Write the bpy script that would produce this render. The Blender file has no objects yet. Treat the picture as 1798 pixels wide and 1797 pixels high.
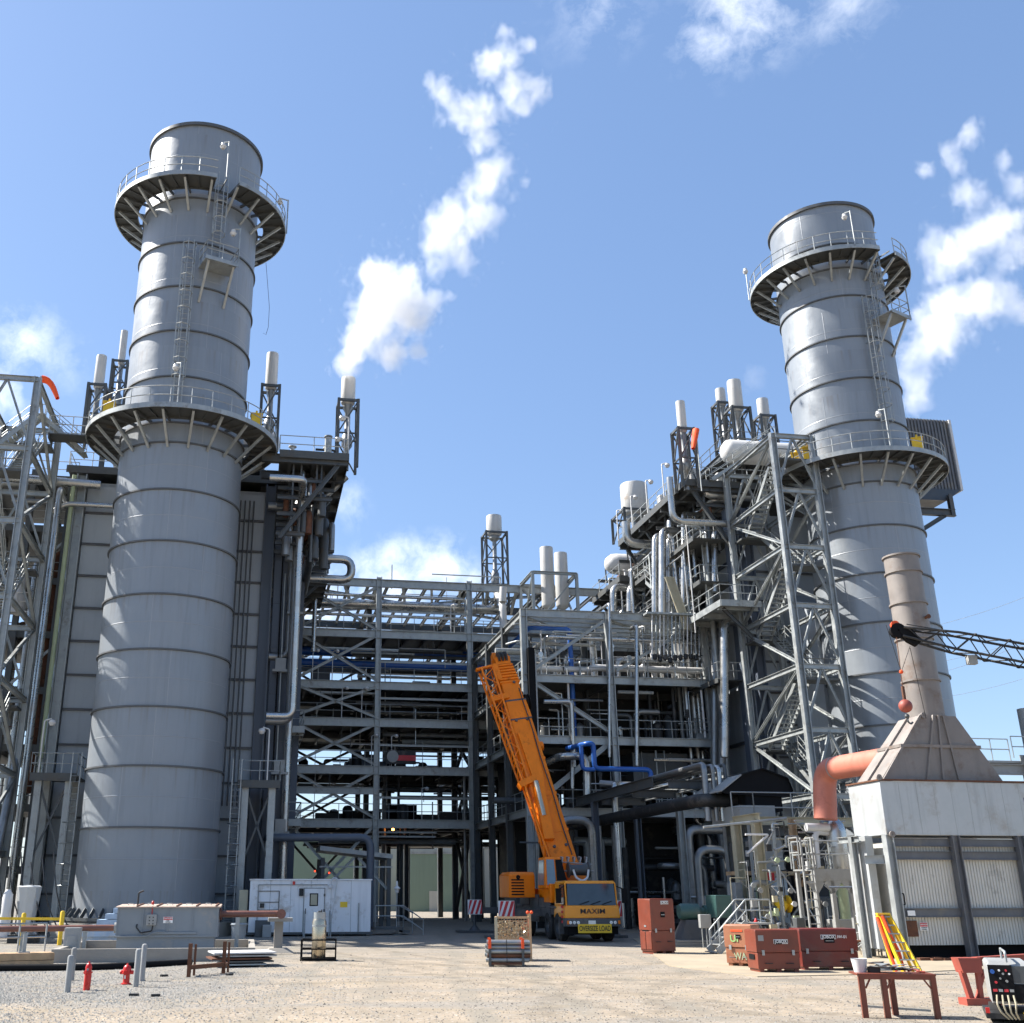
# Power plant yard: two boiler stacks, pipe racks, mobile crane, gravel yard.  Blender 4.5, procedural only.
import bpy, bmesh, math, random
from mathutils import Vector, Matrix
R = math.radians
SC = bpy.context.scene
COL = SC.collection
# ---------------------------------------------------------------- survey of the photograph (camera model)
FPX, CX, CY, TH, CAMH = 1857.0, 745.0, 898.0, R(19.8), 2.0
CT, ST = math.cos(TH), math.sin(TH)
CAM = Vector((0, 0, CAMH))
def ray(px, py): return Vector((px-CX, FPX*CT-(CY-py)*ST, FPX*ST+(CY-py)*CT))
def atY(px, py, Y): r = ray(px, py); return CAM + r*(Y/r.y)
def atZ(px, py, z): r = ray(px, py); return CAM + r*((z-CAMH)/r.z)
def atG(px, py): return atZ(px, py, 0.0)
ALPHA = R(9.0)
E1 = Vector((math.cos(ALPHA), math.sin(ALPHA), 0)); E2 = Vector((-math.sin(ALPHA), math.cos(ALPHA), 0))
ORG = Vector((-13.8, 55.6, 0))
def W(u, v, z=0.0): return ORG + E1*u + E2*v + Vector((0, 0, z))
def uvz(P): d = P-ORG; return (d.dot(E1), d.dot(E2), P.z)
def atV(px, py, v):
    r = ray(px, py); t = (v-(CAM-ORG).dot(E2))/r.dot(E2); return uvz(CAM+r*t)
def uv(px, py, v): q = atV(px, py, v); return q
# ---------------------------------------------------------------- frames and mesh builder
class Fr:
    def __init__(s, o=(0, 0, 0), a=0.0):
        s.o = Vector(o); s.c, s.s = math.cos(a), math.sin(a); s.a = a
    def __call__(s, p):
        x, y, z = p; return Vector((s.o.x+x*s.c-y*s.s, s.o.y+x*s.s+y*s.c, s.o.z+z))
WORLD = Fr()
PL = Fr(ORG, ALPHA)
WLOC = {}
SPLIT = {'skid', 'cross_brace', 'diagonal_brace', 'knee_brace', 'gallery_brace', 'brace', 'tyre', 'jib_bracket', 'deck_beam', 'hung_beam', 'radial_beam', 'joist', 'roof_joist', 'roof_bracing', 'hood_rib', 'gusset', 'frame_column', 'front_rail', 'rear_rail', 'tread', 'lifting_lug', 'warning_stripe_panel', 'tool_locker', 'side_window', 'wood_bearer', 'wiper', 'boom_markings'}
class MB:
    def __init__(s, fr=WORLD): s.v = []; s.f = []; s.fr = fr; s.cut = []
    def _add(s, vs, fs):
        n = len(s.v); s.cut.append((n, len(s.f))); s.v += vs; s.f += [tuple(i+n for i in f) for f in fs]
    def box(s, x0, x1, y0, y1, z0, z1):
        P = [s.fr((x, y, z)) for z in (z0, z1) for (x, y) in ((x0, y0), (x1, y0), (x1, y1), (x0, y1))]
        s._add(P, [(3, 2, 1, 0), (4, 5, 6, 7), (0, 1, 5, 4), (1, 2, 6, 5), (2, 3, 7, 6), (3, 0, 4, 7)]); return s
    def cbox(s, c, w, d, h): return s.box(c[0]-w/2, c[0]+w/2, c[1]-d/2, c[1]+d/2, c[2]-h/2, c[2]+h/2)
    def hexa(s, P):   # 8 local points: bottom loop then top loop
        s._add([s.fr(p) for p in P], [(3, 2, 1, 0), (4, 5, 6, 7), (0, 1, 5, 4), (1, 2, 6, 5), (2, 3, 7, 6), (3, 0, 4, 7)]); return s
    def _axes(s, d, up):
        d = d.normalized(); up = Vector(up)
        if abs(d.dot(up)) > 0.98: up = E2.copy() if abs(d.z) > .9 else Vector((0, 0, 1))
        x = d.cross(up).normalized(); return d, x, x.cross(d).normalized()
    def sweep(s, p0, p1, prof, up=(0, 0, 1)):
        a, b = s.fr(p0), s.fr(p1); d, x, y = s._axes(b-a, up); n = len(prof)
        s._add([q + x*px + y*py for q in (a, b) for (px, py) in prof],
               [tuple(reversed(range(n))), tuple(range(n, 2*n))] + [(i, (i+1) % n, n+(i+1) % n, n+i) for i in range(n)]); return s
    def bar(s, p0, p1, w, h=None, up=(0, 0, 1)):
        h = h or w; return s.sweep(p0, p1, [(-w/2, -h/2), (w/2, -h/2), (w/2, h/2), (-w/2, h/2)], up)
    def H(s, p0, p1, w, h=None, up=(0, 0, 1), t=None):   # rolled steel H section
        h = h or w; t = t or max(.02, .12*w); a, b = w/2, h/2; c = t/2
        return s.sweep(p0, p1, [(-a, -b), (a, -b), (a, -b+t), (c, -b+t), (c, b-t), (a, b-t), (a, b), (-a, b), (-a, b-t), (-c, b-t), (-c, -b+t), (-a, -b+t)], up)
    def tube(s, pts, r, n=10, fil=None, cap=True):
        P = [s.fr(p) for p in pts]; fil = 2.2*r if fil is None else fil
        Q = [P[0]]
        for i in range(1, len(P)-1):
            a, b, c = P[i-1], P[i], P[i+1]; u1, u2 = (a-b), (c-b); l = min(fil, u1.length*.49, u2.length*.49)
            if l < 1e-4 or u1.normalized().cross(u2.normalized()).length < .05: Q.append(b); continue
            q0, q1 = b+u1.normalized()*l, b+u2.normalized()*l
            for k in range(6):
                t = k/5; Q.append(q0*(1-t)**2+b*2*t*(1-t)+q1*t*t)
        Q.append(P[-1]); vs = []; m = len(Q); x = None
        for i in range(m):
            d = (Q[min(i+1, m-1)]-Q[max(i-1, 0)]).normalized()
            if x is None:
                _, x, y = s._axes(d, (0, 0, 1))
            else:
                x = (x-d*x.dot(d)).normalized(); y = x.cross(d)
            vs += [Q[i]+x*(r*math.cos(2*math.pi*k/n))+y*(r*math.sin(2*math.pi*k/n)) for k in range(n)]
        fs = [(i*n+k, i*n+(k+1) % n, (i+1)*n+(k+1) % n, (i+1)*n+k) for i in range(m-1) for k in range(n)]
        if cap: fs += [tuple(reversed(range(n))), tuple(range((m-1)*n, m*n))]
        s._add(vs, fs); return s
    def cyl(s, p0, p1, r, n=12): return s.tube([p0, p1], r, n)
    def lathe(s, c, prof, n=32, axis=(0, 0, 1), a0=0.0, a1=None):
        ax = Vector(axis).normalized(); _, x, y = s._axes(ax, (0, 0, 1)) if abs(ax.z) < .98 else (ax, Vector((1, 0, 0)), Vector((0, 1, 0)))
        C = s.fr(c); full = a1 is None; a1 = a0+2*math.pi if full else a1; m = n if full else n+1; k = len(prof)
        vs = [C+(x*math.cos(a0+(a1-a0)*i/n)+y*math.sin(a0+(a1-a0)*i/n))*r+ax*z for i in range(m) for (r, z) in prof]
        fs = []
        for i in range(n):
            j = (i+1) % m
            fs += [(i*k+q, j*k+q, j*k+q+1, i*k+q+1) for q in range(k-1)]
        s._add(vs, fs); return s
    def annulus(s, c, r0, r1, z0, z1, n=48, a0=0.0, a1=None):
        pr = [(r0, z0), (r1, z0), (r1, z1), (r0, z1), (r0, z0)]
        s.lathe(c, pr, n, a0=a0, a1=a1)
        if a1 is not None:
            k = 5; m = (n+1)*k; b = len(s.v)-m
            s.f += [(b+3, b+2, b+1, b), (b+n*k, b+n*k+1, b+n*k+2, b+n*k+3)]
        return s
    def ball(s, c, r, n=12, sz=1.0):
        pr = [(r*math.sin(math.pi*i/8)+1e-4*(i in (0, 8)), -r*sz*math.cos(math.pi*i/8)) for i in range(9)]
        return s.lathe(c, pr, n)
    def poly(s, pts, ext):   # flat polygon (local points) extruded by a local vector
        n = len(pts); P = [s.fr(p) for p in pts]; o = s.fr((0, 0, 0)); e = s.fr(ext)-o
        s._add(P+[p+e for p in P], [tuple(reversed(range(n))), tuple(range(n, 2*n))]+[(i, (i+1) % n, n+(i+1) % n, n+i) for i in range(n)]); return s
    def rail(s, pts, h=1.07, r=.028, step=1.6, closed=False, n=5):
        P = list(pts)+([pts[0]] if closed else [])
        for a, b in zip(P[:-1], P[1:]):
            L = (Vector(b)-Vector(a)).length; k = max(1, round(L/step))
            for i in range(k+1):
                q = Vector(a).lerp(Vector(b), i/k); s.tube([q, q+Vector((0, 0, h))], r, n)
            for hh in (h, h*.52):
                s.tube([Vector(a)+Vector((0, 0, hh)), Vector(b)+Vector((0, 0, hh))], r, n)
        return s
    def stair(s, a, b, w, side, rise=.22, railing=True):   # flight from a (low) to b (high); side = local unit vector across
        a, b, sd = Vector(a), Vector(b), Vector(side); k = max(2, round(abs(b.z-a.z)/rise))
        for q in (-w/2, w/2):
            s.bar(a+sd*q, b+sd*q, .05, .24)
            if railing:
                for hh in (.95, .5): s.tube([a+sd*q+Vector((0, 0, hh)), b+sd*q+Vector((0, 0, hh))], .024, 5)
                for i in range(4):
                    p = a.lerp(b, i/3)+sd*q; s.tube([p, p+Vector((0, 0, .95))], .024, 5)
        run = Vector((b.x-a.x, b.y-a.y, 0)).normalized()*.14
        for i in range(k+1):
            p = a.lerp(b, i/k); s.hexa([p-sd*w/2-run-Vector((0, 0, .03)), p+sd*w/2-run-Vector((0, 0, .03)), p+sd*w/2+run-Vector((0, 0, .03)), p-sd*w/2+run-Vector((0, 0, .03)),
                                        p-sd*w/2-run, p+sd*w/2-run, p+sd*w/2+run, p-sd*w/2+run])
        return s
    def build(s, name, mat, parent=None, label=None, cat=None, group=None, kind=None, bevel=0.0):
        if name in SPLIT and len(s.cut) > 1 and parent is not None:
            out = None
            for i, (a, fa) in enumerate(s.cut):
                e, fe = s.cut[i+1] if i+1 < len(s.cut) else (len(s.v), len(s.f)); q = MB(); q.v = s.v[a:e]; q.f = [tuple(k-a for k in f) for f in s.f[fa:fe]]; out = q.build(name, mat, parent, bevel=bevel)
            return out
        me = bpy.data.meshes.new(name)
        if parent is None:
            xs = [p.x for p in s.v]; ys = [p.y for p in s.v]; base = Vector(((min(xs)+max(xs))/2, (min(ys)+max(ys))/2, min(p.z for p in s.v)))
        else: base = WLOC[parent.name]
        me.from_pydata([p-base for p in s.v], [], s.f)
        me.validate(); bm = bmesh.new(); bm.from_mesh(me); bmesh.ops.recalc_face_normals(bm, faces=bm.faces); bm.to_mesh(me); bm.free()
        for p in me.polygons: p.use_smooth = True
        me.set_sharp_from_angle(angle=R(38))
        me.materials.append(mat)
        o = bpy.data.objects.new(name, me); COL.objects.link(o); WLOC[o.name] = base
        if parent is None: o.location = base
        else: o.parent = parent
        tag(o, label, cat, group, kind)
        if bevel:
            m = o.modifiers.new('edge', 'BEVEL'); m.width = bevel; m.segments = 2; m.limit_method = 'ANGLE'; m.angle_limit = R(50)
        return o
def tag(o, label=None, cat=None, group=None, kind=None):
    if label: o['label'] = label
    if cat: o['category'] = cat
    if group: o['group'] = group
    if kind: o['kind'] = kind
    return o
def thing(name, label, cat, loc, group=None):
    o = bpy.data.objects.new(name, None); COL.objects.link(o); o.location = loc; o.empty_display_size = .3
    WLOC[o.name] = Vector(loc); return tag(o, label, cat, group)
def copy_tree(o, loc=None, rz=None, label=None, parent=None):
    c = o.copy(); COL.objects.link(c)
    if parent is not None: c.parent = parent
    if loc is not None: c.location = loc
    if rz is not None: c.rotation_euler = (0, 0, rz)
    if label: c['label'] = label
    for ch in list(o.children): copy_tree(ch, parent=c)
    return c
# ---------------------------------------------------------------- materials
def mat(name, col, rough=.5, metal=0.0, var=.12, scale=3.0, dirt=None, dirt_amt=0.0, dirt_scale=1.2, streak=0.0, bump=0.0, bump_scale=40.0, spec=.5, coat=0.0, bands=None, seams=None, rvar=.12):
    m = bpy.data.materials.new(name); m.use_nodes = True; N = m.node_tree; nd, lk = N.nodes, N.links
    b = nd['Principled BSDF']; b.inputs['Roughness'].default_value = rough; b.inputs['Metallic'].default_value = metal
    b.inputs['Specular IOR Level'].default_value = spec; b.inputs['Coat Weight'].default_value = coat
    tc = nd.new('ShaderNodeTexCoord'); oi = nd.new('ShaderNodeObjectInfo')
    off = nd.new('ShaderNodeVectorMath'); off.operation = 'MULTIPLY_ADD'; off.inputs[1].default_value = (1, 1, 1)
    mu = nd.new('ShaderNodeMath'); mu.operation = 'MULTIPLY'; mu.inputs[1].default_value = 37.0; lk.new(oi.outputs['Random'], mu.inputs[0])
    lk.new(tc.outputs['Object'], off.inputs[0]); lk.new(mu.outputs[0], off.inputs[2]); vec = off.outputs[0]
    def noise(sc, det=6, v=vec, ro=.6):
        n = nd.new('ShaderNodeTexNoise'); n.inputs['Scale'].default_value = sc; n.inputs['Detail'].default_value = det; n.inputs['Roughness'].default_value = ro; lk.new(v, n.inputs['Vector']); return n.outputs['Fac']
    def ramp(f, a, bb):
        r = nd.new('ShaderNodeMapRange'); r.inputs[1].default_value = a; r.inputs[2].default_value = bb; lk.new(f, r.inputs[0]); return r.outputs[0]
    def mix(f, c1, c2):
        x = nd.new('ShaderNodeMix'); x.data_type = 'RGBA'
        if isinstance(f, float): x.inputs[0].default_value = f
        else: lk.new(f, x.inputs[0])
        for k, c in ((6, c1), (7, c2)):
            if isinstance(c, tuple): x.inputs[k].default_value = (*c, 1)
            else: lk.new(c, x.inputs[k])
        return x.outputs[2]
    lo = tuple(c*(1-var) for c in col); hi = tuple(min(1, c*(1+var)) for c in col)
    nz = noise(scale)
    c = mix(ramp(nz, .35, .65), lo, hi)
    if streak:
        mp = nd.new('ShaderNodeVectorMath'); mp.operation = 'MULTIPLY'; mp.inputs[1].default_value = (4, 4, .25); lk.new(vec, mp.inputs[0])
        c = mix(ramp(noise(1.0, 5, mp.outputs[0]), .52, .75), c, tuple(q*(1-streak) for q in col))
    if bands:   # (period z, darkening): jacket laps or plate courses
        sx = nd.new('ShaderNodeSeparateXYZ'); lk.new(tc.outputs['Object'], sx.inputs[0])
        d = nd.new('ShaderNodeMath'); d.operation = 'DIVIDE'; lk.new(sx.outputs['XYZ'.index(bands[2]) if len(bands) > 2 else 2], d.inputs[0]); d.inputs[1].default_value = bands[0]
        fl = nd.new('ShaderNodeMath'); fl.operation = 'FLOOR'; lk.new(d.outputs[0], fl.inputs[0])
        wn = nd.new('ShaderNodeTexWhiteNoise'); wn.noise_dimensions = '1D'; lk.new(fl.outputs[0], wn.inputs['W'])
        c = mix(ramp(wn.outputs[0], 0, 1.0/max(bands[1], .01)), c, tuple(q*.55 for q in col))
    if dirt:
        c = mix(ramp(noise(dirt_scale, 8, ro=.7), .62-.25*dirt_amt, .74-.12*dirt_amt), c, dirt)
    lk.new(c, b.inputs['Base Color'])
    lk.new(ramp2(nd, lk, nz, rough-rvar, rough+rvar), b.inputs['Roughness'])
    if bump:
        bp = nd.new('ShaderNodeBump'); bp.inputs['Strength'].default_value = bump; bp.inputs['Distance'].default_value = .02
        lk.new(noise(bump_scale, 4), bp.inputs['Height']); lk.new(bp.outputs[0], b.inputs['Normal'])
    return m
def ramp2(nd, lk, f, a, b):
    r = nd.new('ShaderNodeMapRange'); r.inputs[1].default_value = .3; r.inputs[2].default_value = .7; r.inputs[3].default_value = max(.03, a); r.inputs[4].default_value = min(1, b); lk.new(f, r.inputs[0]); return r.outputs[0]
def emit(name, col, s):
    m = bpy.data.materials.new(name); m.use_nodes = True; b = m.node_tree.nodes['Principled BSDF']
    b.inputs['Base Color'].default_value = (*col, 1); b.inputs['Emission Color'].default_value = (*col, 1); b.inputs['Emission Strength'].default_value = s; return m
RUST = (.12, .045, .018); GRIME = (.09, .08, .065)
M = dict(
 stack=mat('stack_paint', (.24, .263, .285), .44, .2, .05, .35, streak=.12, bump=.35, bump_scale=.9, rvar=.07, spec=.6),
 ring=mat('ring_steel', (0.098, 0.102, 0.105), .55, .2, .1),
 casing=mat('casing_paint', (0.355, 0.386, 0.412), .5, .0, .05, .5, streak=.12, bump=.06, bump_scale=.8),
 casing_blue=mat('casing_blue_paint', (0.081, 0.098, 0.127), .5, .0, .06, .5, streak=.12),
 galv=mat('galvanised_steel', (0.341, 0.359, 0.354), .5, .45, .14, 2.0, streak=.12, dirt=(.2, .19, .17), dirt_amt=.25),
 galv_dark=mat('weathered_shaded_steel', (0.083, 0.090, 0.093), .55, .3, .16, 1.5, dirt=(.10, .085, .07), dirt_amt=.35, streak=.15),  # dark weathered steel; on inner members its tone also paints their shade
 grate=mat('deck_grating', (0.085, 0.089, 0.087), .6, .3, .12, 6.0, dirt=GRIME, dirt_amt=.4),
 alu=mat('aluminium_jacket', (0.496, 0.496, 0.480), .30, .85, .08, 1.2, bands=(.9, .35), dirt=(.35, .33, .30), dirt_amt=.2),
 alu_x=mat('aluminium_jacket_lapped', (0.480, 0.480, 0.464), .30, .85, .08, 1.2, bands=(1.0, .35, 'X'), dirt=(.35, .33, .30), dirt_amt=.2),
 alu_dull=mat('dull_jacket', (0.294, 0.301, 0.301), .42, .7, .12, 1.0, bands=(1.1, .4), dirt=(.2, .18, .15), dirt_amt=.3),
 white=mat('white_paint', (0.583, 0.575, 0.558), .45, 0, .04, 1.0, streak=.10, dirt=(.45, .40, .34), dirt_amt=.1),
 cream=mat('silencer_paint', (0.510, 0.501, 0.476), .45, 0, .05, .8, streak=.12, dirt=(.35, .27, .2), dirt_amt=.1),
 blue=mat('blue_pipe_paint', (0.015, 0.093, 0.357), .4, 0, .10, 2.0, dirt=(.02, .06, .2), dirt_amt=.2),
 dark=mat('dark_machinery', (0.018, 0.019, 0.020), .6, .1, .3, 2.0, dirt=(.09, .08, .07), dirt_amt=.3),
 black=mat('black_paint', (.010, .010, .011), .8, 0, .2, 3.0, spec=.12),
 rubber=mat('tyre_rubber', (.02, .02, .02), .8, 0, .3, 6.0, dirt=(.12, .10, .08), dirt_amt=.25),
 orange=mat('crane_paint', (.84, .20, .003), .38, 0, .07, 1.0, dirt=(.42, .10, .005), dirt_amt=.2, spec=.3, streak=.12),
 yellow_cab=mat('carrier_cab_paint', (.80, .29, .008), .35, 0, .05, 1.0, coat=.2, dirt=(.40, .16, .02), dirt_amt=.1),
 chassis=mat('carrier_grey', (0.070, 0.073, 0.077), .5, .1, .15, 2.0, dirt=(.16, .14, .12), dirt_amt=.35),
 glass=mat('cab_glass', (.03, .045, .055), .06, 0, .1, 2.0, spec=.8, rvar=.02),
 glass_light=mat('cab_side_glass', (.16, .22, .25), .08, 0, .1, 2.0, spec=.8, rvar=.02),
 yellow=mat('safety_yellow', (.75, .48, .02), .45, 0, .08, 3.0, dirt=(.3, .2, .05), dirt_amt=.15),
 red=mat('hydrant_red', (.52, .015, .012), .35, 0, .08, 5.0, dirt=(.2, .02, .015), dirt_amt=.2),
 chest=mat('tool_chest_brown', (0.180, 0.040, 0.020), .42, 0, .08, 2.0, dirt=(.13, .035, .02), dirt_amt=.45, bump=.1, bump_scale=6, streak=.12),
 chest2=mat('tool_chest_red', (0.131, 0.018, 0.013), .42, 0, .08, 2.0, dirt=(.12, .05, .04), dirt_amt=.45, bump=.1, bump_scale=6, streak=.12),
 chest_pale=mat('tool_chest_orange', (0.357, 0.145, 0.072), .5, 0, .10, 2.0, dirt=(.30, .10, .05), dirt_amt=.3, streak=.12),  # paler, more orange tone of the chest colour
 primer=mat('red_primer_steel', (.30, .062, .040), .55, 0, .12, 3.0, dirt=(.22, .06, .04), dirt_amt=.3),
 duct=mat('red_duct_paint', (.50, .17, .115), .5, 0, .06, 1.5, dirt=(.34, .11, .08), dirt_amt=.25, streak=.1),
 brownpipe=mat('brown_pipe_paint', (0.170, 0.072, 0.051), .45, 0, .12, 2.0, dirt=(.30, .14, .08), dirt_amt=.25),
 rust=mat('rusty_steel', (0.128, 0.051, 0.025), .75, .1, .3, 5.0, dirt=(.08, .03, .015), dirt_amt=.4),
 hood=mat('weathered_brown_steel', (0.222, 0.196, 0.176), .6, .1, .10, 1.5, dirt=(.16, .11, .08), dirt_amt=.35, streak=.15),
 panelw=mat('heater_panel', (0.431, 0.448, 0.448), .45, .25, .06, 1.0, streak=.22, dirt=(.34, .32, .29), dirt_amt=.38, bump=.12, bump_scale=2.0),
 corr=mat('corrugated_sheet', (.58, .56, .50), .5, .05, .05, 1.0, dirt=(.30, .28, .24), dirt_amt=.2, streak=.08),
 beige=mat('beige_steel', (0.416, 0.376, 0.264), .5, 0, .08, 2.0, dirt=(.35, .28, .17), dirt_amt=.3),
 palegreen=mat('pale_green_enclosure', (0.400, 0.464, 0.288), .5, 0, .07, 2.0, dirt=(.34, .36, .24), dirt_amt=.25),
 paleblue=mat('pale_blue_enclosure', (.34, .45, .58), .5, 0, .1, 2.0, dirt=(.55, .55, .52), dirt_amt=.4),
 greybox=mat('grey_enclosure', (0.281, 0.285, 0.276), .5, .05, .08, 2.0, dirt=(.22, .21, .19), dirt_amt=.25),
 teal=mat('teal_machine_paint', (0.045, 0.101, 0.090), .42, 0, .10, 2.0, dirt=(.10, .13, .11), dirt_amt=.25),
 conc=mat('concrete', (0.286, 0.265, 0.231), .85, 0, .10, 1.5, dirt=(.28, .26, .23), dirt_amt=.4, bump=.25, bump_scale=25),
 tank=mat('tank_paint', (0.204, 0.231, 0.252), .45, 0, .05, 1.0, dirt=(.28, .27, .25), dirt_amt=.2, streak=.15),
 tanktop=mat('tank_lid', (.42, .33, .27), .7, 0, .1, 2.0, dirt=(.30, .2, .14), dirt_amt=.4),
 steelbar=mat('stainless', (.52, .44, .32), .28, .9, .08, 2.0, dirt=(.4, .32, .2), dirt_amt=.2),  # stainless with a warm brownish base colour
 wood=mat('timber', (.46, .30, .165), .75, 0, .18, 3.0, dirt=(.22, .14, .08), dirt_amt=.35, bump=.3),
 whitew=mat('shelter_white', (0.760, 0.760, 0.760), .5, 0, .04, .8, streak=.16, dirt=(.46, .41, .35), dirt_amt=.32),
 tan=mat('far_wall_tan', (0.440, 0.424, 0.368), .8, 0, .06, .4, streak=.12),
 green=mat('far_wall_green', (0.184, 0.240, 0.180), .8, 0, .06, .4, streak=.1),
 sock=mat('windsock_orange', (.85, .09, .015), .7, 0, .05, 2.0),
 signred=mat('sign_red', (.55, .03, .04), .5, 0, .03), signwhite=mat('sign_white', (.80, .80, .78), .5, 0, .03), ink=mat('sign_ink', (.02, .02, .02), .5, 0, .05),
 signyellow=mat('sign_yellow', (.85, .55, .03), .5, 0, .03), purple=mat('sign_purple', (.10, .05, .16), .5, 0, .05), graffiti=mat('spray_green', (.34, .62, .22), .6, 0, .1),
 gravelgrey=mat('loose_stone', (0.272, 0.260, 0.232), .9, 0, .35, 9.0), plastic=mat('grey_plastic', (.22, .25, .27), .5, 0, .05, 2.0),
 frame_grey=mat('frame_paint', (.125, .13, .14), .55, .1, .15, 2.0, streak=.15, dirt=(.20, .18, .15), dirt_amt=.35),
 gritdark=mat('dark_grit', (0.145, 0.128, 0.106), .9, 0, .35, 9.0),
 redglow=emit('red_lamp_glass', (1, .06, .02), 1.2), sodium=emit('sodium_lamp_glass', (1, .30, .06), 7.0),
)

def stack_shell_mat(m):
    nd, lk = m.node_tree.nodes, m.node_tree.links; bs = nd['Principled BSDF']; tc = nd.new('ShaderNodeTexCoord'); sx = nd.new('ShaderNodeSeparateXYZ'); lk.new(tc.outputs['Object'], sx.inputs[0])
    def mt(op, a, b=0.0, c=0.0):
        x = nd.new('ShaderNodeMath'); x.operation = op
        for k, v in enumerate((a, b, c)):
            if isinstance(v, (int, float)): x.inputs[k].default_value = v
            else: lk.new(v, x.inputs[k])
        return x.outputs[0]
    def rg(f, a, b, c=0., d=1.): r = nd.new('ShaderNodeMapRange'); r.inputs[1].default_value = a; r.inputs[2].default_value = b; r.inputs[3].default_value = c; r.inputs[4].default_value = d; lk.new(f, r.inputs[0]); return r.outputs[0]
    ang = mt('DIVIDE', mt('ARCTAN2', sx.outputs[1], sx.outputs[0]), 2*math.pi); cz = mt('DIVIDE', mt('SUBTRACT', sx.outputs[2], 2.04), 2.86); fl = mt('FLOOR', cz); fz = mt('FRACT', cz)
    wn = nd.new('ShaderNodeTexWhiteNoise'); wn.noise_dimensions = '1D'; lk.new(fl, wn.inputs['W'])
    pa = mt('MULTIPLY_ADD', ang, 4.0, wn.outputs[0]); fa = mt('FRACT', mt('ADD', pa, 8.0)); wp = nd.new('ShaderNodeTexWhiteNoise'); wp.noise_dimensions = '2D'; cv = nd.new('ShaderNodeCombineXYZ'); lk.new(mt('FLOOR', pa), cv.inputs[0]); lk.new(fl, cv.inputs[1]); lk.new(cv.outputs[0], wp.inputs['Vector'])
    vs = rg(mt('ABSOLUTE', mt('SUBTRACT', fa, .5)), .493, .497); hs = rg(mt('ABSOLUTE', mt('SUBTRACT', fz, .5)), .0, .012, 1, 0); seam = mt('MAXIMUM', vs, hs)
    src = bs.inputs['Base Color'].links[0].from_socket
    def mixc(f, a, b, mode='MIX'):
        x = nd.new('ShaderNodeMix'); x.data_type = 'RGBA'; x.blend_type = mode; lk.new(f, x.inputs[0]) if not isinstance(f, float) else setattr(x.inputs[0], 'default_value', f)
        for k, c in ((6, a), (7, b)):
            if isinstance(c, tuple): x.inputs[k].default_value = (*c, 1)
            else: lk.new(c, x.inputs[k])
        return x.outputs[2]
    c = mixc(rg(wp.outputs[0], 0, 1, 0, .13), src, (.12, .13, .145))
    st = nd.new('ShaderNodeCombineXYZ'); lk.new(mt('MULTIPLY', ang, 90.0), st.inputs[0]); lk.new(mt('MULTIPLY', sx.outputs[2], .22), st.inputs[1]); ns = nd.new('ShaderNodeTexNoise'); ns.inputs['Scale'].default_value = 1.0; ns.inputs['Detail'].default_value = 6; lk.new(st.outputs[0], ns.inputs['Vector'])
    run = mt('MULTIPLY', rg(ns.outputs['Fac'], .54, .70), rg(fz, .5, 1.0, 0, .42)); c = mixc(run, c, (.17, .135, .11))
    c = mixc(mt('MULTIPLY', rg(ns.outputs['Fac'], .30, .44, 1, 0), .18), c, (.30, .32, .33))
    c = mixc(mt('MULTIPLY', seam, .55), c, (.31, .32, .33)); lk.new(c, bs.inputs['Base Color'])
    nn = nd.new('ShaderNodeTexNoise'); nn.inputs['Scale'].default_value = .75; nn.inputs['Detail'].default_value = 3; lk.new(tc.outputs['Object'], nn.inputs['Vector'])
    h = mt('ADD', mt('MULTIPLY', nn.outputs['Fac'], 1.6), mt('MULTIPLY', seam, .5)); bp = nd.new('ShaderNodeBump'); bp.inputs['Strength'].default_value = .55; bp.inputs['Distance'].default_value = .035; lk.new(h, bp.inputs['Height']); lk.new(bp.outputs[0], bs.inputs['Normal'])
stack_shell_mat(M['stack'])
SKY_STRENGTH, SUN_E, EXPO = .107, 5.0, 1.3
rnd = random.Random(7)
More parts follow.
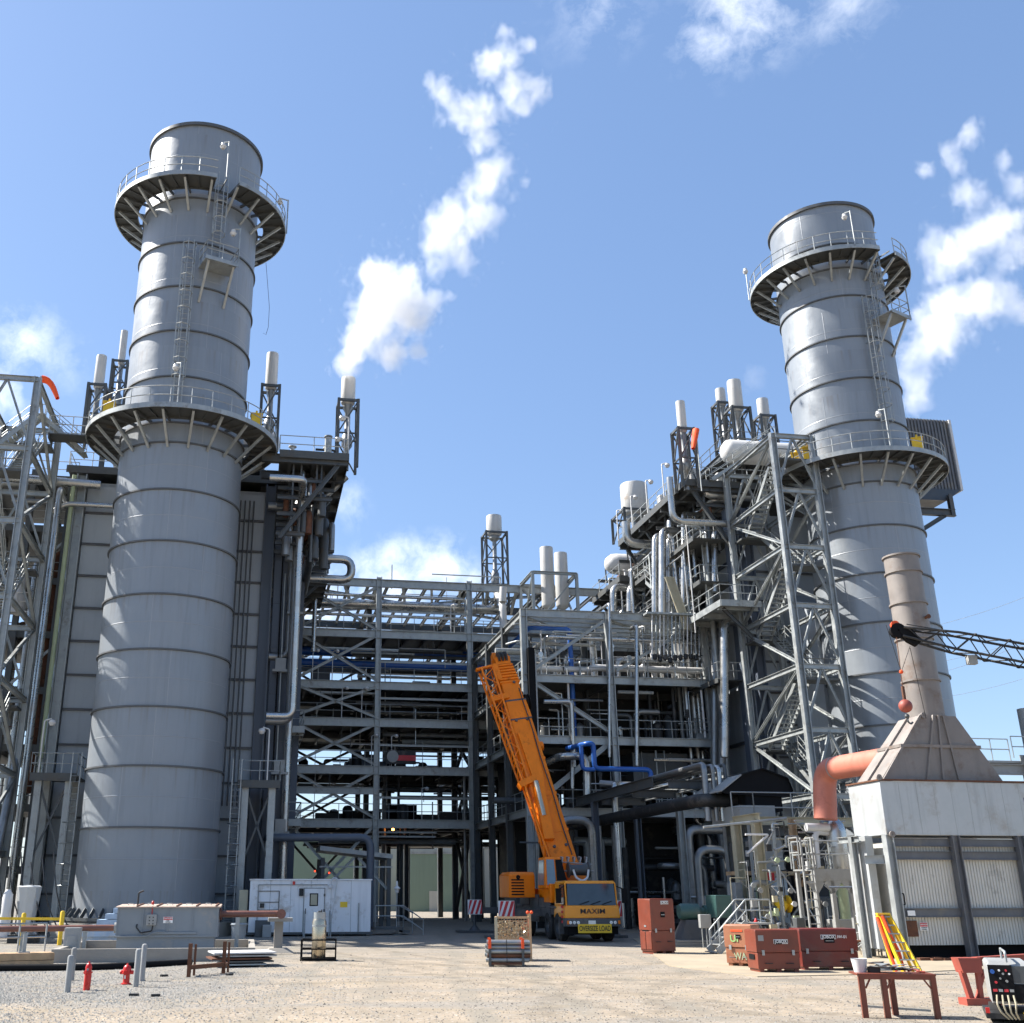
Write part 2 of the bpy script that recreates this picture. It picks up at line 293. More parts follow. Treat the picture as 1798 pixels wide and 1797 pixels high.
# ================================================================ exhaust stacks
def stack(label, u, v, lad, extra_ring, HT, ZU, KS):
    c = W(u, v); root = thing('exhaust_stack', label, 'smokestack', c, 'two tall grey boiler stacks')
    b = MB(); b.annulus(c, 0.01, 4.5, 0, .62, 12); b.build('pedestal', M['conc'], root)
    b = MB(); b.annulus(c, 3.45, 3.95, .72, .86, 64); b.annulus(c, 3.45, 3.9, .62, .68, 64)
    for k in range(40):
        a = R(9*k); d = Vector((math.cos(a), math.sin(a), 0)); b.cyl(c+d*3.78+Vector((0, 0, .6)), c+d*3.78+Vector((0, 0, 1.0)), .05, 6)
        b.bar(c+d*3.52+Vector((0, 0, 1.25)), c+d*3.8+Vector((0, 0, .86)), .03, .2)
    b.build('base_flange', M['galv_dark'], root)
    b = MB(); b.lathe(c, [(3.5, .68), (3.5, HT-.1), (3.42, HT-.1), (3.42, 30)], 96); sh = b.build('shell', M['stack'], root)
    b = MB(); b.annulus(c, 3.5, 3.64, HT-.26, HT-.05, 96); b.build('top_rim', M['ring'], sh)
    zs = [4.9+2.86*k for k in range(7)]+[24.75, 25.9, 28.7, 31.55, 34.4, 37.3, ZU-.5]+([ZU+1.3] if extra_ring else [])
    for z in zs:
        b = MB(); b.annulus(c, 3.49, 3.60, z-.04, z+.04, 96); b.build('stiffener_ring', M['ring'], sh)
    tc = (CAM-c); tc.z = 0; tc.normalize(); tr = Vector((-tc.y, tc.x, 0))   # tc towards the yard, tr to its right
    a0 = math.atan2(tc.y, tc.x)
    def dirs(sx): a = math.asin(max(-.99, min(.99, sx/3.5))); return tc*math.cos(a)+tr*math.sin(a)
    for (z, ro, drop, n) in ((26.1, 5.45, 1.6, 20), (ZU, 5.3, 1.35, 20)):
        gap0 = math.atan2(dirs(lad[2]).y, dirs(lad[2]).x); g = .13 if z > 30 else 0.0
        b = MB(); b.annulus(c, 3.95, ro, z, z+.05, 72, a0=gap0+g, a1=gap0+2*math.pi-g if g else None)
        b.annulus(c, 3.9, 3.95, z-.16, z+.03, 72)
        dk = b.build('ring_platform', M['grate'], root)
        b = MB(); b.annulus(c, ro, ro+.05, z-.16, z+.12, 72, a0=gap0+g, a1=gap0+2*math.pi-g if g else None); b.build('toe_plate', M['galv'], dk)
        b = MB()
        for k in range(n*2):
            a = a0+R(360/n/2)*k+.08; d = Vector((math.cos(a), math.sin(a), 0)); b.bar(c+d*3.5+Vector((0, 0, z-.1)), c+d*ro+Vector((0, 0, z-.1)), .09, .16) if k % 2 == 0 else b.bar(c+d*3.95+Vector((0, 0, z-.06)), c+d*ro+Vector((0, 0, z-.06)), .05, .08)
        b.build('radial_beam', M['galv_dark'], dk)
        for k in range(n):
            a = a0+R(360/n)*k+.08; d = Vector((math.cos(a), math.sin(a), 0))
            b = MB(); b.bar(c+d*3.5+Vector((0, 0, z-drop)), c+d*(ro-.25)+Vector((0, 0, z-.15)), .13, .13)
            b.build('bracket', M['galv'], dk)
        b = MB(); m = 30
        def pt(i, h): a = gap0+g+(2*math.pi-2*g)*i/m; return c+Vector((math.cos(a), math.sin(a), 0))*(ro-.03)+Vector((0, 0, z+h))
        for h in (.58, 1.1): b.tube([pt(i/2, h) for i in range(2*m+1)], .028, 5, fil=0)
        for i in range(m): b.tube([pt(i, 0), pt(i, 1.1)], .03, 5)
        b.build('railing', M['galv'], dk)
    # ladders and the small resting platform
    def ladder(name, sx, z0, z1, cage0):
        d = dirs(sx); t = Vector((-d.y, d.x, 0)); b = MB(); o = c+d*3.72
        for q in (-.24, .24): b.bar(o+t*q+Vector((0, 0, z0)), o+t*q+Vector((0, 0, z1+1.0)), .06, .06)
        z = z0
        while z < z1+.8: b.tube([o-t*.24+Vector((0, 0, z)), o+t*.24+Vector((0, 0, z))], .018, 4); z += .3
        z = z0+.5
        while z < z1:
            b.bar(c+d*3.5+t*.24+Vector((0, 0, z)), o+t*.24+Vector((0, 0, z)), .05); b.bar(c+d*3.5-t*.24+Vector((0, 0, z)), o-t*.24+Vector((0, 0, z)), .05); z += 2.4
        lad_o = b.build(name, M['galv'], root)
        b = MB(); hoop = [(-.24, 0), (-.38, .25), (-.30, .58), (0, .74), (.30, .58), (.38, .25), (.24, 0)]
        z = z0+cage0
        while z <= z1+1.0:
            b.tube([o+t*x+d*y+Vector((0, 0, z)) for x, y in hoop], .03, 4, fil=0); z += 1.05
        for x, y in hoop[1:-1]: b.bar(o+t*x+d*y+Vector((0, 0, z0+cage0)), o+t*x+d*y+Vector((0, 0, z1+1.0)), .045, .02)
        b.build('safety_cage', M['galv'], lad_o)
    ladder('caged_ladder', lad[0], 26.2, 36.0, 2.2); ladder('caged_ladder', lad[2], 35.6, ZU+.05, 2.2)
    d = dirs(lad[1]); t = Vector((-d.y, d.x, 0)); fr = Fr(c, math.atan2(t.y, t.x)); z = 35.55
    b = MB(fr)   # local x = tangent, local -y = outward
    b.box(-.95, .95, -5.0, -3.5, z, z+.06); b.box(-1.0, 1.0, -5.06, -5.0, z-.16, z+.08); sp = b.build('rest_platform', M['galv'], root)
    b = MB(fr); b.rail([(-.95, -3.6, z), (-.95, -5.0, z), (.95, -5.0, z), (.95, -3.6, z)], step=.9); b.build('railing', M['galv'], sp)
    for q in (-.75, .75): b = MB(fr); b.bar((q, -3.42, z-2.1), (q, -4.8, z-.08), .13); b.build('bracket', M['galv'], sp)
    # floodlights on poles
    for (sx, z, dd) in lad[3]:
        dv = dirs(sx) if dd == 0 else (tc*math.cos(dd)+tr*math.sin(dd)); z = ZU if z == 40.55 else z; r = 5.4 if z in (26.1, ZU) else 5.0
        p = c+dv*r+Vector((0, 0, z)); b = MB(); b.tube([p, p+Vector((0, 0, 2.5))], .045, 6); b.tube([p+Vector((0, 0, 2.45)), p+Vector((0, 0, 2.55))-dv*.25-tr*.25], .04, 6)
        po = b.build('lamp_post', M['galv'], root)
        b = MB(); q = p+Vector((0, 0, 2.35))-tr*.28-dv*.25; b.lathe(q, [(.02, .16), (.13, .12), (.15, -.02), (.2, -.08), (.12, -.24), (.02, -.26)], 10); b.build('lamp_head', M['white'], po)
    root.scale = (KS, KS, 1); return root
SL = stack('tall grey exhaust stack at left with open ring platforms, rising behind the blue-grey tank', 0, 0, (-.5, .95, .9, [(-.3, 26.1, 0), (.8, 40.55, 0), (1.6, 35.55, 0), (0, 40.55, 1.5)]), False, 45.8, 40.85, .97)
SR = stack('tall grey exhaust stack at right with steam drifting behind it, rising behind the brown chimney', 41.1, -.8, (2.0, 2.9, 2.6, [(1.4, 26.1, 0), (1.3, 40.55, 0), (3.3, 35.55, 0), (0, 40.55, -1.45)]), True, 44.3, 39.8, .94)
# orange-brown valve boxes standing on the ring platforms
for i, (sn, u, v, azs) in enumerate((('left', 0, 0, (-1.15, 1.05)), ('right', 41.1, -.8, (-.62, -.85, 1.0)))):
    c = W(u, v); tc = (CAM-c); tc.z = 0; tc.normalize(); tr = Vector((-tc.y, tc.x, 0))
    for k, a in enumerate(azs):
        p = c+(tc*math.cos(a)+tr*math.sin(a))*(4.5 if i == 0 else 4.25); fr = Fr(p, math.atan2(tr.y, tr.x)-a*.0)
        b = MB(fr); b.box(-.3, .3, -.25, .25, 26.2, 27.3); b.box(-.34, .34, -.29, .29, 27.3, 27.36); b.cyl((0, 0, 27.36), (0, 0, 27.6), .06, 8)
        b.build('valve_box', M['yellow'], None, f"small yellow valve box on the {sn} stack's lower ring platform, {('beside its outer left edge', 'beside its right rail', 'at its far right end')[k] if i else ('at its left end', 'at its right end')[k]}", 'valve box', 'yellow boxes on the ring platforms')
# ================================================================ vent silencers on lattice stands
def silencer(u, v, zb, zt, r, label, stand=0.0, name='vent_silencer', flip=False):
    root = thing(name, label, 'vent silencer', W(u, v, zb-stand), 'pale vent silencers on the boiler roofs')
    b = MB(PL); b.lathe((u, v, 0), [(r*.3, zb-.25), (r*.92, zb), (r, zb+.12), (r, zt-.12), (r*.96, zt), (r*.75, zt), (r*.75, zt-.6)], 24); b.build('silencer_body', M['cream'], root)
    if stand:
        z0 = zb-stand; h = max(r*1.35, .55); b = MB(PL)
        for q in range(4):
            x, y = (u-h, u+h, u+h, u-h)[q], (v-h, v-h, v+h, v+h)[q]; x2, y2 = (u+h, u+h, u-h, u-h)[q], (v-h, v+h, v+h, v-h)[q]
            b.H((x, y, z0), (x, y, zb+.1), .17); b.bar((x, y, zb), (x2, y2, zb), .12, .16); n = max(1, round(stand/2.0))
            for i in range(n):
                za, zc = z0+stand*i/n, z0+stand*(i+1)/n; b.bar((x, y, za), (x2, y2, zc) if i % 2 else (x2, y2, zc), .08); b.bar((x, y, zc), (x2, y2, zc), .09)
        b.build('lattice_stand', M['galv_dark'], root)
        b = MB(PL); b.lathe((u, v, 0), [(.16, z0), (.16, z0+stand*.3), (.34, z0+stand*.36), (.34, z0+stand*.5), (.18, z0+stand*.55), (.18, zb-.6), (r*.7, zb-.35), (r*.7, zb)], 14); b.build('vent_pipe', M['alu_dull'], root)
    return root
def sil_px(px, y0, y1, w, v, label, stand):
    (u, _, zt) = uv(px, y0, v); zb = uv(px, y1, v)[2]; d = (W(u, v)-CAM); r = w/2*(d.y*CT+(zt-CAMH)*ST)/FPX
    return silencer(u, v, zb, zt, r, label, stand)
sil_px(612, 665, 710, 25, 4.6, 'pale cylindrical silencer venting thick white steam, at the outer end of the left platform', 4.6)
sil_px(479, 622, 684, 21, 4.5, 'pale slim silencer standing just right of the left stack, above its lower ring platform', 4.5)
sil_px(179, 626, 682, 18, 9, 'pale slim silencer standing just left of the left stack, near the red windsock', 4.2)
sil_px(219, 582, 640, 12, 18, 'thin pale silencer half hidden behind the left edge of the left stack', 5.5)
sil_px(1194, 706, 758, 16, 4, 'slender pale silencer beside the orange windsock on the right boiler platform', 4.2)
sil_px(1264, 684, 712, 17, 13, 'shorter of the two pale silencers paired on a lattice stand left of the right stack', 5.5)
sil_px(1288, 670, 722, 24, 9, 'fatter and taller of the two paired silencers left of the right stack', 5.0)
sil_px(1338, 702, 735, 20, 15, 'pale silencer showing above the white drum, close against the right stack', 5.5)
sil_px(1112, 852, 905, 47, 17, 'very wide pale silencer drum at the far end of the right boiler platform', 2.0)
sil_px(867, 907, 940, 27, 26, 'pale silencer alone on a tall lattice tower above the pipe rack', 6.8)
sil_px(959, 962, 1066, 23, 20, 'left, slightly higher one of the twin tall pipes in the open cage', 0)
sil_px(984, 972, 1066, 23, 21.5, 'right, slightly lower one of the twin tall pipes in the open cage', 0)
# ================================================================ boilers (heat recovery casings)
def boiler(label, uc, vf, s, H=25.4, depth=30, uo=10.3):
    root = thing('steam_boiler', label, 'boiler', W(uc, vf), 'two big steam boiler casings')
    b = MB(PL); b.box(uc-6, uc+6, vf+.25, vf+depth, .4, H); wl = b.build('casing_wall', M['casing'], root)
    b = MB(PL); b.box(uc-5.3, uc+5.3, vf, vf+.25, .8, H-.3); b.build('front_panel', M['casing'], root)
    z = 1.9
    while z < H-1:
        b = MB(PL); b.H((uc-5.3, vf-.08, z), (uc+5.3, vf-.08, z), .15, .12); b.build('stiffener', M['frame_grey'], root); z += 1.95
    for q in (-5.65, 5.65):
        b = MB(PL); b.H((uc+q, vf-.1, 0), (uc+q, vf-.1, H+.3), .62, .6, up=E1); b.build('corner_column', M['casing_blue'] if q*s > 0 else M['galv'], root)
    # side wall facing the middle: columns, stiffeners
    for k in range(6):
        vv = vf+.6+k*5.6; b = MB(PL); x = uc+s*6.35; b.H((x, vv, 0), (x, vv, H+.4), .65, .6, up=E1); b.build('side_column', M['casing_blue'], root)
    z = 3.0
    while z < H:
        b = MB(PL); b.H((uc+s*6.08, vf+.3, z), (uc+s*6.08, vf+depth, z), .22, .18); b.build('side_stiffener', M['casing_blue'], root); z += 3.9
    # transition duct to the stack and two bearing steels
    b = MB(PL); b.hexa([(uc-3, 1.5, 2.2), (uc+3, 1.5, 2.2), (uc+3.6, vf+.1, 1.2), (uc-3.6, vf+.1, 1.2), (uc-3, 1.5, 18), (uc+3, 1.5, 18), (uc+3.6, vf+.1, 20), (uc-3.6, vf+.1, 20)]); b.build('transition_duct', M['casing'], root)
    # roof deck + overhang
    zd, Y0 = (26.1, .2) if s > 0 else (27.3, 3.8)
    b = MB(PL); x0, x1 = sorted((uc+s*6.0, uc+s*uo))
    b.box(x0, x1, Y0, 17, zd-.06, zd); b.box(uc-6.6, uc+6.6, vf-.4, vf+depth, zd-.06, zd); b.box(x0, x1, 17.2, 24, zd-2.75, zd-2.69)
    for y in (Y0, 17): b.box(x0, x1, y-.04, y, zd-.34, zd+.12)
    xo = uc+s*uo; b.box(*sorted((xo, xo+s*.05)), Y0, 17, zd-.34, zd+.12); b.box(*sorted((xo, xo+s*.05)), 17.2, 24, zd-3.03, zd-2.57); b.box(x0, x1, 17.16, 17.2, zd-3.03, zd-2.57)
    b.box(uc-6.6, uc+6.6, vf-.44, vf-.4, zd-.34, zd+.12)
    dk = b.build('roof_deck', M['grate'], root)
    b = MB(PL); b.rail([(x0 if s > 0 else x1, Y0+.1, zd), (xo-s*.05, Y0+.1, zd), (xo-s*.05, 17, zd)]); b.rail([(xo-s*.05, 17.3, zd-2.7), (xo-s*.05, 24, zd-2.7)]); b.rail([(x0, 17.3, zd-2.7), (x1, 17.3, zd-2.7)])
    b.rail([(uc-6.5, vf-.3, zd), (uc-3.8, vf-.3, zd)]); b.rail([(uc+3.8, vf-.3, zd), (uc+6.5, vf-.3, zd)]); b.rail([(uc-s*6.5, vf, zd), (uc-s*6.5, vf+depth, zd)], step=2.2)
    b.build('railing', M['galv'], dk)
    b = MB(PL)
    for k in range(7):
        y = Y0+.2+k*(16.6-Y0)/6; b.H((uc+s*5, y, zd-.36), (xo, y, zd-.36), .28, .5)
        if k % 2 == 0: b.H((uc+s*6.2, y, zd-5.2), (xo-s*.6, y, zd-.6), .24, .24)
    for q in (.15, .5, .85): b.H((uc+s*(6+q*(uo-6)), Y0+.1, zd-.34), (uc+s*(6+q*(uo-6)), 17, zd-.34), .2, .4)
    for k in range(5):
        y = 17.4+k*1.6; b.H((uc+s*5, y, zd-3.0), (xo, y, zd-3.0), .24, .4)
        if k % 2 == 0: b.H((uc+s*6.2, y, zd-6.2), (xo-s*.6, y, zd-3.1), .2, .2)
    b.build('deck_beam', M['galv_dark'], dk)
    for zz in ((zd-1.5, zd-2.6, zd-3.6, zd-4.8) if s > 0 else (zd-1.4,)):   # hung pipe racks below the platform
        b = MB(PL); y = Y0+.6
        while y < 24:
            w = rnd.uniform(.55, 1.0) if zz > zd-3 else rnd.uniform(.3, .8)*(1-.4*(zd-zz)/5); b.H((uc+s*6, y, zz), (uc+s*(6+(uo-6)*w), y, zz), .16, .24); b.bar((uc+s*(6+(uo-6)*w*.8), y, zz), (uc+s*(6+(uo-6)*w*.8), y, zd-.3), .1); y += rnd.uniform(1.2, 2.4)
        b.build('hung_beam', M['galv_dark'], dk)
        for k in range(5):
            xx = uc+s*rnd.uniform(6.4, 6+(uo-6)*.7); r = rnd.choice((.08, .12, .17, .24)); y0 = Y0+rnd.uniform(.3, 7); b = MB(PL); b.tube([(xx, y0, zz-1), (xx, y0, zz+r+.12), (xx, y0+rnd.uniform(7, 15), zz+r+.12)], r); b.build('pipe', M[rnd.choice(('alu_dull', 'alu', 'galv_dark', 'rust'))], root)
    if s > 0:
        b = MB(PL); b.box(x0, x1-.6, 17, 25.5, zd-.06, zd); b.box(x1-.65, x1-.6, 17, 25.5, zd-.34, zd+.12); k = 17.4
        while k < 25.5: b.H((uc+5, k, zd-.36), (x1+.5*(k % .7 > .3), k, zd-.36), .26, .46); k += 1.35
        b.build('deck_extension', M['galv_dark'], dk)
    # penthouse clutter on the roof: upper frame, drums, cable trays
    b = MB(PL)
    for y in (vf+2, vf+9, vf+16, vf+23):
        for x in (uc-5, uc+5): b.H((x, y, zd), (x, y, zd+3.6), .3)
        b.H((uc-5, y, zd+3.6), (uc+5, y, zd+3.6), .26, .4)
    for x in (uc-5, uc+5): b.H((x, vf+2, zd+3.6), (x, vf+23, zd+3.6), .26, .4)
    pf = b.build('penthouse_frame', M['galv_dark'], root)
    b = MB(PL); b.box(uc-5, uc+5, vf+2, vf+23, zd+3.8, zd+3.86); b.rail([(uc-5, vf+2, zd+3.86), (uc+5, vf+2, zd+3.86)], closed=False); b.rail([(uc+s*5, vf+2, zd+3.86), (uc+s*5, vf+23, zd+3.86)]); b.build('upper_deck', M['grate'], pf)
    for (y, z, r) in ((vf+1.2, zd+3.0, .82), (vf+8, zd+2.2, .95), (vf+15, zd+2.2, .95)):
        b = MB(PL); L = 5.6; b.lathe((uc, y, z), [(.02, -L-.45), (r*.55, -L-.38), (r*.9, -L-.15), (r, -L+.1), (r, L-.1), (r*.9, L+.15), (r*.55, L+.38), (.02, L+.45)], 24, axis=E1); b.build('steam_drum', M['white'], root)
    # piping hung on the side wall and below the overhang
    for k in range(26):
        y = rnd.uniform(Y0+.8, 25); xx = uc+s*rnd.uniform(6.9, uo-.3 if s < 0 else 7.4); r = rnd.choice((.07, .1, .14, .2, .26)); zt = zd-rnd.uniform(.7, 2.6)-(2.7 if y > 17 else 0); zb = rnd.choice((1, 6, 11, 15, 18, 20))
        b = MB(PL); pts = [(xx, y, zb), (xx, y, zt)]
        if rnd.random() < .7: pts += [(xx, y+rnd.choice((-1, 1))*rnd.uniform(1, 5), zt)]
        if rnd.random() < .5: pts += [(uc+s*5.5, pts[-1][1], zt)]
        if zb > 2: pts = [(uc+s*6, y, zb)]+pts
        b.tube(pts, r, 10); b.build('pipe', M[rnd.choice(('alu', 'alu', 'alu_dull', 'galv', 'alu'))], root)
    for k in range(14):
        y0 = Y0+rnd.uniform(.3, 7); y1 = y0+rnd.uniform(3, 9); xx = uc+s*rnd.uniform(6.6, uo-.5); z = zd-rnd.uniform(.7, 3.2); r = rnd.choice((.08, .12, .18, .28)); b = MB(PL)
        b.tube([(xx, y0, z-rnd.uniform(1, 4)), (xx, y0, z), (xx, y1, z), (xx-s*2, y1, z)], r); b.build('pipe', M[rnd.choice(('alu_x', 'alu_dull', 'galv_dark'))], root)
    # small things on the deck edge: valves, boxes
    for k in range(22):
        y = rnd.uniform(Y0+.6, 23); xx = uc+s*rnd.uniform(6.5, uo-.4); z = zd if y < 17 else zd-2.7; b = MB(PL); h = rnd.uniform(.4, 1.5)
        t = rnd.random()
        if t < .4: b.cyl((xx, y, z), (xx, y, z+h), rnd.uniform(.08, .22), 8); b.lathe((xx, y, z+h), [(.02, 0), (.25, .04), (.25, .1), (.02, .14)], 10)
        elif t < .7: b.cbox((xx, y, z+h/2), .4, .5, h)
        else: b.tube([(xx, y, z), (xx, y, z+h), (xx-s*1.2, y, z+h)], .08, 8)
        b.build('valve', M[rnd.choice(('white', 'galv', 'dark', 'alu', 'white', 'blue' if k == 3 else 'galv'))], root)
    for k in range(5):   # deck lamp posts
        y = Y0+.4+k*3.2; z = zd; b = MB(PL); b.tube([(xo, y, z), (xo, y, z+2.6), (xo-s*.35, y, z+2.7)], .045, 6); b.lathe((xo-s*.4, y, z+2.6), [(.02, .12), (.16, .06), (.2, -.06), (.12, -.2), (.02, -.22)], 10); b.build('deck_lamp', M['white'], root)
    # lower walkway platforms on the side wall
    for (zl, ya, yb, w) in (((18.6, 1.5, 9.5, 2.6),) if s < 0 else ())+( (11.5, vf+4, vf+20, 2.0), (6.0, vf+4, vf+20, 2.0)):
        xa, xb = sorted((uc+s*6.4, uc+s*(6.4+w))); b = MB(PL); b.box(xa, xb, ya, yb, zl-.06, zl); b.box(xa, xb, ya-.05, ya, zl-.3, zl+.1); xe = uc+s*(6.4+w); b.box(*sorted((xe, xe+s*.05)), ya, yb, zl-.3, zl+.1)
        y = ya+.5
        while y < yb: b.H((xa, y, zl-.25), (xb, y, zl-.25), .2, .34); y += 2.2
        sd = b.build('side_walkway', M['galv'], root); b = MB(PL); b.rail([(uc+s*6.6, ya, zl), (xe, ya, zl), (xe, yb, zl)]); b.build('railing', M['galv'], sd)
        b = MB(PL); 
        for y in (ya+.5, yb-.5): b.H((uc+s*6.4, y, zl-2.6), (xe-s*.3, y, zl-.3), .2)
        b.build('knee_brace', M['galv_dark'], sd)
    return root
BL = boiler('grey ribbed boiler casing behind the left stack, roof platforms jutting out to its right', -.5, 5.0, 1, uo=10.0)
BR = boiler('grey ribbed boiler casing behind the right stack, roof platforms jutting out to its left', 41.4, 4.2, -1, uo=9.6)
def part_pipe(root, pts, r, m='alu', name='pipe', n=12, fil=None): b = MB(PL); b.tube(pts, r, n, fil); return b.build(name, M[m], root)
# left boiler: conduits down the front, left-hand clutter of scaffolds, access platforms at the foot
for k, x in enumerate((3.35, 3.62, 3.9, 4.15)): part_pipe(BL, [(x, 4.75, 6.5), (x, 4.75, 24.6)], .045, 'ring', 'conduit', 6)
part_pipe(BL, [(-6.55, 4.4, 1), (-6.55, 4.4, 25.5)], .13, 'palegreen', 'downpipe'); part_pipe(BL, [(-7.2, 4.0, 2), (-7.2, 4.0, 24.5), (-7.2, 8, 24.5)], .2, 'alu'); part_pipe(BL, [(-8.1, 4.4, 6), (-8.1, 4.4, 20), (-8.1, 8, 20)], .15, 'alu')
part_pipe(BL, [(-12, 4, 25.0), (-6.2, 4.4, 25.0), (-5, 4.5, 25)], .27, 'alu_x'); part_pipe(BL, [(-7.6, 4.2, 23), (-6.8, 4.2, 23.6), (-3.7, 4.2, 23.6)], .16, 'alu_x')
part_pipe(BL, [(-16, 1, 3.2), (-9.4, 1, 3.2), (-8.9, 1, 4.8), (-8.0, 3, 4.8)], .42, 'alu_dull'); part_pipe(BL, [(-14, .5, 2.2), (-8.0, .5, 2.2), (-7.6, 1.5, 3.4), (-7.6, 3.5, 9)], .22, 'alu_dull')
for k in range(34):
    x, y = rnd.uniform(-15, -6.8), rnd.uniform(4, 18); z0, z1 = rnd.uniform(0, 12), rnd.uniform(12, 25); r = rnd.choice((.05, .07, .1, .16, .24))
    part_pipe(BL, [(x, y, z0), (x, y, z1), (x+rnd.uniform(-3, 3), y, z1)], r, rnd.choice(('galv', 'alu_dull', 'rust', 'galv_dark', 'alu')), n=8)
for z in (3.2, 6.4, 9.6, 12.8, 16, 19.2, 22.4, 25.6):   # left gallery decks and posts
    b = MB(PL); b.box(-15.5, -6.4, 5.2, 14, z-.06, z); b.box(-15.5, -6.4, 5.14, 5.2, z-.3, z+.1)
    for x in (-15, -12, -9, -6.6): b.H((x, 5.2, z-.25), (x, 14, z-.25), .2, .35)
    g = b.build('gallery_deck', M['grate'], BL); b = MB(PL); b.rail([(-15.4, 5.25, z), (-6.5, 5.25, z)]); b.build('railing', M['rust'] if z in (9.6, 12.8, 16) else M['galv'], g)
for x, y in ((-15, 5.2), (-12, 5.2), (-9, 5.2), (-6.8, 5.2), (-15, 14), (-9, 14)): b = MB(PL); b.H((x, y, 0), (x, y, 26), .32); b.build('gallery_column', M['galv_dark'], BL)
b = MB(PL)
for x, z in ((-15, 3.2), (-12, 9.6), (-9, 12.8), (-12, 16), (-9, 19.2), (-12, 3.2)): b.bar((x, 5.1, z), (x+3, 5.1, z+3.2), .1, .14)
b.build('gallery_brace', M['galv'], BL)
b = MB(PL); b.box(-9.6, -8.2, 4.4, 5.1, 17, 17.08); b.rail([(-9.6, 4.4, 17.08), (-8.2, 4.4, 17.08)], step=.7); b.lathe((-8.9, 5.0, 0), [(.02, 16.9), (.5, 17.1), (.55, 17.9), (.3, 18.3), (.3, 19.6), (.02, 19.7)], 14); b.build('safety_valve', M['white'], BL)
def foot_platform(u0, u1, v0, v1, z, s):   # little access tower at each side of the stack foot
    t = thing('access_platform', f"small grey railed platform on four posts at the {'left' if s < 0 else 'right'} foot of the left stack", 'platform', W((u0+u1)/2, (v0+v1)/2), 'access platforms at the left stack foot')
    for x in (u0, u1):
        for y in (v0, v1): b = MB(PL); b.H((x, y, 0), (x, y, z), .34, .34); b.build('post', M['galv'], t)
    b = MB(PL); b.box(u0-.4, u1+.4, v0-.4, v1+.4, z, z+.08); b.box(u0-.4, u1+.4, v0-.45, v0-.4, z-.25, z+.15); b.build('deck', M['grate'], t)
    b = MB(PL); b.rail([(u0-.4, v1, z+.08), (u0-.4, v0-.4, z+.08), (u1+.4, v0-.4, z+.08), (u1+.4, v1, z+.08)], step=.9); b.build('railing', M['galv'], t)
    b = MB(PL); b.bar((u0, v0, z*.45), (u1, v0, z-.2), .1); b.bar((u1, v0, z*.45), (u0, v0, z-.2), .1); b.build('brace', M['galv_dark'], t)
    b = MB(PL); lx = u1+.15 if s < 0 else u0-.7
    for q in (0, .45): b.bar((lx+q, v0-.6, .3), (lx+q, v0-.6, z+1.2), .06)
    for k in range(int(z/.3)): b.tube([(lx, v0-.6, .4+.3*k), (lx+.45, v0-.6, .4+.3*k)], .02, 4)
    for k in range(4): b.tube([(lx, v0-.6, 2.3+k), (lx-.1, v0-1.1, 2.3+k), (lx+.225, v0-1.35, 2.3+k), (lx+.55, v0-1.1, 2.3+k), (lx+.45, v0-.6, 2.3+k)], .025, 4, fil=0)
    b.build('ladder', M['galv'], t)
    b = MB(PL); x = u0 if s < 0 else u1-.3; b.tube([(x, v0-.4, z), (x, v0-.4, z+2.8), (x+.35*-s, v0-.4, z+2.9)], .04, 6); b.lathe((x+.4*-s, v0-.4, z+2.75), [(.02, .12), (.16, .06), (.2, -.06), (.12, -.2), (.02, -.22)], 10); b.build('lamp', M['white'], t)
foot_platform(-5.9, -4.4, 1.2, 3.6, 7.6, -1); foot_platform(4.6, 6.0, 1.2, 3.6, 7.4, 1)
# dark blue instrument columns right of the left casing
for (x0, x1, y0, y1, z1) in ((5.6, 6.7, 4.8, 6.2, 24.5), (6.6, 7.7, 11.4, 12.6, 23.4)):
    b = MB(PL); b.box(x0, x1, y0, y1, 0, z1)
    for k in range(8): b.box(x0-.03, x1+.03, y0-.04, y1, 2+k*2.7, 2.1+k*2.7)
    b.build('clad_riser', M['casing_blue'], BL)
for k in range(9):
    x = 6.05+.09*(k % 4)+.5*(k % 2); part_pipe(BL, [(x, 4.55-.1*(k % 3), 1+k), (x, 4.55-.1*(k % 3), 14+k)], .045, rnd.choice(('ring', 'galv', 'black')), 'conduit', 6)
for (x, y, z) in ((6.4, 4.4, 8.2), (6.2, 4.4, 14.0), (6.6, 4.4, 5.0), (6.9, 4.6, 17.5)): b = MB(PL); b.box(x-.45, x+.5, y-.25, y+.2, z, z+.14); b.box(x-.3, x+.3, y-.2, y, z+.14, z+.8); b.build('junction_box', M['greybox'], BL)
# big grey pipe bending down behind the white shelter
q0, q1, q2 = uv(470, 1471, 3.2), uv(651, 1471, 3.2), uv(651, 1640, 3.2)
b = MB(PL); b.tube([(q0[0], 4.5, q0[2]), (q0[0], 3.2, q0[2]), (q1[0], 3.2, q1[2]), (q1[0], 3.2, .1)], .21, 16, fil=.6); b.build('grey_pipe', M['casing_blue'], None, 'large blue-grey pipe turning down behind the right end of the white shelter', 'pipe')
# steam vent pipe to the far left silencer
qa, qb = uv(608, 838, 4.6), uv(492, 945, 4.6); b = MB(PL); b.tube([qa, qb], .2, 14); b.build('slanting_pipe', M['alu_dull'], None, 'slanting silver pipe running down from the steaming silencer to the left boiler', 'pipe')
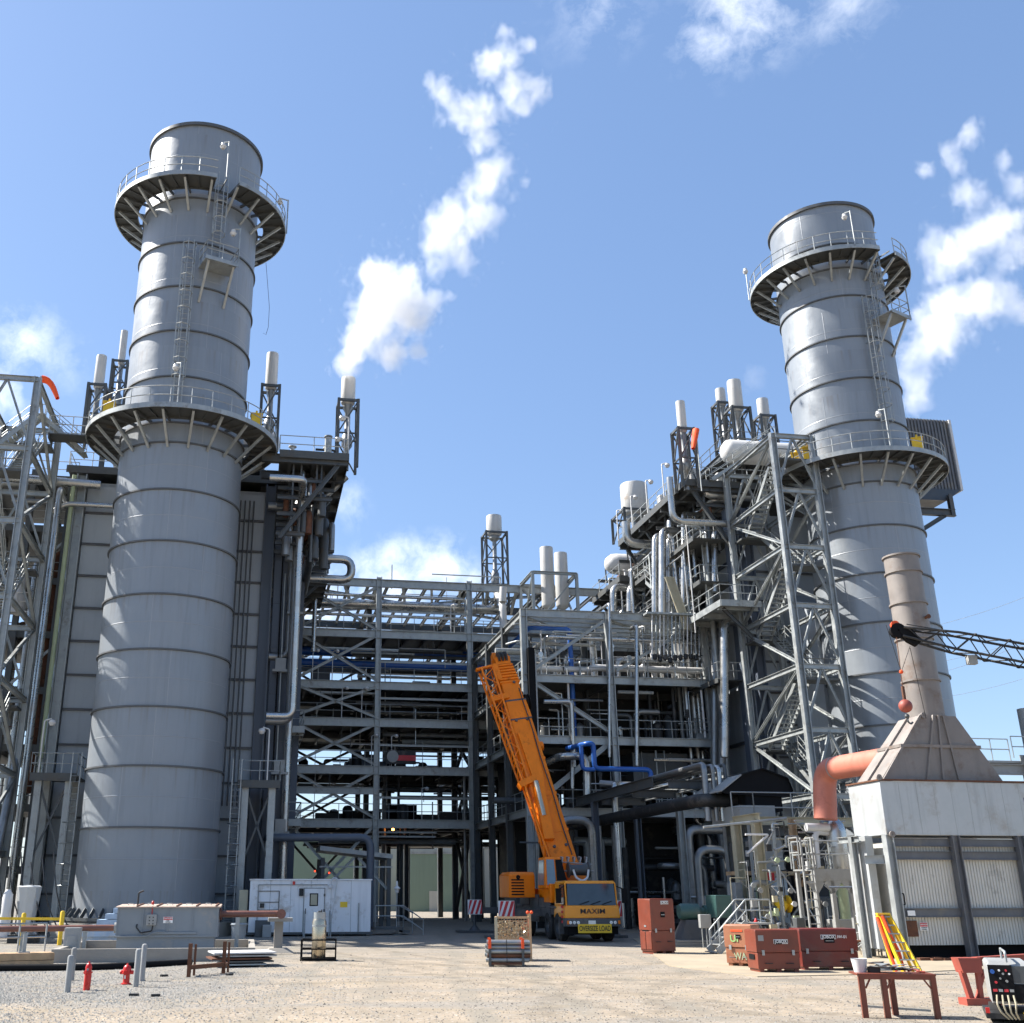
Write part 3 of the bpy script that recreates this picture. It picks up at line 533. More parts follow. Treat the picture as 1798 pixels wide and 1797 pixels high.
# U shaped expansion loop
p0, p1, p2, p3 = uv(505, 978, 13), uv(620, 980, 13), uv(618, 1016, 13), uv(505, 1014, 13)
b = MB(PL); b.tube([p0, (p1[0]-.1, 13, p0[2]), (p1[0]-.1, 13, p3[2]), p3], .29, 16, fil=.75); b.build('expansion_loop', M['alu_x'], None, 'shiny silver U-shaped pipe loop sticking out right of the left boiler', 'pipe')
# ================================================================ stair towers
def stair_tower(label, u0, v0, w, d, H, steps):
    root = thing('stair_tower', label, 'stair tower', W(u0+w/2, v0+d/2), 'two open steel stair towers')
    cs = [(u0, v0), (u0+w, v0), (u0+w, v0+d), (u0, v0+d)]
    for x, y in cs: b = MB(PL); b.H((x, y, 0), (x, y, H), .34, .34, up=E1); b.build('leg', M['galv'], root)
    n = steps; hs = [H*i/n for i in range(1, n+1)]
    for z in hs:
        for i in range(4):
            (xa, ya), (xb, yb) = cs[i], cs[(i+1) % 4]; b = MB(PL); b.H((xa, ya, z-.15), (xb, yb, z-.15), .2, .28); b.build('ring_beam', M['galv'], root)
    for k in range(n):
        z0, z1 = H*k/n, H*(k+1)/n
        for i in range(4):
            (xa, ya), (xb, yb) = cs[i], cs[(i+1) % 4]; b = MB(PL)
            if i % 2 == 0: mx, my = (xa+xb)/2, (ya+yb)/2; b.H((xa, ya, z0), (mx, my, z1-.2), .12); b.H((xb, yb, z0), (mx, my, z1-.2), .12)
            else:
                b.H((xa, ya, z0), (xb, yb, z1-.2), .15) if k % 2 else b.H((xb, yb, z0), (xa, ya, z1-.2), .15)
                b.H((xa, ya, z1-.2), ((xa+xb)/2, (ya+yb)/2, (z0+z1)/2), .10) if k % 2 == 0 else b.H((xb, yb, z1-.2), ((xa+xb)/2, (ya+yb)/2, (z0+z1)/2), .10)
            b.build('brace', M['galv'], root)
    nf = n; hz = (H-1.5)/nf
    for k in range(nf):
        z0, z1 = hz*k, hz*(k+1); xx = u0+w*.3 if k % 2 else u0+w*.7; ya, yb = v0+1.3, v0+d-1.3
        if k % 2: ya, yb = yb, ya
        b = MB(PL); b.stair((xx, ya, z0), (xx, yb, z1), .85, (1, 0, 0)); b.build('stair_flight', M['galv'], root)
        yl = (v0+d-1.3, v0+d-.1) if k % 2 == 0 else (v0+.1, v0+1.3); b = MB(PL); b.box(u0+.1, u0+w-.1, yl[0], yl[1], z1-.12, z1); ye = yl[1] if k % 2 == 0 else yl[0]
        b.rail([(u0+.15, ye, z1), (u0+w-.15, ye, z1)], step=.9); b.build('landing', M['grate'], root)
    return root
TL = stair_tower('open steel stair tower cut off by the left edge of the photo', -10.6, -3.7, 3.1, 6.9, 27.9, 7)
TR = stair_tower('open steel stair tower standing in front of the right boiler, left of the right stack', 34.55, -3.05, 2.5, 6.6, 27.85, 8)
def bridge(label, u0, u1, v0, v1, z, nm):
    b = MB(PL); b.box(u0, u1, v0, v1, z-.06, z); 
    for x in (u0, u1): b.box(x-.03, x+.03, v0, v1, z-.3, z+.1)
    t = thing('walkway_bridge', label, 'walkway', W((u0+u1)/2, (v0+v1)/2, z)); b.build('deck', M['grate'], t)
    b = MB(PL); b.rail([(u0, v0, z), (u1, v0, z)]); b.rail([(u0, v1, z), (u1, v1, z)]); b.build('railing', M['galv'], t)
bridge('short railed walkway joining the left stair tower to the left ring platform', -7.4, -4.9, 0, 1.2, 26.3, 0)
bridge('short railed walkway joining the right stair tower to the right ring platform', 37.05, 37.9, -1.6, .4, 26.3, 1)
b = MB(PL); b.stair((-11, .8, 24.6), (-8.2, .8, 27.6), .9, (0, 1, 0)); b.stair((-5.6, 1.5, 25.7), (-7.9, 1.5, 27.6), .9, (0, 1, 0)); b.box(-8.2, -7.8, .3, 2.0, 27.54, 27.6); b.rail([(-8.2, .3, 27.6), (-7.8, .3, 27.6)], step=.5); b.build('roof_stair', M['galv'], BL)
b = MB(PL); b.stair((33.6, 4.0, 27.4), (38.4, 4.0, 30.6), .9, (0, 1, 0)); b.build('roof_stair', M['galv'], BR)
for k in range(60):
    y = rnd.uniform(4.4, 20); x = 35.3-rnd.uniform(.3, 3.6); zt = rnd.uniform(18, 25.6)-(2.6 if y > 17 else 0); zb = zt-rnd.uniform(1.5, 9); r = rnd.choice((.03, .04, .05, .07))
    part_pipe(BR, [(x, y, zb), (x, y, zt), (x+rnd.uniform(-1.6, 1.6), y, zt)] if k % 3 else [(x, y, zt), (x, y+rnd.uniform(2, 7), zt), (x, y+7, zt-rnd.uniform(0, 3))], r, rnd.choice(('galv', 'alu', 'white', 'alu_dull')), 'conduit', 6)
for (z, y0, y1, xo) in ((23.6, 4.4, 16, 3.0), (20.9, 5, 16, 2.5), (14.4, 4.4, 12, 2.2)):
    b = MB(PL); b.box(35.3-xo, 35.2, y0, y1, z-.05, z); b.box(35.3-xo-.04, 35.3-xo, y0, y1, z-.2, z+.1); g = b.build('side_walkway', M['grate'], BR); b = MB(PL); b.rail([(35.2, y0, z), (35.3-xo, y0, z), (35.3-xo, y1, z)], step=1.3); b.build('railing', M['galv'], g)
b = MB(PL); b.stair((32.6, 9, 20.4), (32.6, 13, 23.0), .8, (1, 0, 0)); b.stair((33.2, 12, 17.6), (33.2, 7, 20.4), .8, (1, 0, 0)); b.build('side_stair', M['galv'], BR)
# windsocks
def windsock(px, py, v, tip, label):
    u, vv, z = uv(px, py, v); t = thing('windsock', label, 'windsock', W(u, v, z-2.4), 'orange windsocks'); b = MB(PL); b.tube([(u, v, 26.1 if z > 27 else z-3), (u, v, z+.15)], .04, 6); b.build('pole', M['galv'], t)
    q = uv(tip[0], tip[1], v); b = MB(PL); P = [Vector((u, v, z)).lerp(Vector(q), k/6)+Vector((0, 0, .35*math.sin(k/6*math.pi)*(1 if tip[2] else 0))) for k in range(7)]
    n = 12; rr = [.30, .29, .28, .26, .24, .21, .17]; vs = []
    for i, p in enumerate(P):
        d = (P[min(6, i+1)]-P[max(0, i-1)]).normalized(); _, x, y = b._axes(PL(p+d)-PL(p), (0, 0, 1)); vs += [PL(p)+x*rr[i]*math.cos(2*math.pi*k/n)+y*rr[i]*.7*math.sin(2*math.pi*k/n) for k in range(n)]
    b._add(vs, [(i*n+k, i*n+(k+1) % n, (i+1)*n+(k+1) % n, (i+1)*n+k) for i in range(6) for k in range(n)]); b.build('sock', M['sock'], t)
windsock(74, 666, 2.0, (101, 700, True), 'red-orange windsock blowing at the top of the left stair tower')
windsock(1222, 755, 2.5, (1217, 788, False), 'orange windsock hanging limp beside the slender silencer of the right platform')
# ================================================================ central pipe rack
RK = thing('pipe_rack', 'wide open steel pipe rack with many floors between the two boilers', 'pipe rack', W(14.4, 30))
US = (7.6, 14.0, 21.2, 27.6, 33.6); VS = (22.9, 30.0, 37.0); LV = (25.2, 21.1, 17.1, 14.3, 10.8, 7.0)
for x in US:
    for y in VS: b = MB(PL); b.H((x, y, 0), (x, y, 25.4 if x < 28 else 21), .42, .42, up=E1); b.build('column', M['galv'] if y < 23 else M['galv_dark'], RK)  # rear columns get the darker steel, shade put into the colour
for z in LV:
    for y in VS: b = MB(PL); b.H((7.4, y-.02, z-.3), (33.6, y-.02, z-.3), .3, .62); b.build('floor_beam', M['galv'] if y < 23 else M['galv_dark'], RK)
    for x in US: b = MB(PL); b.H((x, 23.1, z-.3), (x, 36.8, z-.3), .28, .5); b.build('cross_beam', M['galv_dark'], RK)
    b = MB(PL); k = 8.6
    while k < 33: b.H((k, 23.1, z-.22), (k, 36.8, z-.22), .18, .3); k += 1.55
    b.build('joist', M['galv_dark'], RK)
b = MB(PL); b.H((7.6, 25, 25.0), (27.6, 34, 25.0), .2); b.H((7.6, 34, 25.0), (27.6, 25, 25.0), .2); k = 9
while k < 27: b.H((k, 23, 24.7), (k+1.2, 30, 24.7), .2, .3); k += 2.3
b.build('roof_bracing', M['galv'], RK)
for z, ya, yb in ((17.1, 23, 36.8), (14.3, 23, 36.8), (10.8, 23, 34), (7.0, 23, 36.8), (21.1, 24, 30)):
    b = MB(PL); b.box(7.5, 33.4, ya, yb, z-.05, z+.01); d = b.build('floor_deck', M['grate'], RK); b = MB(PL); b.rail([(7.6, 22.95, z+.02), (33.4, 22.95, z+.02)], step=1.9); b.rail([(7.6, 36.7, z+.02), (33.4, 36.7, z+.02)], step=1.9); b.build('railing', M['galv'], d)
for za, zb in ((21.1, 24.6), (17.2, 20.7), (14.4, 16.7), (10.9, 13.9), (7.1, 10.4), (.3, 6.6)):
    for y in (22.85, 36.9):
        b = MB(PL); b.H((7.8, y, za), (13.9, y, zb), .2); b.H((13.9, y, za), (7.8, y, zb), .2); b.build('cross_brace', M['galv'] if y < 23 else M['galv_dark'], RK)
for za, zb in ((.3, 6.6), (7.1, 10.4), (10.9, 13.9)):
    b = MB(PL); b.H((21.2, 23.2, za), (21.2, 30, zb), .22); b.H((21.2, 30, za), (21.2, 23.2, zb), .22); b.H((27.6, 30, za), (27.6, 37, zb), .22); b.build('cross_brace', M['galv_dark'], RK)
b = MB(PL); b.H((7.6, 22.8, 9.0), (14.0, 22.8, 9.0), .26, .5); b.build('floor_beam', M['galv'], RK)
# trays, boxes and machines on the floors
for k in range(74):
    z = rnd.choice((17.1, 14.3, 10.8, 7.0, 10.8, 7.0)); x, y = rnd.uniform(8.5, 33), rnd.uniform(24.5, 35); h = rnd.uniform(.4, 1.7); b = MB(PL); t = rnd.random()
    if t < .5: b.box(x, x+rnd.uniform(.5, 2.4), y, y+rnd.uniform(.5, 1.5), z+.01, z+h)
    elif t < .75: b.lathe((x, y, 0), [(.02, z), (.4, z+.05), (.4, z+h), (.25, z+h+.2), (.02, z+h+.25)], 12)
    else: b.tube([(x, y, z), (x, y, z+h), (x+2.5, y, z+h), (x+2.5, y, z)], rnd.uniform(.06, .16), 8)
    b.build('equipment', M[rnd.choice(('dark', 'dark', 'galv_dark', 'black', 'casing_blue'))], RK)
for k in range(60):
    z = rnd.choice(LV[1:])-rnd.uniform(.7, 1.6); y = rnd.uniform(24, 36); x0 = rnd.uniform(7.6, 20); r = rnd.choice((.06, .09, .13, .18)); b = MB(PL); b.tube([(x0, y, z), (x0+rnd.uniform(4, 13), y, z)], r, 8); b.build('pipe', M[rnd.choice(('galv_dark', 'alu_dull', 'dark', 'dark', 'galv'))], RK)
for k in range(34):
    x, y = rnd.uniform(15, 33), rnd.uniform(23.5, 36); b = MB(PL); b.tube([(x, y, 0), (x, y, rnd.choice((6.8, 10.6, 14)))], rnd.uniform(.06, .2), 8); b.build('riser_pipe', M[rnd.choice(('dark', 'galv_dark', 'alu_dull'))], RK)
b = MB(PL); q = uv(695, 1333, 22.7); b.box(q[0]-.7, q[0]+1.5, 22.6, 22.66, 10.95, 11.95); sg = b.build('banner', M['dark'], RK); b = MB(PL); b.box(q[0]+.1, q[0]+1.5, 22.585, 22.6, 11.2, 11.6); b.build('banner_band', M['signred'], sg)
b = MB(PL); b.lathe((q[0]-.25, 22.59, 11.5), [(.01, -.01), (.44, -.01), (.44, .01), (.01, .01)], 24, axis=-E2); b.build('banner_disc', M['greybox'], sg)
# finer members of the rack: girts, hangers, cable ladders, small bore lines, lamps
for z in LV[1:]:
    b = MB(PL); b.H((14.0, 22.85, z+1.55), (21.2, 22.85, z+1.55), .12, .16); b.build('girt', M['galv'], RK)
for k in range(40):
    z = rnd.choice(LV[:5]); x, y = rnd.uniform(8, 27), rnd.choice((23.0, 24.2, 26, 30, 34)); b = MB(PL); b.bar((x, y, z-.5), (x, y, z-rnd.uniform(1.1, 2.4)), .05); b.build('hanger_rod', M['galv_dark'], RK)
for k in range(14):
    z = rnd.choice(LV[:6])-rnd.uniform(.8, 1.5); y = rnd.choice((23.1, 23.6, 25, 29.5)); x0 = rnd.uniform(7.6, 14); x1 = x0+rnd.uniform(5, 8); b = MB(PL); b.bar((x0, y, z), (x1, y, z), .04, .1); b.bar((x0, y+.5, z), (x1, y+.5, z), .04, .1); q = x0
    while q < x1: b.bar((q, y, z), (q, y+.5, z), .03); q += .4
    b.build('cable_ladder', M['galv'], RK)
for k in range(60):
    z = rnd.choice(LV)+rnd.uniform(-1.2, 2.2); y = rnd.uniform(22.9, 29); x0 = rnd.uniform(7.8, 24); r = rnd.choice((.025, .035, .05)); b = MB(PL); x1 = min(33, x0+rnd.uniform(2, 9)); b.tube([(x0, y, z), (x1, y, z), (x1, y, z-rnd.uniform(.5, 3))] if k % 2 else [(x0, y, z), (x0, y, z-rnd.uniform(1, 4))], r, 6); b.build('small_bore_pipe', M[rnd.choice(('galv', 'alu', 'galv', 'alu_dull', 'white'))], RK)
for k in range(9):
    z = LV[1+k % 5]; x = 8.2+2.3*k % 13; b = MB(PL); b.tube([(x, 22.8, z), (x, 22.8, z+2.2), (x+.3, 22.6, z+2.3)], .035, 6); b.lathe((x+.34, 22.58, z+2.24), [(.02, .1), (.13, .05), (.16, -.05), (.1, -.16), (.02, -.18)], 10); b.build('floor_lamp', M['white'], RK)
for z in (24.0, 22.4): b = MB(PL); b.tube([(7.8, 23.4, z), (21, 23.4, z), (21, 23.4, z-1.4)], .12, 10); b.build('pipe', M['alu_x'], RK)
def wpipe(pts, r, m, label, n=14, fil=None, name='pipe', group=None): b = MB(PL); b.tube(pts, r, n, fil); return b.build(name, M[m], None, label, 'pipe', group)
def flat(px, py, v): return uv(px, py, v)
z = uv(663, 1062, 25)[2]; wpipe([(6.8, 25, z-1.6), (6.8, 25, z), (22.5, 25, z), (24.5, 25, z)], .36, 'alu_x', 'long silver pipe running level along the top of the pipe rack', name='silver_pipe')
z = uv(663, 1147, 27)[2]; wpipe([(6, 27, z), (23, 27, z)], .36, 'blue', 'upper of two level blue pipes inside the pipe rack', name='blue_pipe')
z = uv(663, 1168, 26)[2]; wpipe([(6, 26, z), (23, 26, z)], .34, 'blue', 'lower of two level blue pipes inside the pipe rack', name='blue_pipe')
a = uv(556, 1040, 21); wpipe([(a[0]-2, 21, a[2]), (a[0]-.1, 21, a[2]), (a[0]-.1, 21, a[2]-4.6)], .17, 'alu', 'silver pipe bending down at the upper left corner of the pipe rack', name='silver_pipe')
# central vent riser below the tower silencer, with a Y branch
a = uv(867, 1030, 24.5); e = uv(884, 1060, 21.5); f = uv(885, 1130, 21.5); b = MB(PL); b.tube([(24.1, 26, 26), (24.1, 25.5, 25.3), (e[0], 21.8, e[2]), f], .3, 14); b.tube([(e[0], 21.8, e[2]+.2), (e[0]+.1, 21.8, e[2]+1.4)], .3, 14); b.build('vent_riser', M['cream'], None, 'pale Y-shaped riser pipe dropping below the lattice tower silencer', 'pipe')
# cage round the twin pipes
u0 = uv(935, 1010, 19)[0]; u1 = uv(1012, 1010, 19)[0]; zt = uv(1000, 1008, 19)[2]; zb = 20.9
t = thing('pipe_cage', 'open square steel cage around the twin tall pipes at the right of the rack', 'steel frame', W((u0+u1)/2, 20.5, zb))
for x in (u0, u1):
    for y in (19, 22.8): b = MB(PL); b.H((x, y, 19.2), (x, y, zt), .22); b.build('post', M['galv'], t)
for a, c in (((u0, 19), (u1, 19)), ((u1, 19), (u1, 22.8)), ((u1, 22.8), (u0, 22.8)), ((u0, 22.8), (u0, 19))):
    b = MB(PL); b.H((*a, zt), (*c, zt), .22); b.H((*a, zb), (*c, zt-.1), .12); b.build('top_beam', M['galv'], t)
# ================================================================ right equipment frame (boiler feed structure)
RF = thing('process_structure', 'dark steel frame packed with pipes behind the crane, joining the right boiler', 'steel frame', W(28, 14))
UF = (21.5, 27.1, 33.6); VF = (7.1, 12.4, 17.6, 22.6)
for x in UF:
    for y in VF: b = MB(PL); b.H((x, y, 0), (x, y, 19.1), .4, .4, up=E1); b.build('column', M['galv'] if y < 8 else M['galv_dark'], RF)  # inner rows use the dark steel as painted shade
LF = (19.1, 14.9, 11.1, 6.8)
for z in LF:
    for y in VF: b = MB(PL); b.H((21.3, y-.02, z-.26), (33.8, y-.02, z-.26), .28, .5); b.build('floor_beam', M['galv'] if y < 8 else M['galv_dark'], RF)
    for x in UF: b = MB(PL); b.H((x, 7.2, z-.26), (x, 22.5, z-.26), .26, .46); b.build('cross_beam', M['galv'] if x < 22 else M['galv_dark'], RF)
b = MB(PL)
for k in range(12): b.H((21.5, 8.4+k*1.15, 18.8), (33.6, 8.4+k*1.15, 18.8), .18, .3)
b.H((21.5, 7.2, 18.6), (27, 12.4, 18.6), .16); b.H((27.1, 7.2, 18.6), (33.5, 12.4, 18.6), .16); b.build('roof_joist', M['galv'], RF)
b = MB(PL); b.H((27.0, 7.05, 18.6), (21.9, 7.05, 15.1), .2); b.H((26.9, 12.4, 18.6), (21.9, 12.4, 15.1), .2); b.H((33.4, 7.05, 18.6), (27.5, 7.05, 15.3), .18); b.H((21.8, 7.05, 14.5), (26.8, 7.05, 11.4), .26); b.H((26.6, 7.05, 10.6), (21.8, 7.05, 7.0), .3); b.build('diagonal_brace', M['galv'], RF)
for z, ya in ((14.9, 7.2), (11.1, 7.2), (6.8, 7.2)):
    b = MB(PL); b.box(21.5, 33.7, ya, 22.5, z-.05, z+.01); d = b.build('floor_deck', M['grate'], RF); b = MB(PL); b.rail([(21.6, 7.15, z), (33.6, 7.15, z)], step=1.4); b.rail([(21.6, 7.3, z), (21.6, 22.4, z)], step=2); b.build('railing', M['galv'], d)
b = MB(PL); b.box(27.6, 33.3, 13.5, 20, .1, 18); b.build('dark_backing', M['dark'], RF)  # dark blocks added to stand for shade inside the frame
b = MB(PL); b.box(23, 26.4, 17, 22, .1, 11); b.build('dark_backing', M['dark'], RF)
q0, q1 = uv(1110, 1322, 8.5), uv(1212, 1390, 8.5); b = MB(PL); b.box(q0[0], q1[0], 8.5, 12.3, q1[2], q0[2]); b.build('equipment_housing', M['galv_dark'], RF)
q0, q1 = uv(927, 1137, 6.6), uv(948, 1312, 6.6); b = MB(PL); b.box(q0[0], q1[0]-.12, 6.6, 7.0, q1[2], q0[2]); cb = b.build('cable_riser', M['black'], RF); b = MB(PL); b.box(q1[0]-.12, q1[0]-.04, 6.55, 6.9, q1[2], q0[2]-.3); b.build('riser_edge', M['greybox'], cb)
def rpipe(pts, r, m='alu', name='pipe', n=10, fil=None): b = MB(PL); b.tube(pts, r, n, fil); return b.build(name, M[m], RF)
# long uprights in front of the frame
for (px, ya, yb, v, r, m) in ((1118, 1098, 1345, 6.6, .13, 'alu'), (1070, 1060, 1330, 6.7, .10, 'alu'), (1005, 1230, 1385, 6.9, .12, 'alu'), (1255, 1130, 1370, 6.4, .24, 'alu_dull'), (1268, 1075, 1360, 5.5, .22, 'alu_dull')):
    a, c = uv(px, ya, v), uv(px, yb, v); rpipe([(c[0], v, c[2]), (a[0], v, a[2]), (a[0], v+1.2, a[2]+.02)], r, m)
a, c = uv(955, 1232, 6.8), uv(1003, 1232, 6.8); rpipe([a, c, (c[0], 6.8, c[2]-4)], .13, 'alu')
a = uv(1000, 1120, 7.6); c = uv(1225, 1130, 7.6); rpipe([(a[0]-1.4, 12, a[2]), (a[0]-1.4, 7.6, a[2]), (c[0], 7.6, a[2])], .16, 'alu_x', 'header_pipe')
a, c = uv(1030, 1172, 7.8), uv(1235, 1175, 7.8); rpipe([(a[0], 9.5, a[2]-.6), (a[0]+.3, 7.8, a[2]), (c[0], 7.8, a[2])], .22, 'white', 'header_pipe')
# bundle of thin tubes at the top right
for k in range(13):
    px = 1145+6.9*k; a, c = uv(px, 1078+rnd.uniform(-3, 3), 6.4), uv(px, 1158+rnd.uniform(-6, 4), 6.4); rpipe([(a[0], 7.6, a[2]), (a[0], 6.4, a[2]), (c[0], 6.4, c[2])], .045, rnd.choice(('alu', 'galv', 'white')), 'thin_tube', 6, .15)
for k in range(9):
    px = 1150+9*k; a = uv(px, 1155+rnd.uniform(-3, 6), 6.3); b = MB(PL); b.lathe((a[0], 6.3, a[2]), [(.02, .2), (.14, .16), (.15, -.12), (.02, -.2)], 8); b.bar((a[0], 6.3, a[2]), (a[0]+.4, 6.2, a[2]+.15), .06); b.build('valve', M['dark'], RF)
b = MB(PL); a, c = uv(1135, 1078, 6.3), uv(1230, 1080, 6.3); b.box(a[0], c[0], 6.2, 7.4, a[2], a[2]+.12); b.build('tube_tray', M['galv'], RF)
for k in range(58):   # random process piping on each floor of the frame
    z = rnd.choice((14.9, 14.9, 11.1, 11.1, 6.8)); x, y = rnd.uniform(22, 33), rnd.uniform(7.8, 12); h = rnd.uniform(.3, 2.8); r = rnd.choice((.04, .06, .09, .13, .2)); t = rnd.random()
    m = rnd.choice(('alu', 'alu_dull', 'galv', 'white', 'galv_dark')) if z > 14 else rnd.choice(('alu_dull', 'galv_dark', 'dark', 'alu_dull', 'alu'))
    if t < .45: rpipe([(x, y, z), (x, y, z+h), (x+rnd.choice((-1, 1))*rnd.uniform(1, 4), y, z+h)], r, m)
    elif t < .8: rpipe([(x, y, z), (x, y, z+3.4)], r, m)
    else:
        b = MB(PL); b.lathe((x, y, z), [(.02, 0), (.3, .05), (.35, h*.6), (.15, h*.7), (.02, h*.75)], 10); b.build('valve', M[m], RF)
for k in range(80):   # small bore lines, conduits and valves packed into the front bays
    z = rnd.choice((15.0, 11.2, 6.9, .1, 15.0)); x, y = rnd.uniform(21.6, 33.4), rnd.uniform(7.0, 9.5); h = rnd.uniform(.8, 3.6); r = rnd.choice((.025, .035, .05, .07)); m = rnd.choice(('galv', 'alu', 'alu_dull', 'white', 'galv'))
    if k % 4 == 0: rpipe([(x, y, z+h), (min(33.5, x+rnd.uniform(1.5, 6)), y, z+h)], r*1.6, m, 'small_bore_pipe', 7)
    elif k % 4 == 1: rpipe([(x, y, z), (x, y, z+h), (x+rnd.uniform(-1.2, 1.2), y, z+h), (x+rnd.uniform(-1.2, 1.2), y+1, z+h)], r, m, 'small_bore_pipe', 7)
    elif k % 4 == 2: rpipe([(x, y, z), (x, y, z+3.5)], r, m, 'small_bore_pipe', 7)
    else: b = MB(PL); hh = z+rnd.uniform(.6, 2.2); b.cyl((x, y, z), (x, y, hh), .05, 6); b.lathe((x, y-.05, hh), [(.02, -.04), (.16, -.03), (.16, .03), (.02, .04)], 12, axis=E2); b.cbox((x, y, hh-.25), .2, .2, .24); b.build('hand_valve', M[rnd.choice(('galv', 'white', 'dark', 'alu', 'red' if k == 3 else 'galv'))], RF)
for k in range(5):
    x = 22+2.6*k; b = MB(PL); b.bar((x-1, 7.6, 18.2-.4*(k % 2)), (x+2.4, 7.6, 18.2-.4*(k % 2)), .3, .08); b.build('cable_tray', M['galv'], RF)
# grey pipes looping in front of the lower frame
wpipe([uv(985, 1328, 5.5)[:1]+(9,)+uv(985, 1328, 5.5)[2:], uv(985, 1328, 5.5), uv(1030, 1328, 5.5), uv(1031, 1400, 5.5)], .23, 'alu', 'fat silver pipe elbow turning down right of the crane boom', name='silver_pipe', fil=.6)
a = uv(1000, 1105, 8.2); bz = uv(1005, 1330, 8.2)
wpipe([(uv(930, 1108, 8.2)[0], 16, a[2]), (uv(930, 1108, 8.2)[0], 8.2, a[2]), a, (a[0], 8.2, bz[2])], .16, 'blue', 'bright blue pipe bending down the upper part of the equipment frame', name='blue_pipe')
z0 = uv(1030, 1306, 4.6); z1 = uv(1044, 1350, 4.6); z2 = uv(1142, 1350, 4.6); z3 = uv(1142, 1372, 4.6)
wpipe([(z0[0]-.5, 7, z0[2]), (z0[0], 4.6, z0[2]), (z1[0], 4.6, z0[2]), (z1[0], 4.6, z1[2]), (z2[0], 4.6, z1[2]), (z2[0], 4.6, z3[2]-.6)], .15, 'blue', 'zigzag blue pipe with two risers above the silver header, right of the boom', name='blue_pipe')
b = MB(PL); x = z0[0]-.35; b.tube([(x, 4.6, z0[2]-.15), (x, 4.6, z1[2]-.05), (z1[0], 4.6, z1[2]-.05)], .13, 12); b.build('blue_pipe', M['blue'], None, 'short blue bend tucked under the zigzag blue pipe', 'pipe')
# low header and columns, front of the frame
q = uv(1078, 1378, 2.0); zz = q[2]
wpipe([uv(1225, 1380, 2.0), (q[0]+.2, 2.0, zz), (q[0]-.1, 1.7, zz), (q[0]-.1, 1.7, .2)], .17, 'alu', 'tall silver standpipe right beside the crane cab, bending at the top', name='silver_pipe')
wpipe([uv(1055, 1376, 2.6), uv(1078, 1378, 2.0)], .2, 'alu_dull', 'short stub joining the tall silver standpipe to the frame', name='silver_pipe')
PB = thing('pipe_bridge', 'long grey pipe bridge on slim columns running towards the black air hood', 'pipe bridge', W(27, 0))
b = MB(PL); b.H((26.9, -8.7, 7.1), (26.9, 7, 7.1), .3, .55); b.build('beam', M['galv'], PB); b = MB(PL); b.H((24.4, -6, 7.1), (24.4, 7, 7.1), .3, .5); b.build('beam', M['galv_dark'], PB)
for y in (-8, -3, 2): b = MB(PL); b.H((24.4, y, 6.8), (26.9, y, 6.8), .26, .4); b.build('cross_arm', M['galv_dark'], PB)
for x, y in ((26.9, -3), (26.9, 3.4), (24.4, 3.4), (26.9, -8.6)): b = MB(PL); b.H((x, y, 0), (x, y, 6.85), .34, .34, up=E1); b.build('column', M['galv'] if y < 0 else M['casing_blue'], PB)
for x, z, r, m in ((25.0, 5.9, .3, 'dark'), (25.7, 7.45, .1, 'alu_dull'), (26.0, 7.4, .12, 'alu'), (26.3, 7.5, .08, 'galv_dark'), (25.3, 7.5, .14, 'alu_dull')): b = MB(PL); b.tube([(x, 9, z), (x, -10.4, z), (x+2.6, -10.4, z)] if z < 6 else [(x, 9, z), (x, -10.2, z), (x, -10.2, 5.0)], r, 12); b.build('pipe', M[m], PB)
for k in range(64):   # dark jumble at ground level under the frame
    x, y = rnd.uniform(21.5, 34), rnd.uniform(2.2, 12); h = rnd.uniform(.6, 6.2); r = rnd.choice((.05, .08, .12, .18, .26)); m = rnd.choice(('alu_dull', 'dark', 'casing_blue', 'galv_dark', 'galv', 'dark', 'alu')); t = rnd.random()
    if t < .4: rpipe([(x, y, 0), (x, y, h)], r, m)
    elif t < .75: rpipe([(x, y, 0), (x, y, h), (x+rnd.uniform(-3, 3), y, h), (x+rnd.uniform(-3, 3), y+.5, h)], r, m)
    elif t < .9: b = MB(PL); b.lathe((x, y, 0), [(.02, 0), (.35, .05), (.35, h*.4), (.2, h*.45), (.02, h*.47)], 12); b.build('vessel', M[m], RF)
    else: b = MB(PL); b.box(x, x+.8, y, y+.6, 0, h*.4); b.build('equipment', M['dark'], RF)
for (px, py) in ((1010, 1440), (1250, 1492)):   # arched silver ducts near the ground
    a = uv(px, py, 0.5); rpipe([(a[0]-.9, .5, .3), (a[0]-.9, .5, a[2]), (a[0]+.9, .5, a[2]), (a[0]+.9, .5, .3)], .22, 'alu_dull', fil=.7)
# pipes hanging in front of the right boiler side (bright verticals)
for (px, ya, yb, v, r) in ((1150, 940, 1085, 9, .22), (1163, 930, 1085, 8.2, .26), (1174, 945, 1085, 8.6, .18), (1192, 1040, 1120, 9.5, .2), (1077, 1030, 1075, 17, .28), (1106, 1030, 1075, 16, .28), (1200, 900, 1060, 7, .16), (1255, 930, 1040, 5.5, .22), (1272, 1090, 1330, 4.3, .27)):
    a, c = uv(px, ya, v), uv(px, yb, v); b = MB(PL); b.tube([(c[0], v, c[2]), (a[0], v, a[2]), (a[0]+1.2, v+.3, a[2])], r, 12); b.build('pipe', M['alu'], BR)
a, c = uv(1182, 915, 4.0), uv(1262, 915, 4.0); b = MB(PL); b.tube([(a[0], 4, a[2]+3), (a[0], 4, a[2]), (c[0]+1, 4, a[2])], .22, 14, .7); b.build('pipe', M['alu_x'], BR)
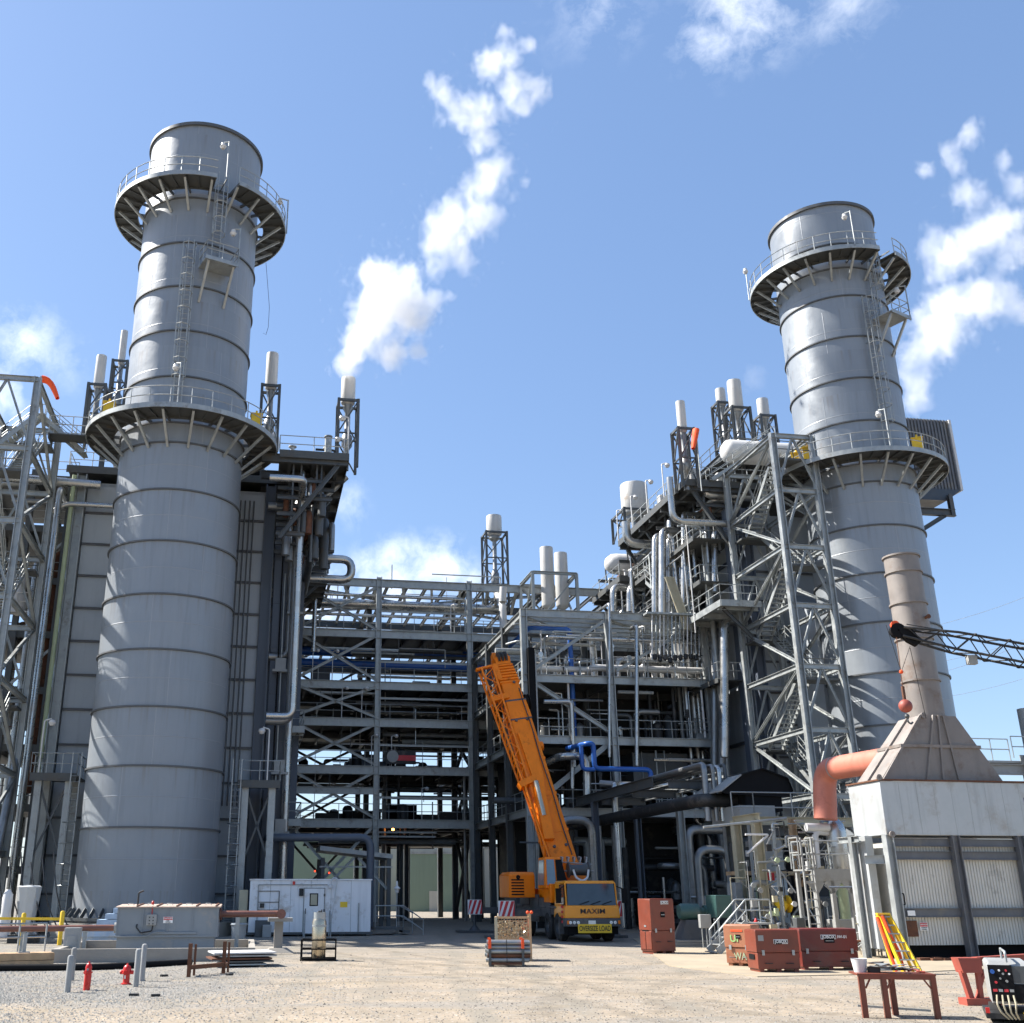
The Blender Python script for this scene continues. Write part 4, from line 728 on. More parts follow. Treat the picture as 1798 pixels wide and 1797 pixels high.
a, c = uv(1245, 855, 4.4), uv(1350, 862, 4.4); b = MB(PL); b.tube([(a[0]-.3, 4.4, a[2]+.4), (a[0]-.3, 4.4, a[2]-.6), (c[0]+1, 4.4, a[2]-.6)], .25, 14, .8); b.build('pipe', M['alu_x'], BR)
a = uv(1115, 955, 12); b = MB(PL); b.tube([(a[0]-.6, 12, a[2]+1.6), (a[0]-.6, 12, a[2]), (a[0]+2.5, 12, a[2]), (a[0]+3.2, 12, a[2]+1.4)], .32, 14, .9); b.build('pipe', M['alu_x'], BR)
a = uv(1062, 990, 20); b = MB(PL); b.lathe((a[0]+1.6, 20, a[2]), [(.02, -1.6), (.45, -1.5), (.78, -1.1), (.85, -.6), (.85, 2)], 18, axis=E1); b.build('drum_end', M['white'], BR)
for k in range(5): a = uv(1205+3*k, 1020, 6.5); b = MB(PL); b.bar((a[0]-.4, 6.5, 18), (a[0]-1.4, 6.5, 21.5), .08, .16); b.build('leaning_plank', M['beige'], BR)
# ribbed louvre house behind the right ring platform
a, c = uv(1600, 735, 7), uv(1663, 745, 7); zt = a[2]; zb = uv(1672, 862, 7)[2]
t = thing('louvre_house', 'dark ribbed metal housing sticking out behind the right ring platform', 'equipment housing', W((a[0]+c[0])/2, 8.5, zb)); b = MB(PL)
x = a[0]-3
while x < c[0]: b.box(x, x+.13, 6.92, 7, zb, zt); x += .26
b.box(a[0]-3, c[0], 7, 10.5, zb, zt); b.build('ribbed_wall', M['frame_grey'], t)
b = MB(PL); b.box(c[0], c[0]+.18, 6.8, 10.5, zb, zt); b.build('white_edge', M['white'], t)
b = MB(PL); b.hexa([(a[0]-3, 6.5, zb-1.0), (c[0]-1.5, 6.5, zb-1.0), (c[0]-1.5, 10.5, zb-1.0), (a[0]-3, 10.5, zb-1.0), (a[0]-3, 6.8, zb), (c[0], 6.8, zb), (c[0], 10.5, zb), (a[0]-3, 10.5, zb)]); b.H((a[0]-3, 6.3, zb-2.0), (c[0]-1.2, 6.3, zb-2.0), .3, .5); b.H((c[0]-1.4, 6.3, zb-2.2), (c[0]-1.4, 6.3, zb-.6), .3); b.H((47.3, 6.3, zb-5), (c[0]-2, 6.3, zb-2.2), .3); b.build('support_frame', M['galv_dark'], t)
# ================================================================ far background seen through the rack
def far_box(px0, px1, pyt, Y, dpt, m, name, label, cat):
    a, c = atY(px0, pyt, Y), atY(px1, pyt, Y); t = thing(name, label, cat, ((a.x+c.x)/2, Y, 0)); b = MB(); b.box(a.x, c.x, Y, Y+dpt, 0, a.z); b.build('wall', M[m], t)
    b = MB(); b.box(a.x-.1, c.x+.1, Y-.1, Y+dpt+.1, a.z, a.z+.25); b.build('roof', M['galv'], t); return t, a, c
t, a, c = far_box(665, 830, 1456, 128, 14, 'tan', 'far_building', 'plain tan building in sunlight seen far off under the pipe rack', 'building')
t, a, c = far_box(712, 830, 1500, 122, 5, 'green', 'green_shed', 'small green metal shed in front of the tan building under the rack', 'shed')
b = MB(); b.box(a.x+2.6, a.x+3.5, 121.9, 122.1, 0, 2.1); b.build('door', M['tan'], t)
far_box(440, 640, 1470, 126, 10, 'green', 'green_shed', 'dark green building glimpsed behind the braced left bay of the rack', 'shed')
far_box(850, 925, 1490, 130, 10, 'tan', 'far_building', 'pale building glimpsed through the columns left of the crane', 'building')
p = atY(754, 1577, 135); p.z = 0
t = thing('guard_rail', 'short yellow pipe guard rail on sunlit ground far under the rack', 'guard rail', p)
b = MB(); b.rail([(p.x-1.1, p.y, 0), (p.x+1.1, p.y, 0)], h=1.4, r=.09, step=1.1); b.build('rails', M['yellow'], t)
p = atY(690, 1457, 84); b = MB(); b.ball(p, .11); b.build('sodium_lamp', M['sodium'], None, 'small glowing orange lamp hanging under the lowest floor of the rack', 'lamp')
for px, py in ((553, 1530), (578, 1533)): p = atY(px, py, 60); b = MB(); b.ball(p, .05); b.build('beacon', M['redglow'], None, 'tiny glowing red light above the white shelter, '+('the left one of two' if px < 560 else 'the right one of two'), 'beacon', 'red lights above the shelter')
# small steel canopy right of the shelter
a = uv(562, 1490, 7.0); c = uv(690, 1495, 7.0); t = thing('canopy', 'small grey steel canopy on posts behind the right half of the white shelter', 'canopy', W((a[0]+c[0])/2, 8.5))
b = MB(PL); b.hexa([(a[0], 7, a[2]-.1), (c[0], 7, a[2]-.55), (c[0], 11, a[2]-.55), (a[0], 11, a[2]-.1), (a[0], 7, a[2]+.15), (c[0], 7, a[2]-.3), (c[0], 11, a[2]-.3), (a[0], 11, a[2]+.15)]); b.build('roof', M['galv'], t)
for x in (a[0]+.2, c[0]-.2):
    for y in (7.2, 10.8): b = MB(PL); b.H((x, y, 0), (x, y, a[2]-.5), .22); b.build('post', M['galv_dark'], t)
b = MB(PL); b.H((c[0]-.3, 7.2, a[2]-2.2), (c[0]-2, 7.2, a[2]-.5), .15); b.H((a[0]+.3, 7.2, a[2]-2.2), (a[0]+2, 7.2, a[2]-.5), .15); b.bar((a[0], 7.1, a[2]-1.0), (c[0], 7.1, a[2]-1.0), .08); b.build('brace', M['galv'], t)
# ================================================================ lettering helper
def text(s, o, xd, yd, size, m, parent, name='lettering', align='CENTER', ex=.004, sx=1.0):
    cu = bpy.data.curves.new('t', 'FONT'); cu.body = s; cu.size = size; cu.align_x = align; cu.align_y = 'CENTER'; cu.extrude = ex; cu.offset = size*.012
    tmp = bpy.data.objects.new('t', cu); COL.objects.link(tmp); bpy.context.view_layer.update()
    me = bpy.data.meshes.new_from_object(tmp.evaluated_get(bpy.context.evaluated_depsgraph_get())); bpy.data.objects.remove(tmp); bpy.data.curves.remove(cu)
    xd, yd = Vector(xd).normalized(), Vector(yd).normalized(); zd = xd.cross(yd); base = WLOC[parent.name]; me.name = name
    for v in me.vertices: v.co = Vector(o)-base+xd*v.co.x*sx+yd*v.co.y+zd*v.co.z
    me.materials.clear(); me.materials.append(m); ob = bpy.data.objects.new(name, me); COL.objects.link(ob); ob.parent = parent; WLOC[ob.name] = base; return ob
Z3 = Vector((0, 0, 1))
# ================================================================ mobile crane
cf = atG(1041, 1655); CA = R(8.0)
class FrX(Fr):
    def __call__(s, p): return Fr.__call__(s, (p[0]*.90+.06, p[1], p[2]))
CF = FrX((cf.x, cf.y, 0), CA)
CR = thing('mobile_crane', 'orange mobile crane with its boom raised, parked nose forward between the stacks', 'mobile crane', cf)
def cpart(name, m, fn, bevel=0.0, parent=None): b = MB(CF); fn(b); return b.build(name, M[m] if isinstance(m, str) else m, parent or CR, bevel=bevel)
def f(b):
    b.hexa([(-1.35, 0, .95), (1.35, 0, .95), (1.35, 1.9, .95), (-1.35, 1.9, .95), (-1.3, .02, 1.46), (1.3, .02, 1.46), (1.3, 1.9, 1.46), (-1.3, 1.9, 1.46)])
    b.hexa([(-1.3, 1.1, 1.46), (1.3, 1.1, 1.46), (1.3, 1.9, 1.46), (-1.3, 1.9, 1.46), (-1.24, 1.1, 2.36), (1.24, 1.1, 2.36), (1.24, 1.9, 2.36), (-1.24, 1.9, 2.36)])
    b.hexa([(-1.26, .16, 2.34), (1.26, .16, 2.34), (1.26, 1.95, 2.34), (-1.26, 1.95, 2.34), (-1.2, .26, 2.46), (1.2, .26, 2.46), (1.2, 1.9, 2.46), (-1.2, 1.9, 2.46)])
    for q in (-1.27, 1.2): b.hexa([(q, .05, 1.46), (q+.07, .05, 1.46), (q+.07, .14, 1.46), (q, .14, 1.46), (q, .18, 2.36), (q+.07, .18, 2.36), (q+.07, .27, 2.36), (q, .27, 2.36)])
cab = cpart('carrier_cab', 'yellow_cab', f, .03)
cpart('windscreen', 'glass', lambda b: b.hexa([(-1.19, .05, 1.47), (1.19, .05, 1.47), (1.19, .12, 1.47), (-1.19, .12, 1.47), (-1.15, .19, 2.35), (1.15, .19, 2.35), (1.15, .26, 2.35), (-1.15, .26, 2.35)]), parent=cab)
cpart('side_window', 'glass', lambda b: (b.box(-1.285, -1.25, .3, 1.05, 1.5, 2.3), b.box(1.25, 1.285, .3, 1.05, 1.5, 2.3)), parent=cab)
for q in (-.55, 0, .55): cpart('wiper', 'black', lambda b: b.bar((q-.05, .02, 1.5), (q+.42, .045, 1.63), .03), parent=cab)
def f(b): b.hexa([(-1.36, -.06, .62), (1.36, -.06, .62), (1.36, .4, .62), (-1.36, .4, .62), (-1.36, -.03, .95), (1.36, -.03, .95), (1.36, .4, .95), (-1.36, .4, .95)])
bm_ = cpart('bumper', 'chassis', f, .03)
for q in (-1.12, -.93, -.74, .86, 1.05): cpart('headlight', 'signwhite', lambda b: b.lathe((q, -.06, .78), [(.01, .03), (.065, .02), (.065, -.02)], 12, axis=CF((0, -1, 0))-CF((0, 0, 0))), parent=bm_)
for q in (-1.28, 1.2): cpart('indicator', 'orange', lambda b: b.box(q, q+.1, -.08, .0, .72, .86), parent=bm_)
cpart('number_plate', 'signwhite', lambda b: b.box(-.25, .1, -.075, -.05, .7, .86), parent=bm_)
xd = (CF((1, 0, 0))-CF((0, 0, 0))).normalized()
text('MAXIM', CF((0, -.012, 1.22)), xd, Z3, .27, M['ink'], cab, sx=1.3)
sgn = cpart('load_sign', 'signyellow', lambda b: b.box(-.78, .84, -.13, -.09, .37, .72)); text('OVERSIZE LOAD', CF((.03, -.137, .54)), xd, Z3, .29, M['ink'], sgn, sx=.64)
cpart('sign_backing', 'black', lambda b: b.box(-1.2, 1.25, .15, 1.0, .3, .62))
for q in (-1.36, 1.3): cpart('warning_stripe_panel', 'signred', lambda b: [b.box(q, q+.06, .35, .62, .75+.2*i, .85+.2*i) for i in range(4)])
for (q, s) in ((-1.62, -1), (1.62, 1)): cpart('mirror', 'black', lambda b: (b.box(q-.12, q+.12, .0, .1, 1.55, 2.15), b.tube([(q, .05, 2.1), (q-s*.35, .2, 2.25)], .025, 5)), parent=cab)
def f(b):
    b.box(-1.3, 1.3, 1.95, 12.2, 1.05, 1.42); b.box(-.6, .6, .6, 12.2, .65, 1.1)
    b.box(-1.34, -1.25, 2.6, 6.4, .95, 1.75); b.box(1.25, 1.34, 2.6, 6.4, .95, 1.75); b.box(-1.34, -.5, 6.6, 8.6, 1.42, 1.9); b.box(-1.34, 1.3, 11.3, 12.2, .9, 1.95)
    for y in (2.2, 3.9, 7.0, 8.6): b.box(-1.36, 1.36, y-.62, y+.62, 1.32, 1.4)
cpart('chassis_frame', 'chassis', f, .02)
cpart('tool_locker', 'galv_dark', lambda b: (b.box(-1.37, -1.3, 4.6, 6.2, .7, 1.9), b.box(-1.37, -1.3, 9.4, 11.2, .8, 1.9)))
for y in (1.35, 3.1, 7.4, 9.0):
    for s in (-1, 1):
        b = MB(CF); b.lathe((s*1.13, y, .6), [(.3, -.2), (.52, -.2), (.6, -.13), (.6, .13), (.52, .2), (.3, .2)], 28, axis=xd); w = b.build('wheel', M['rubber'], CR)
        b = MB(CF); b.lathe((s*1.13, y, .6), [(.02, .05), (.12, .16), (.14, .02), (.28, -.02), (.32, .19), (.32, -.19), (.02, -.1)], 20, axis=xd*s); b.build('rim', M['chassis'], w)
def f(b): 
    b.hexa([(-1.42, .75, .3), (-1.0, .75, .3), (-1.0, .95, .3), (-1.42, .95, .3), (-1.42, .75, 1.0), (-1.0, .75, 1.0), (-1.0, .85, 1.0), (-1.42, .85, 1.0)])
cpart('mudguard', 'chassis', f)
# outriggers with striped boards
for (x, y) in ((-3.15, 4.4), (-3.3, 11.6), (2.6, 4.6), (2.6, 11.4)):
    o = cpart('outrigger', 'chassis', lambda b: (b.box(min(x, 0), max(x, 0), y-.14, y+.14, .95, 1.25), b.cyl((x, y, .25), (x, y, 1.2), .09, 12), b.lathe((x, y, .12), [(.02, 0), (.32, 0), (.12, .22), (.02, .22)], 14), b.cbox((x, y, .06), 2.0 if x < 0 else 1.0, 1.3, .12)))
    sb = cpart('striped_board', 'signwhite', lambda b: b.box(x-.42, x+.42, y-.2, y-.16, .9, 1.62), parent=o)
    def f(b):
        for k in range(4):
            xa = x-.42+.28*k-.14; b.hexa([(max(x-.42, xa-.0), y-.206, .92), (min(x+.42, xa+.14), y-.206, .92), (min(x+.42, xa+.14), y-.2, .92), (max(x-.42, xa), y-.2, .92), (max(x-.42, min(x+.42, xa+.26)), y-.206, 1.6), (min(x+.42, xa+.42), y-.206, 1.6), (min(x+.42, xa+.42), y-.2, 1.6), (max(x-.42, min(x+.42, xa+.26)), y-.2, 1.6)])
    cpart('red_stripe', 'signred', f, parent=sb)
# superstructure
cpart('slewing_ring', 'chassis', lambda b: b.lathe((0, 5.4, 1.4), [(.02, 0), (.9, 0), (.9, .35), (.02, .35)], 28))
def f(b):
    b.box(-1.15, 1.1, 3.6, 6.6, 1.75, 2.15); b.hexa([(.0, 3.4, 2.15), (1.05, 3.4, 2.15), (1.05, 6.4, 2.15), (.0, 6.4, 2.15), (.1, 4.2, 3.3), (.95, 4.2, 3.3), (.95, 6.0, 3.6), (.1, 6.0, 3.6)])
    b.hexa([(-1.35, 2.3, 1.55), (-.7, 2.3, 1.55), (-.7, 3.6, 1.55), (-1.35, 3.6, 1.55), (-1.35, 2.3, 2.35), (-.7, 2.3, 2.35), (-.7, 3.6, 2.35), (-1.35, 3.6, 2.35)])
cpart('turntable', 'orange', f, .03)
def f(b):   # operator cab
    b.hexa([(-1.5, 2.6, 2.15), (-.55, 2.6, 2.15), (-.55, 4.1, 2.15), (-1.5, 4.1, 2.15), (-1.42, 2.9, 3.5), (-.6, 2.9, 3.5), (-.6, 4.1, 3.5), (-1.42, 4.1, 3.5)])
oc = cpart('operator_cab', 'orange', f, .03)
cpart('cab_window', 'glass_light', lambda b: b.hexa([(-1.42, 2.56, 2.3), (-.98, 2.56, 2.3), (-.98, 2.6, 2.3), (-1.42, 2.6, 2.3), (-1.36, 2.84, 3.4), (-.97, 2.84, 3.4), (-.97, 2.88, 3.4), (-1.36, 2.88, 3.4)]), parent=oc)
cpart('cab_opening', 'black', lambda b: b.hexa([(-.9, 2.55, 2.28), (-.36, 2.55, 2.28), (-.36, 2.6, 2.28), (-.9, 2.6, 2.28), (-.89, 2.83, 3.4), (-.58, 2.83, 3.4), (-.58, 2.88, 3.4), (-.89, 2.88, 3.4)]), parent=oc)
cpart('side_window', 'glass_light', lambda b: b.hexa([(-1.52, 2.95, 2.3), (-1.5, 2.95, 2.3), (-1.5, 3.95, 2.3), (-1.52, 3.95, 2.3), (-1.45, 3.05, 3.38), (-1.42, 3.05, 3.38), (-1.42, 3.95, 3.38), (-1.45, 3.95, 3.38)]), parent=oc)
def f(b): b.box(-2.75, -1.35, 5.2, 7.4, 1.75, 2.75); b.hexa([(-2.75, 5.2, 2.75), (-1.35, 5.2, 2.75), (-1.35, 7.4, 2.75), (-2.75, 7.4, 2.75), (-2.6, 5.4, 2.9), (-1.35, 5.4, 2.9), (-1.35, 7.3, 2.9), (-2.6, 7.3, 2.9)])
eb = cpart('engine_housing', 'orange', f, .03)
cpart('louvre', 'black', lambda b: [b.box(-2.62, -1.95, 5.185, 5.2, 1.86+.13*k, 1.92+.13*k) for k in range(6)], parent=eb)
cpart('exhaust_grille', 'black', lambda b: b.lathe((-2.25, 5.19, 2.66), [(.01, .02), (.1, .01), (.1, -.01)], 14, axis=-Vector(CF((0, 1, 0))-CF((0, 0, 0)))), parent=eb)
def f(b):
    for k in range(5): b.tube([(-.45+.32*k, 3.2, 3.25), (-.35+.32*k, 3.3, 3.5), (-.2+.32*k, 4.2, 3.55), (-.1+.32*k, 4.3, 3.2)], .035, 6)
    b.tube([(-.55, 3.2, 3.3), (1.15, 3.2, 3.2)], .03, 6); b.tube([(-.5, 3.15, 2.9), (1.2, 3.15, 2.9)], .05, 6)
cpart('hose_rack', 'greybox', f)
cpart('winch_drum', 'galv_dark', lambda b: b.lathe((.35, 3.0, 2.95), [(.02, -.5), (.34, -.5), (.34, -.44), (.24, -.42), (.24, .42), (.34, .44), (.34, .5), (.02, .5)], 20, axis=xd))
cpart('hose_loop', 'white', lambda b: b.tube([(-.05, 2.6, 2.95), (.05, 2.5, 2.6), (.35, 2.4, 2.45), (.65, 2.5, 2.6), (.75, 2.6, 2.95)], .05, 6))
# boom: base pivot and tip surveyed in the world
B0 = atY(985, 1512, 53.5); B1 = atY(884, 1178, 57.0); bd = (B1-B0).normalized(); BL_ = (B1-B0).length
bs = (xd-bd*xd.dot(bd)).normalized(); bn = bd.cross(bs).normalized()   # across / under side
if bn.y > 0: bn = -bn
def bp(t, x, n): return B0+bd*(t*BL_)+bs*x+bn*n
def bsec(b, t0, t1, w0, w1, h0, h1, x=0): b.hexa([bp(t0, x-w0/2, h0/2), bp(t0, x+w0/2, h0/2), bp(t0, x+w0/2, -h0/2), bp(t0, x-w0/2, -h0/2), bp(t1, x-w1/2, h1/2), bp(t1, x+w1/2, h1/2), bp(t1, x+w1/2, -h1/2), bp(t1, x-w1/2, -h1/2)])
b = MB(); bsec(b, -.06, .70, 1.3, 1.16, 1.05, 1.0); bsec(b, .70, .80, 1.22, 1.14, 1.06, 1.04); bsec(b, .80, .92, 1.0, 1.0, .92, .9); boom = b.build('boom', M['orange'], CR, bevel=.05)
for k in range(7): b = MB(); bsec(b, .905+.017*k, .915+.017*k, 1.14-.03*k, 1.14-.03*k, 1.0-.03*k, 1.0-.03*k); bsec(b, .915+.017*k, .922+.017*k, .86-.03*k, .86-.03*k, .8-.03*k, .8-.03*k); b.build('telescope_collar', M['orange'], boom, bevel=.02)
b = MB(); bsec(b, 1.02, 1.06, .8, .9, .75, .8); bsec(b, 1.06, 1.09, .3, .2, .6, .4, .3); bsec(b, 1.06, 1.10, .3, .2, .6, .4, -.32); b.build('boom_head', M['orange'], boom)
for q in (-.2, 0, .2): b = MB(); b.lathe(bp(1.06, q, .35), [(.04, -.05), (.3, -.05), (.24, 0), (.3, .05), (.04, .05)], 18, axis=bs); b.build('sheave', M['galv_dark'], boom)
b = MB(); b.poly([bp(.62, -.45, .52), bp(.62, .3, .52), bp(.40, .22, .53), bp(.27, -.02, .55), bp(.40, -.38, .53)], bn*.10); b.build('boom_gusset', M['orange'], boom)
b = MB(); b.bar(bp(.08, -.5, .66), bp(.33, -.22, .62), .5, .3, up=bn); b.build('lift_cylinder', M['orange'], boom); b = MB(); b.cyl(bp(.19, -.42, .72), bp(.36, -.3, .7), .13, 14); b.build('piston_rod', M['steelbar'], boom)
b = MB()
for k in range(12): b.bar(bp(.18+.034*k, .60-.004*k, .1), bp(.205+.034*k, .60-.004*k, .42), .05, .04); b.bar(bp(.205+.034*k, .6-.004*k, .42), bp(.214+.034*k, .6-.004*k, .1), .05, .04)
b.build('boom_markings', M['ink'], boom)
for q, (x, n, r) in enumerate(((.66, .2, .035), (.64, -.05, .028), (.4, .60, .03))): b = MB(); b.tube([bp(t, x-.06*t+.02*math.sin(t*19+q), n) for t in [i/14*.86 for i in range(15)]], r, 6, fil=0); b.build('hose_line', M['ink'], boom)
for t in (.12, .3, .48, .70, .80): b = MB(); bsec(b, t-.006, t+.006, 1.33-.2*t, 1.33-.2*t, 1.10-.1*t, 1.10-.1*t); b.build('wear_band', M['chassis'] if t > .65 else M['orange'], boom)
for t, x in ((.05, .3), (.05, -.3), (.69, .3), (.69, -.3), (.9, .2)): b = MB(); b.lathe(bp(t, x, .56 if t < .65 else .54), [(.01, .03), (.07, .03), (.08, -.02)], 10, axis=bn); b.build('pin', M['chassis'], boom)
b = MB(); b.lathe(bp(.80, .72, .15), [(.05, -.1), (.42, -.1), (.42, -.05), (.3, -.03), (.3, .03), (.42, .05), (.42, .1), (.05, .1)], 22, axis=bs); b.build('hose_reel', M['black'], boom)
b = MB(); b.lathe(bp(.555, .66, .2), [(.03, -.12), (.24, -.12), (.24, .12), (.03, .12)], 16, axis=bs); b.build('side_sheave', M['orange'], boom)
# folded lattice jib along the left of the boom
b = MB(); J = lambda t, x, n: bp(t, -.62+x, .30+n)
for (t0, t1, xa, xb) in ((.36, 1.0, -.30, -.75), (.36, 1.0, .0, -.1)):
    for n in (-.3, .3): b.tube([J(t0, xa, n), J(t1, xb, n)], .055, 6)
for k in range(14):
    t = .36+.045*k; c0 = (t-.36)/.64; xa, xb = -.30-.45*c0, -.1*c0; c1 = c0+.045/.64; xa2, xb2 = -.30-.45*c1, -.1*c1
    for n in (-.3, .3): b.tube([J(t, xa if k % 2 else xb, n), J(t+.045, xb2 if k % 2 else xa2, n)], .03, 5)
    b.tube([J(t, xa, -.3), J(t+.045, xa2, .3)], .028, 5)
for k in range(12): t = .02+.03*k; b.tube([J(t, -.18, .3 if k % 2 else -.1), J(t+.03, -.18, -.1 if k % 2 else .3)], .03, 5)
for n in (-.1, .3): b.tube([J(0, -.1, n), J(.38, -.28, n)], .05, 6)
b.build('folded_jib', M['orange'], boom)
b = MB(); b.bar(J(.36, -.5, .1), J(.385, .45, .1), .32, .5, up=bn); b.bar(J(.82, -.7, .1), J(.83, .3, .1), .3, .4, up=bn); b.bar(J(1.0, -1.0, .1), J(1.02, .2, 0), .12, .2, up=bn); b.bar(J(1.02, .1, 0), J(.93, .15, 0), .25, .4, up=bn); b.build('jib_bracket', M['orange'], boom)
b = MB()
for q in (-.9, -.6, -.3): b.tube([J(1.05, q*.9, .05), J(.78, q*.4-.1, .1)], .02, 4)
b.build('hoist_rope', M['ink'], boom)
# ================================================================ lattice boom entering from the right, with headache ball
LA, LB = atY(1800, 1152, 33.0), atY(1590, 1112, 33.5); LB2 = atY(1600, 1112, 33.5)
LC = thing('lattice_boom', 'dark slim lattice boom of another crane reaching in from the right edge', 'crane boom', LB)
d = (LA-LB).normalized(); n1 = Vector((0, 0, 1)); n1 = (n1-d*n1.dot(d)).normalized(); n2 = d.cross(n1); L = (LA-LB).length+6
b = MB(); P = lambda t, a, c: LB+d*t+n1*a*min(1, .45+t*.25)+n2*c*min(1, .45+t*.25)
for a in (-.34, .34):
    for c in (-.34, .34): b.tube([P(-.1, a, c), P(1.5, a, c), P(L, a, c)], .042, 6, fil=0)
k = 0.0; i = 0
while k < L-.5:
    for c in (-.34, .34): b.tube([P(k, -.34 if i % 2 else .34, c), P(k+.5, .34 if i % 2 else -.34, c)], .02, 5)
    for a in (-.34, .34): b.tube([P(k, a, -.34 if i % 2 else .34), P(k+.5, a, .34 if i % 2 else -.34)], .02, 5)
    k += .5; i += 1
b.build('lattice_section', M['dark'], LC)
b = MB(); b.poly([P(-.3, .3, -.2), P(.1, .4, -.2), P(.5, -.3, -.2), P(.35, -.7, -.2), P(.05, -.6, -.2), P(-.15, -.2, -.2)], n2*.22); b.lathe(LB+n1*.02-d*.25, [(.02, -.12), (.24, -.12), (.2, 0), (.24, .12), (.02, .12)], 18, axis=n2); b.build('boom_tip', M['black'], LC)
b = MB(); b.lathe(LB+n1*.2-d*.35, [(.02, -.08), (.13, -.08), (.13, .08), (.02, .08)], 14, axis=n2); b.build('tip_sheave', M['sock'], LC)
b = MB(); q = LB+d*2.0-n1*.35; b.box(q.x-.14, q.x+.14, q.y-.1, q.y+.1, q.z-.26, q.z+.02); b.build('floodlight', M['greybox'], LC)
b = MB(); b.tube([LB+n1*.3, LA+d*6+n1*.55], .016, 5); b.build('pendant_cable', M['ink'], LC)
hb = atY(1590, 1240, 33.4); t = thing('headache_ball', 'red crane ball and hook hanging in front of the brown chimney', 'crane hook', hb-Z3*.6)
b = MB(); b.ball(hb, .21, 20); b.build('ball', M['primer'], t, bevel=0)
b = MB(); b.ball(hb-Z3*.32, .075, 10); b.tube([hb-Z3*.36, hb-Z3*.5, hb-Z3*.56+xd*.1, hb-Z3*.5+xd*.16], .03, 6); b.build('hook', M['galv_dark'], t)
b = MB(); b.tube([hb+Z3*.2, hb+Z3*.62], .055, 8); b.tube([hb+Z3*.6, LB-d*.3], .014, 5); b.build('hoist_rope', M['rust'], t)
wb = atY(1582.5, 1180, 33.4); b = MB(); b.ball(wb, .065, 10); b.build('rope_weight', M['sock'], t)
b = MB(); b.tube([atY(1556, 1098, 33.4), wb], .012, 4); b.tube([wb, atY(1598, 1135, 33.6)], .010, 4); b.tube([atY(1598, 1138, 33.6), atY(1626, 1262, 35.6)], .010, 4); b.build('tag_line', M['ink'], t)
# ================================================================ gas heater building at right
VH = -24.0
def hq(px, py, dv=0.0): return uv(px, py, VH+dv)
HB = thing('gas_heater', 'big corrugated metal heater housing with pyramid hood and brown chimney at right', 'heater housing', W(*hq(1690, 1600)[:2]))
zt, zb = hq(1545, 1372)[2], hq(1550, 1467)[2]; xl = hq(1546, 1420)[0]; xr = xl+6.0; dp = 1.75; z0 = .42
def hpart(name, m, fn, bevel=0.0, parent=None): b = MB(PL); fn(b); return b.build(name, M[m], parent or HB, bevel=bevel)
hpart('upper_casing', 'panelw', lambda b: b.box(xl-.03, xr+.25, VH-.2, VH+dp, zb, zt), .02)
hpart('casing_seam', 'galv', lambda b: [b.box(xl+x, xl+x+.008, VH-.204, VH-.198, zb, zt) for x in (.62, 1.24, 1.86, 2.48, 3.1, 3.72, 4.34, 4.96)])
hpart('roof_sheet', 'rust', lambda b: b.box(xl-.08, xr+.3, VH-.25, VH+dp+.05, zt, zt+.05))
ux0, ux1 = xl+.18, xr-.2
def f(b):
    x = ux0
    while x < ux1: b.hexa([(x, VH+.035, z0), (x+.075, VH+.035, z0), (x+.075, VH+.06, z0), (x, VH+.06, z0), (x, VH+.035, zb-.25), (x+.075, VH+.035, zb-.25), (x+.075, VH+.06, zb-.25), (x, VH+.06, zb-.25)]); x += .105
    b.box(ux0, ux1, VH+.06, VH+dp-.2, z0, zb-.2)
hpart('corrugated_wall', 'corr', f)
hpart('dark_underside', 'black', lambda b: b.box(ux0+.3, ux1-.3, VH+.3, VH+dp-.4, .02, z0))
for x in (xl+.02, xl+2.36, xl+4.7): hpart('frame_column', 'frame_grey' if x > xl+1 else 'galv', lambda b: b.H((x, VH-.14, 0), (x, VH-.14, zb), .27, .27, up=E1))
for zc, h in ((zb-.22, .24), (zb-.62, .26), (hq(1600, 1603)[2], .27)): hpart('frame_beam', 'frame_grey', lambda b: b.H((xl+.1, VH-.07, zc), (xr, VH-.07, zc), .14, h))
hpart('side_panel', 'panelw', lambda b: b.box(xl-.40, xl-.14, VH+.5, VH+dp-.1, .3, zb))
for (x, y) in ((xl+.02, VH+dp), (xl-.62, VH+.9)): hpart('frame_column', 'galv', lambda b: b.H((x, y, 0), (x, y, zb), .2, .2, up=E1))
hpart('side_beam', 'galv', lambda b: (b.H((xl-.62, VH+.3, zb-.75), (xl, VH, zb-.75), .16, .26), b.H((xl-.62, VH+.5, zb-.1), (xl-.62, VH+dp, zb-.1), .16, .2)))
hpart('louvre_panel', 'rust', lambda b: b.box(*[hq(p, 1620)[0] for p in (1583, 1609)], VH-.03, VH+.01, hq(1590, 1645)[2], hq(1590, 1617)[2]))
def sign(root, c0, c1, v, head, body, w2=None):
    b = MB(PL); x0, x1 = c0[0], c1[0]; zt_, zb_ = c0[2], c1[2]; b.box(x0, x1, v-.012, v, zb_, zt_); s_ = b.build('sign_plate', M['signwhite'], root)
    b = MB(PL); b.box(x0+.01, x1-.01, v-.018, v-.012, zt_-(zt_-zb_)*.52, zt_-.01); b.build('sign_header', M['signred'], s_)
    text(head, PL(((x0+x1)/2, v-.024, zt_-(zt_-zb_)*.27)), E1, Z3, (x1-x0)*.24, M['signwhite'], s_)
    for k in range(2): text(body[k], PL(((x0+x1)/2, v-.018, zt_-(zt_-zb_)*(.66+.2*k))), E1, Z3, (x1-x0)*.12, M['ink'], s_)
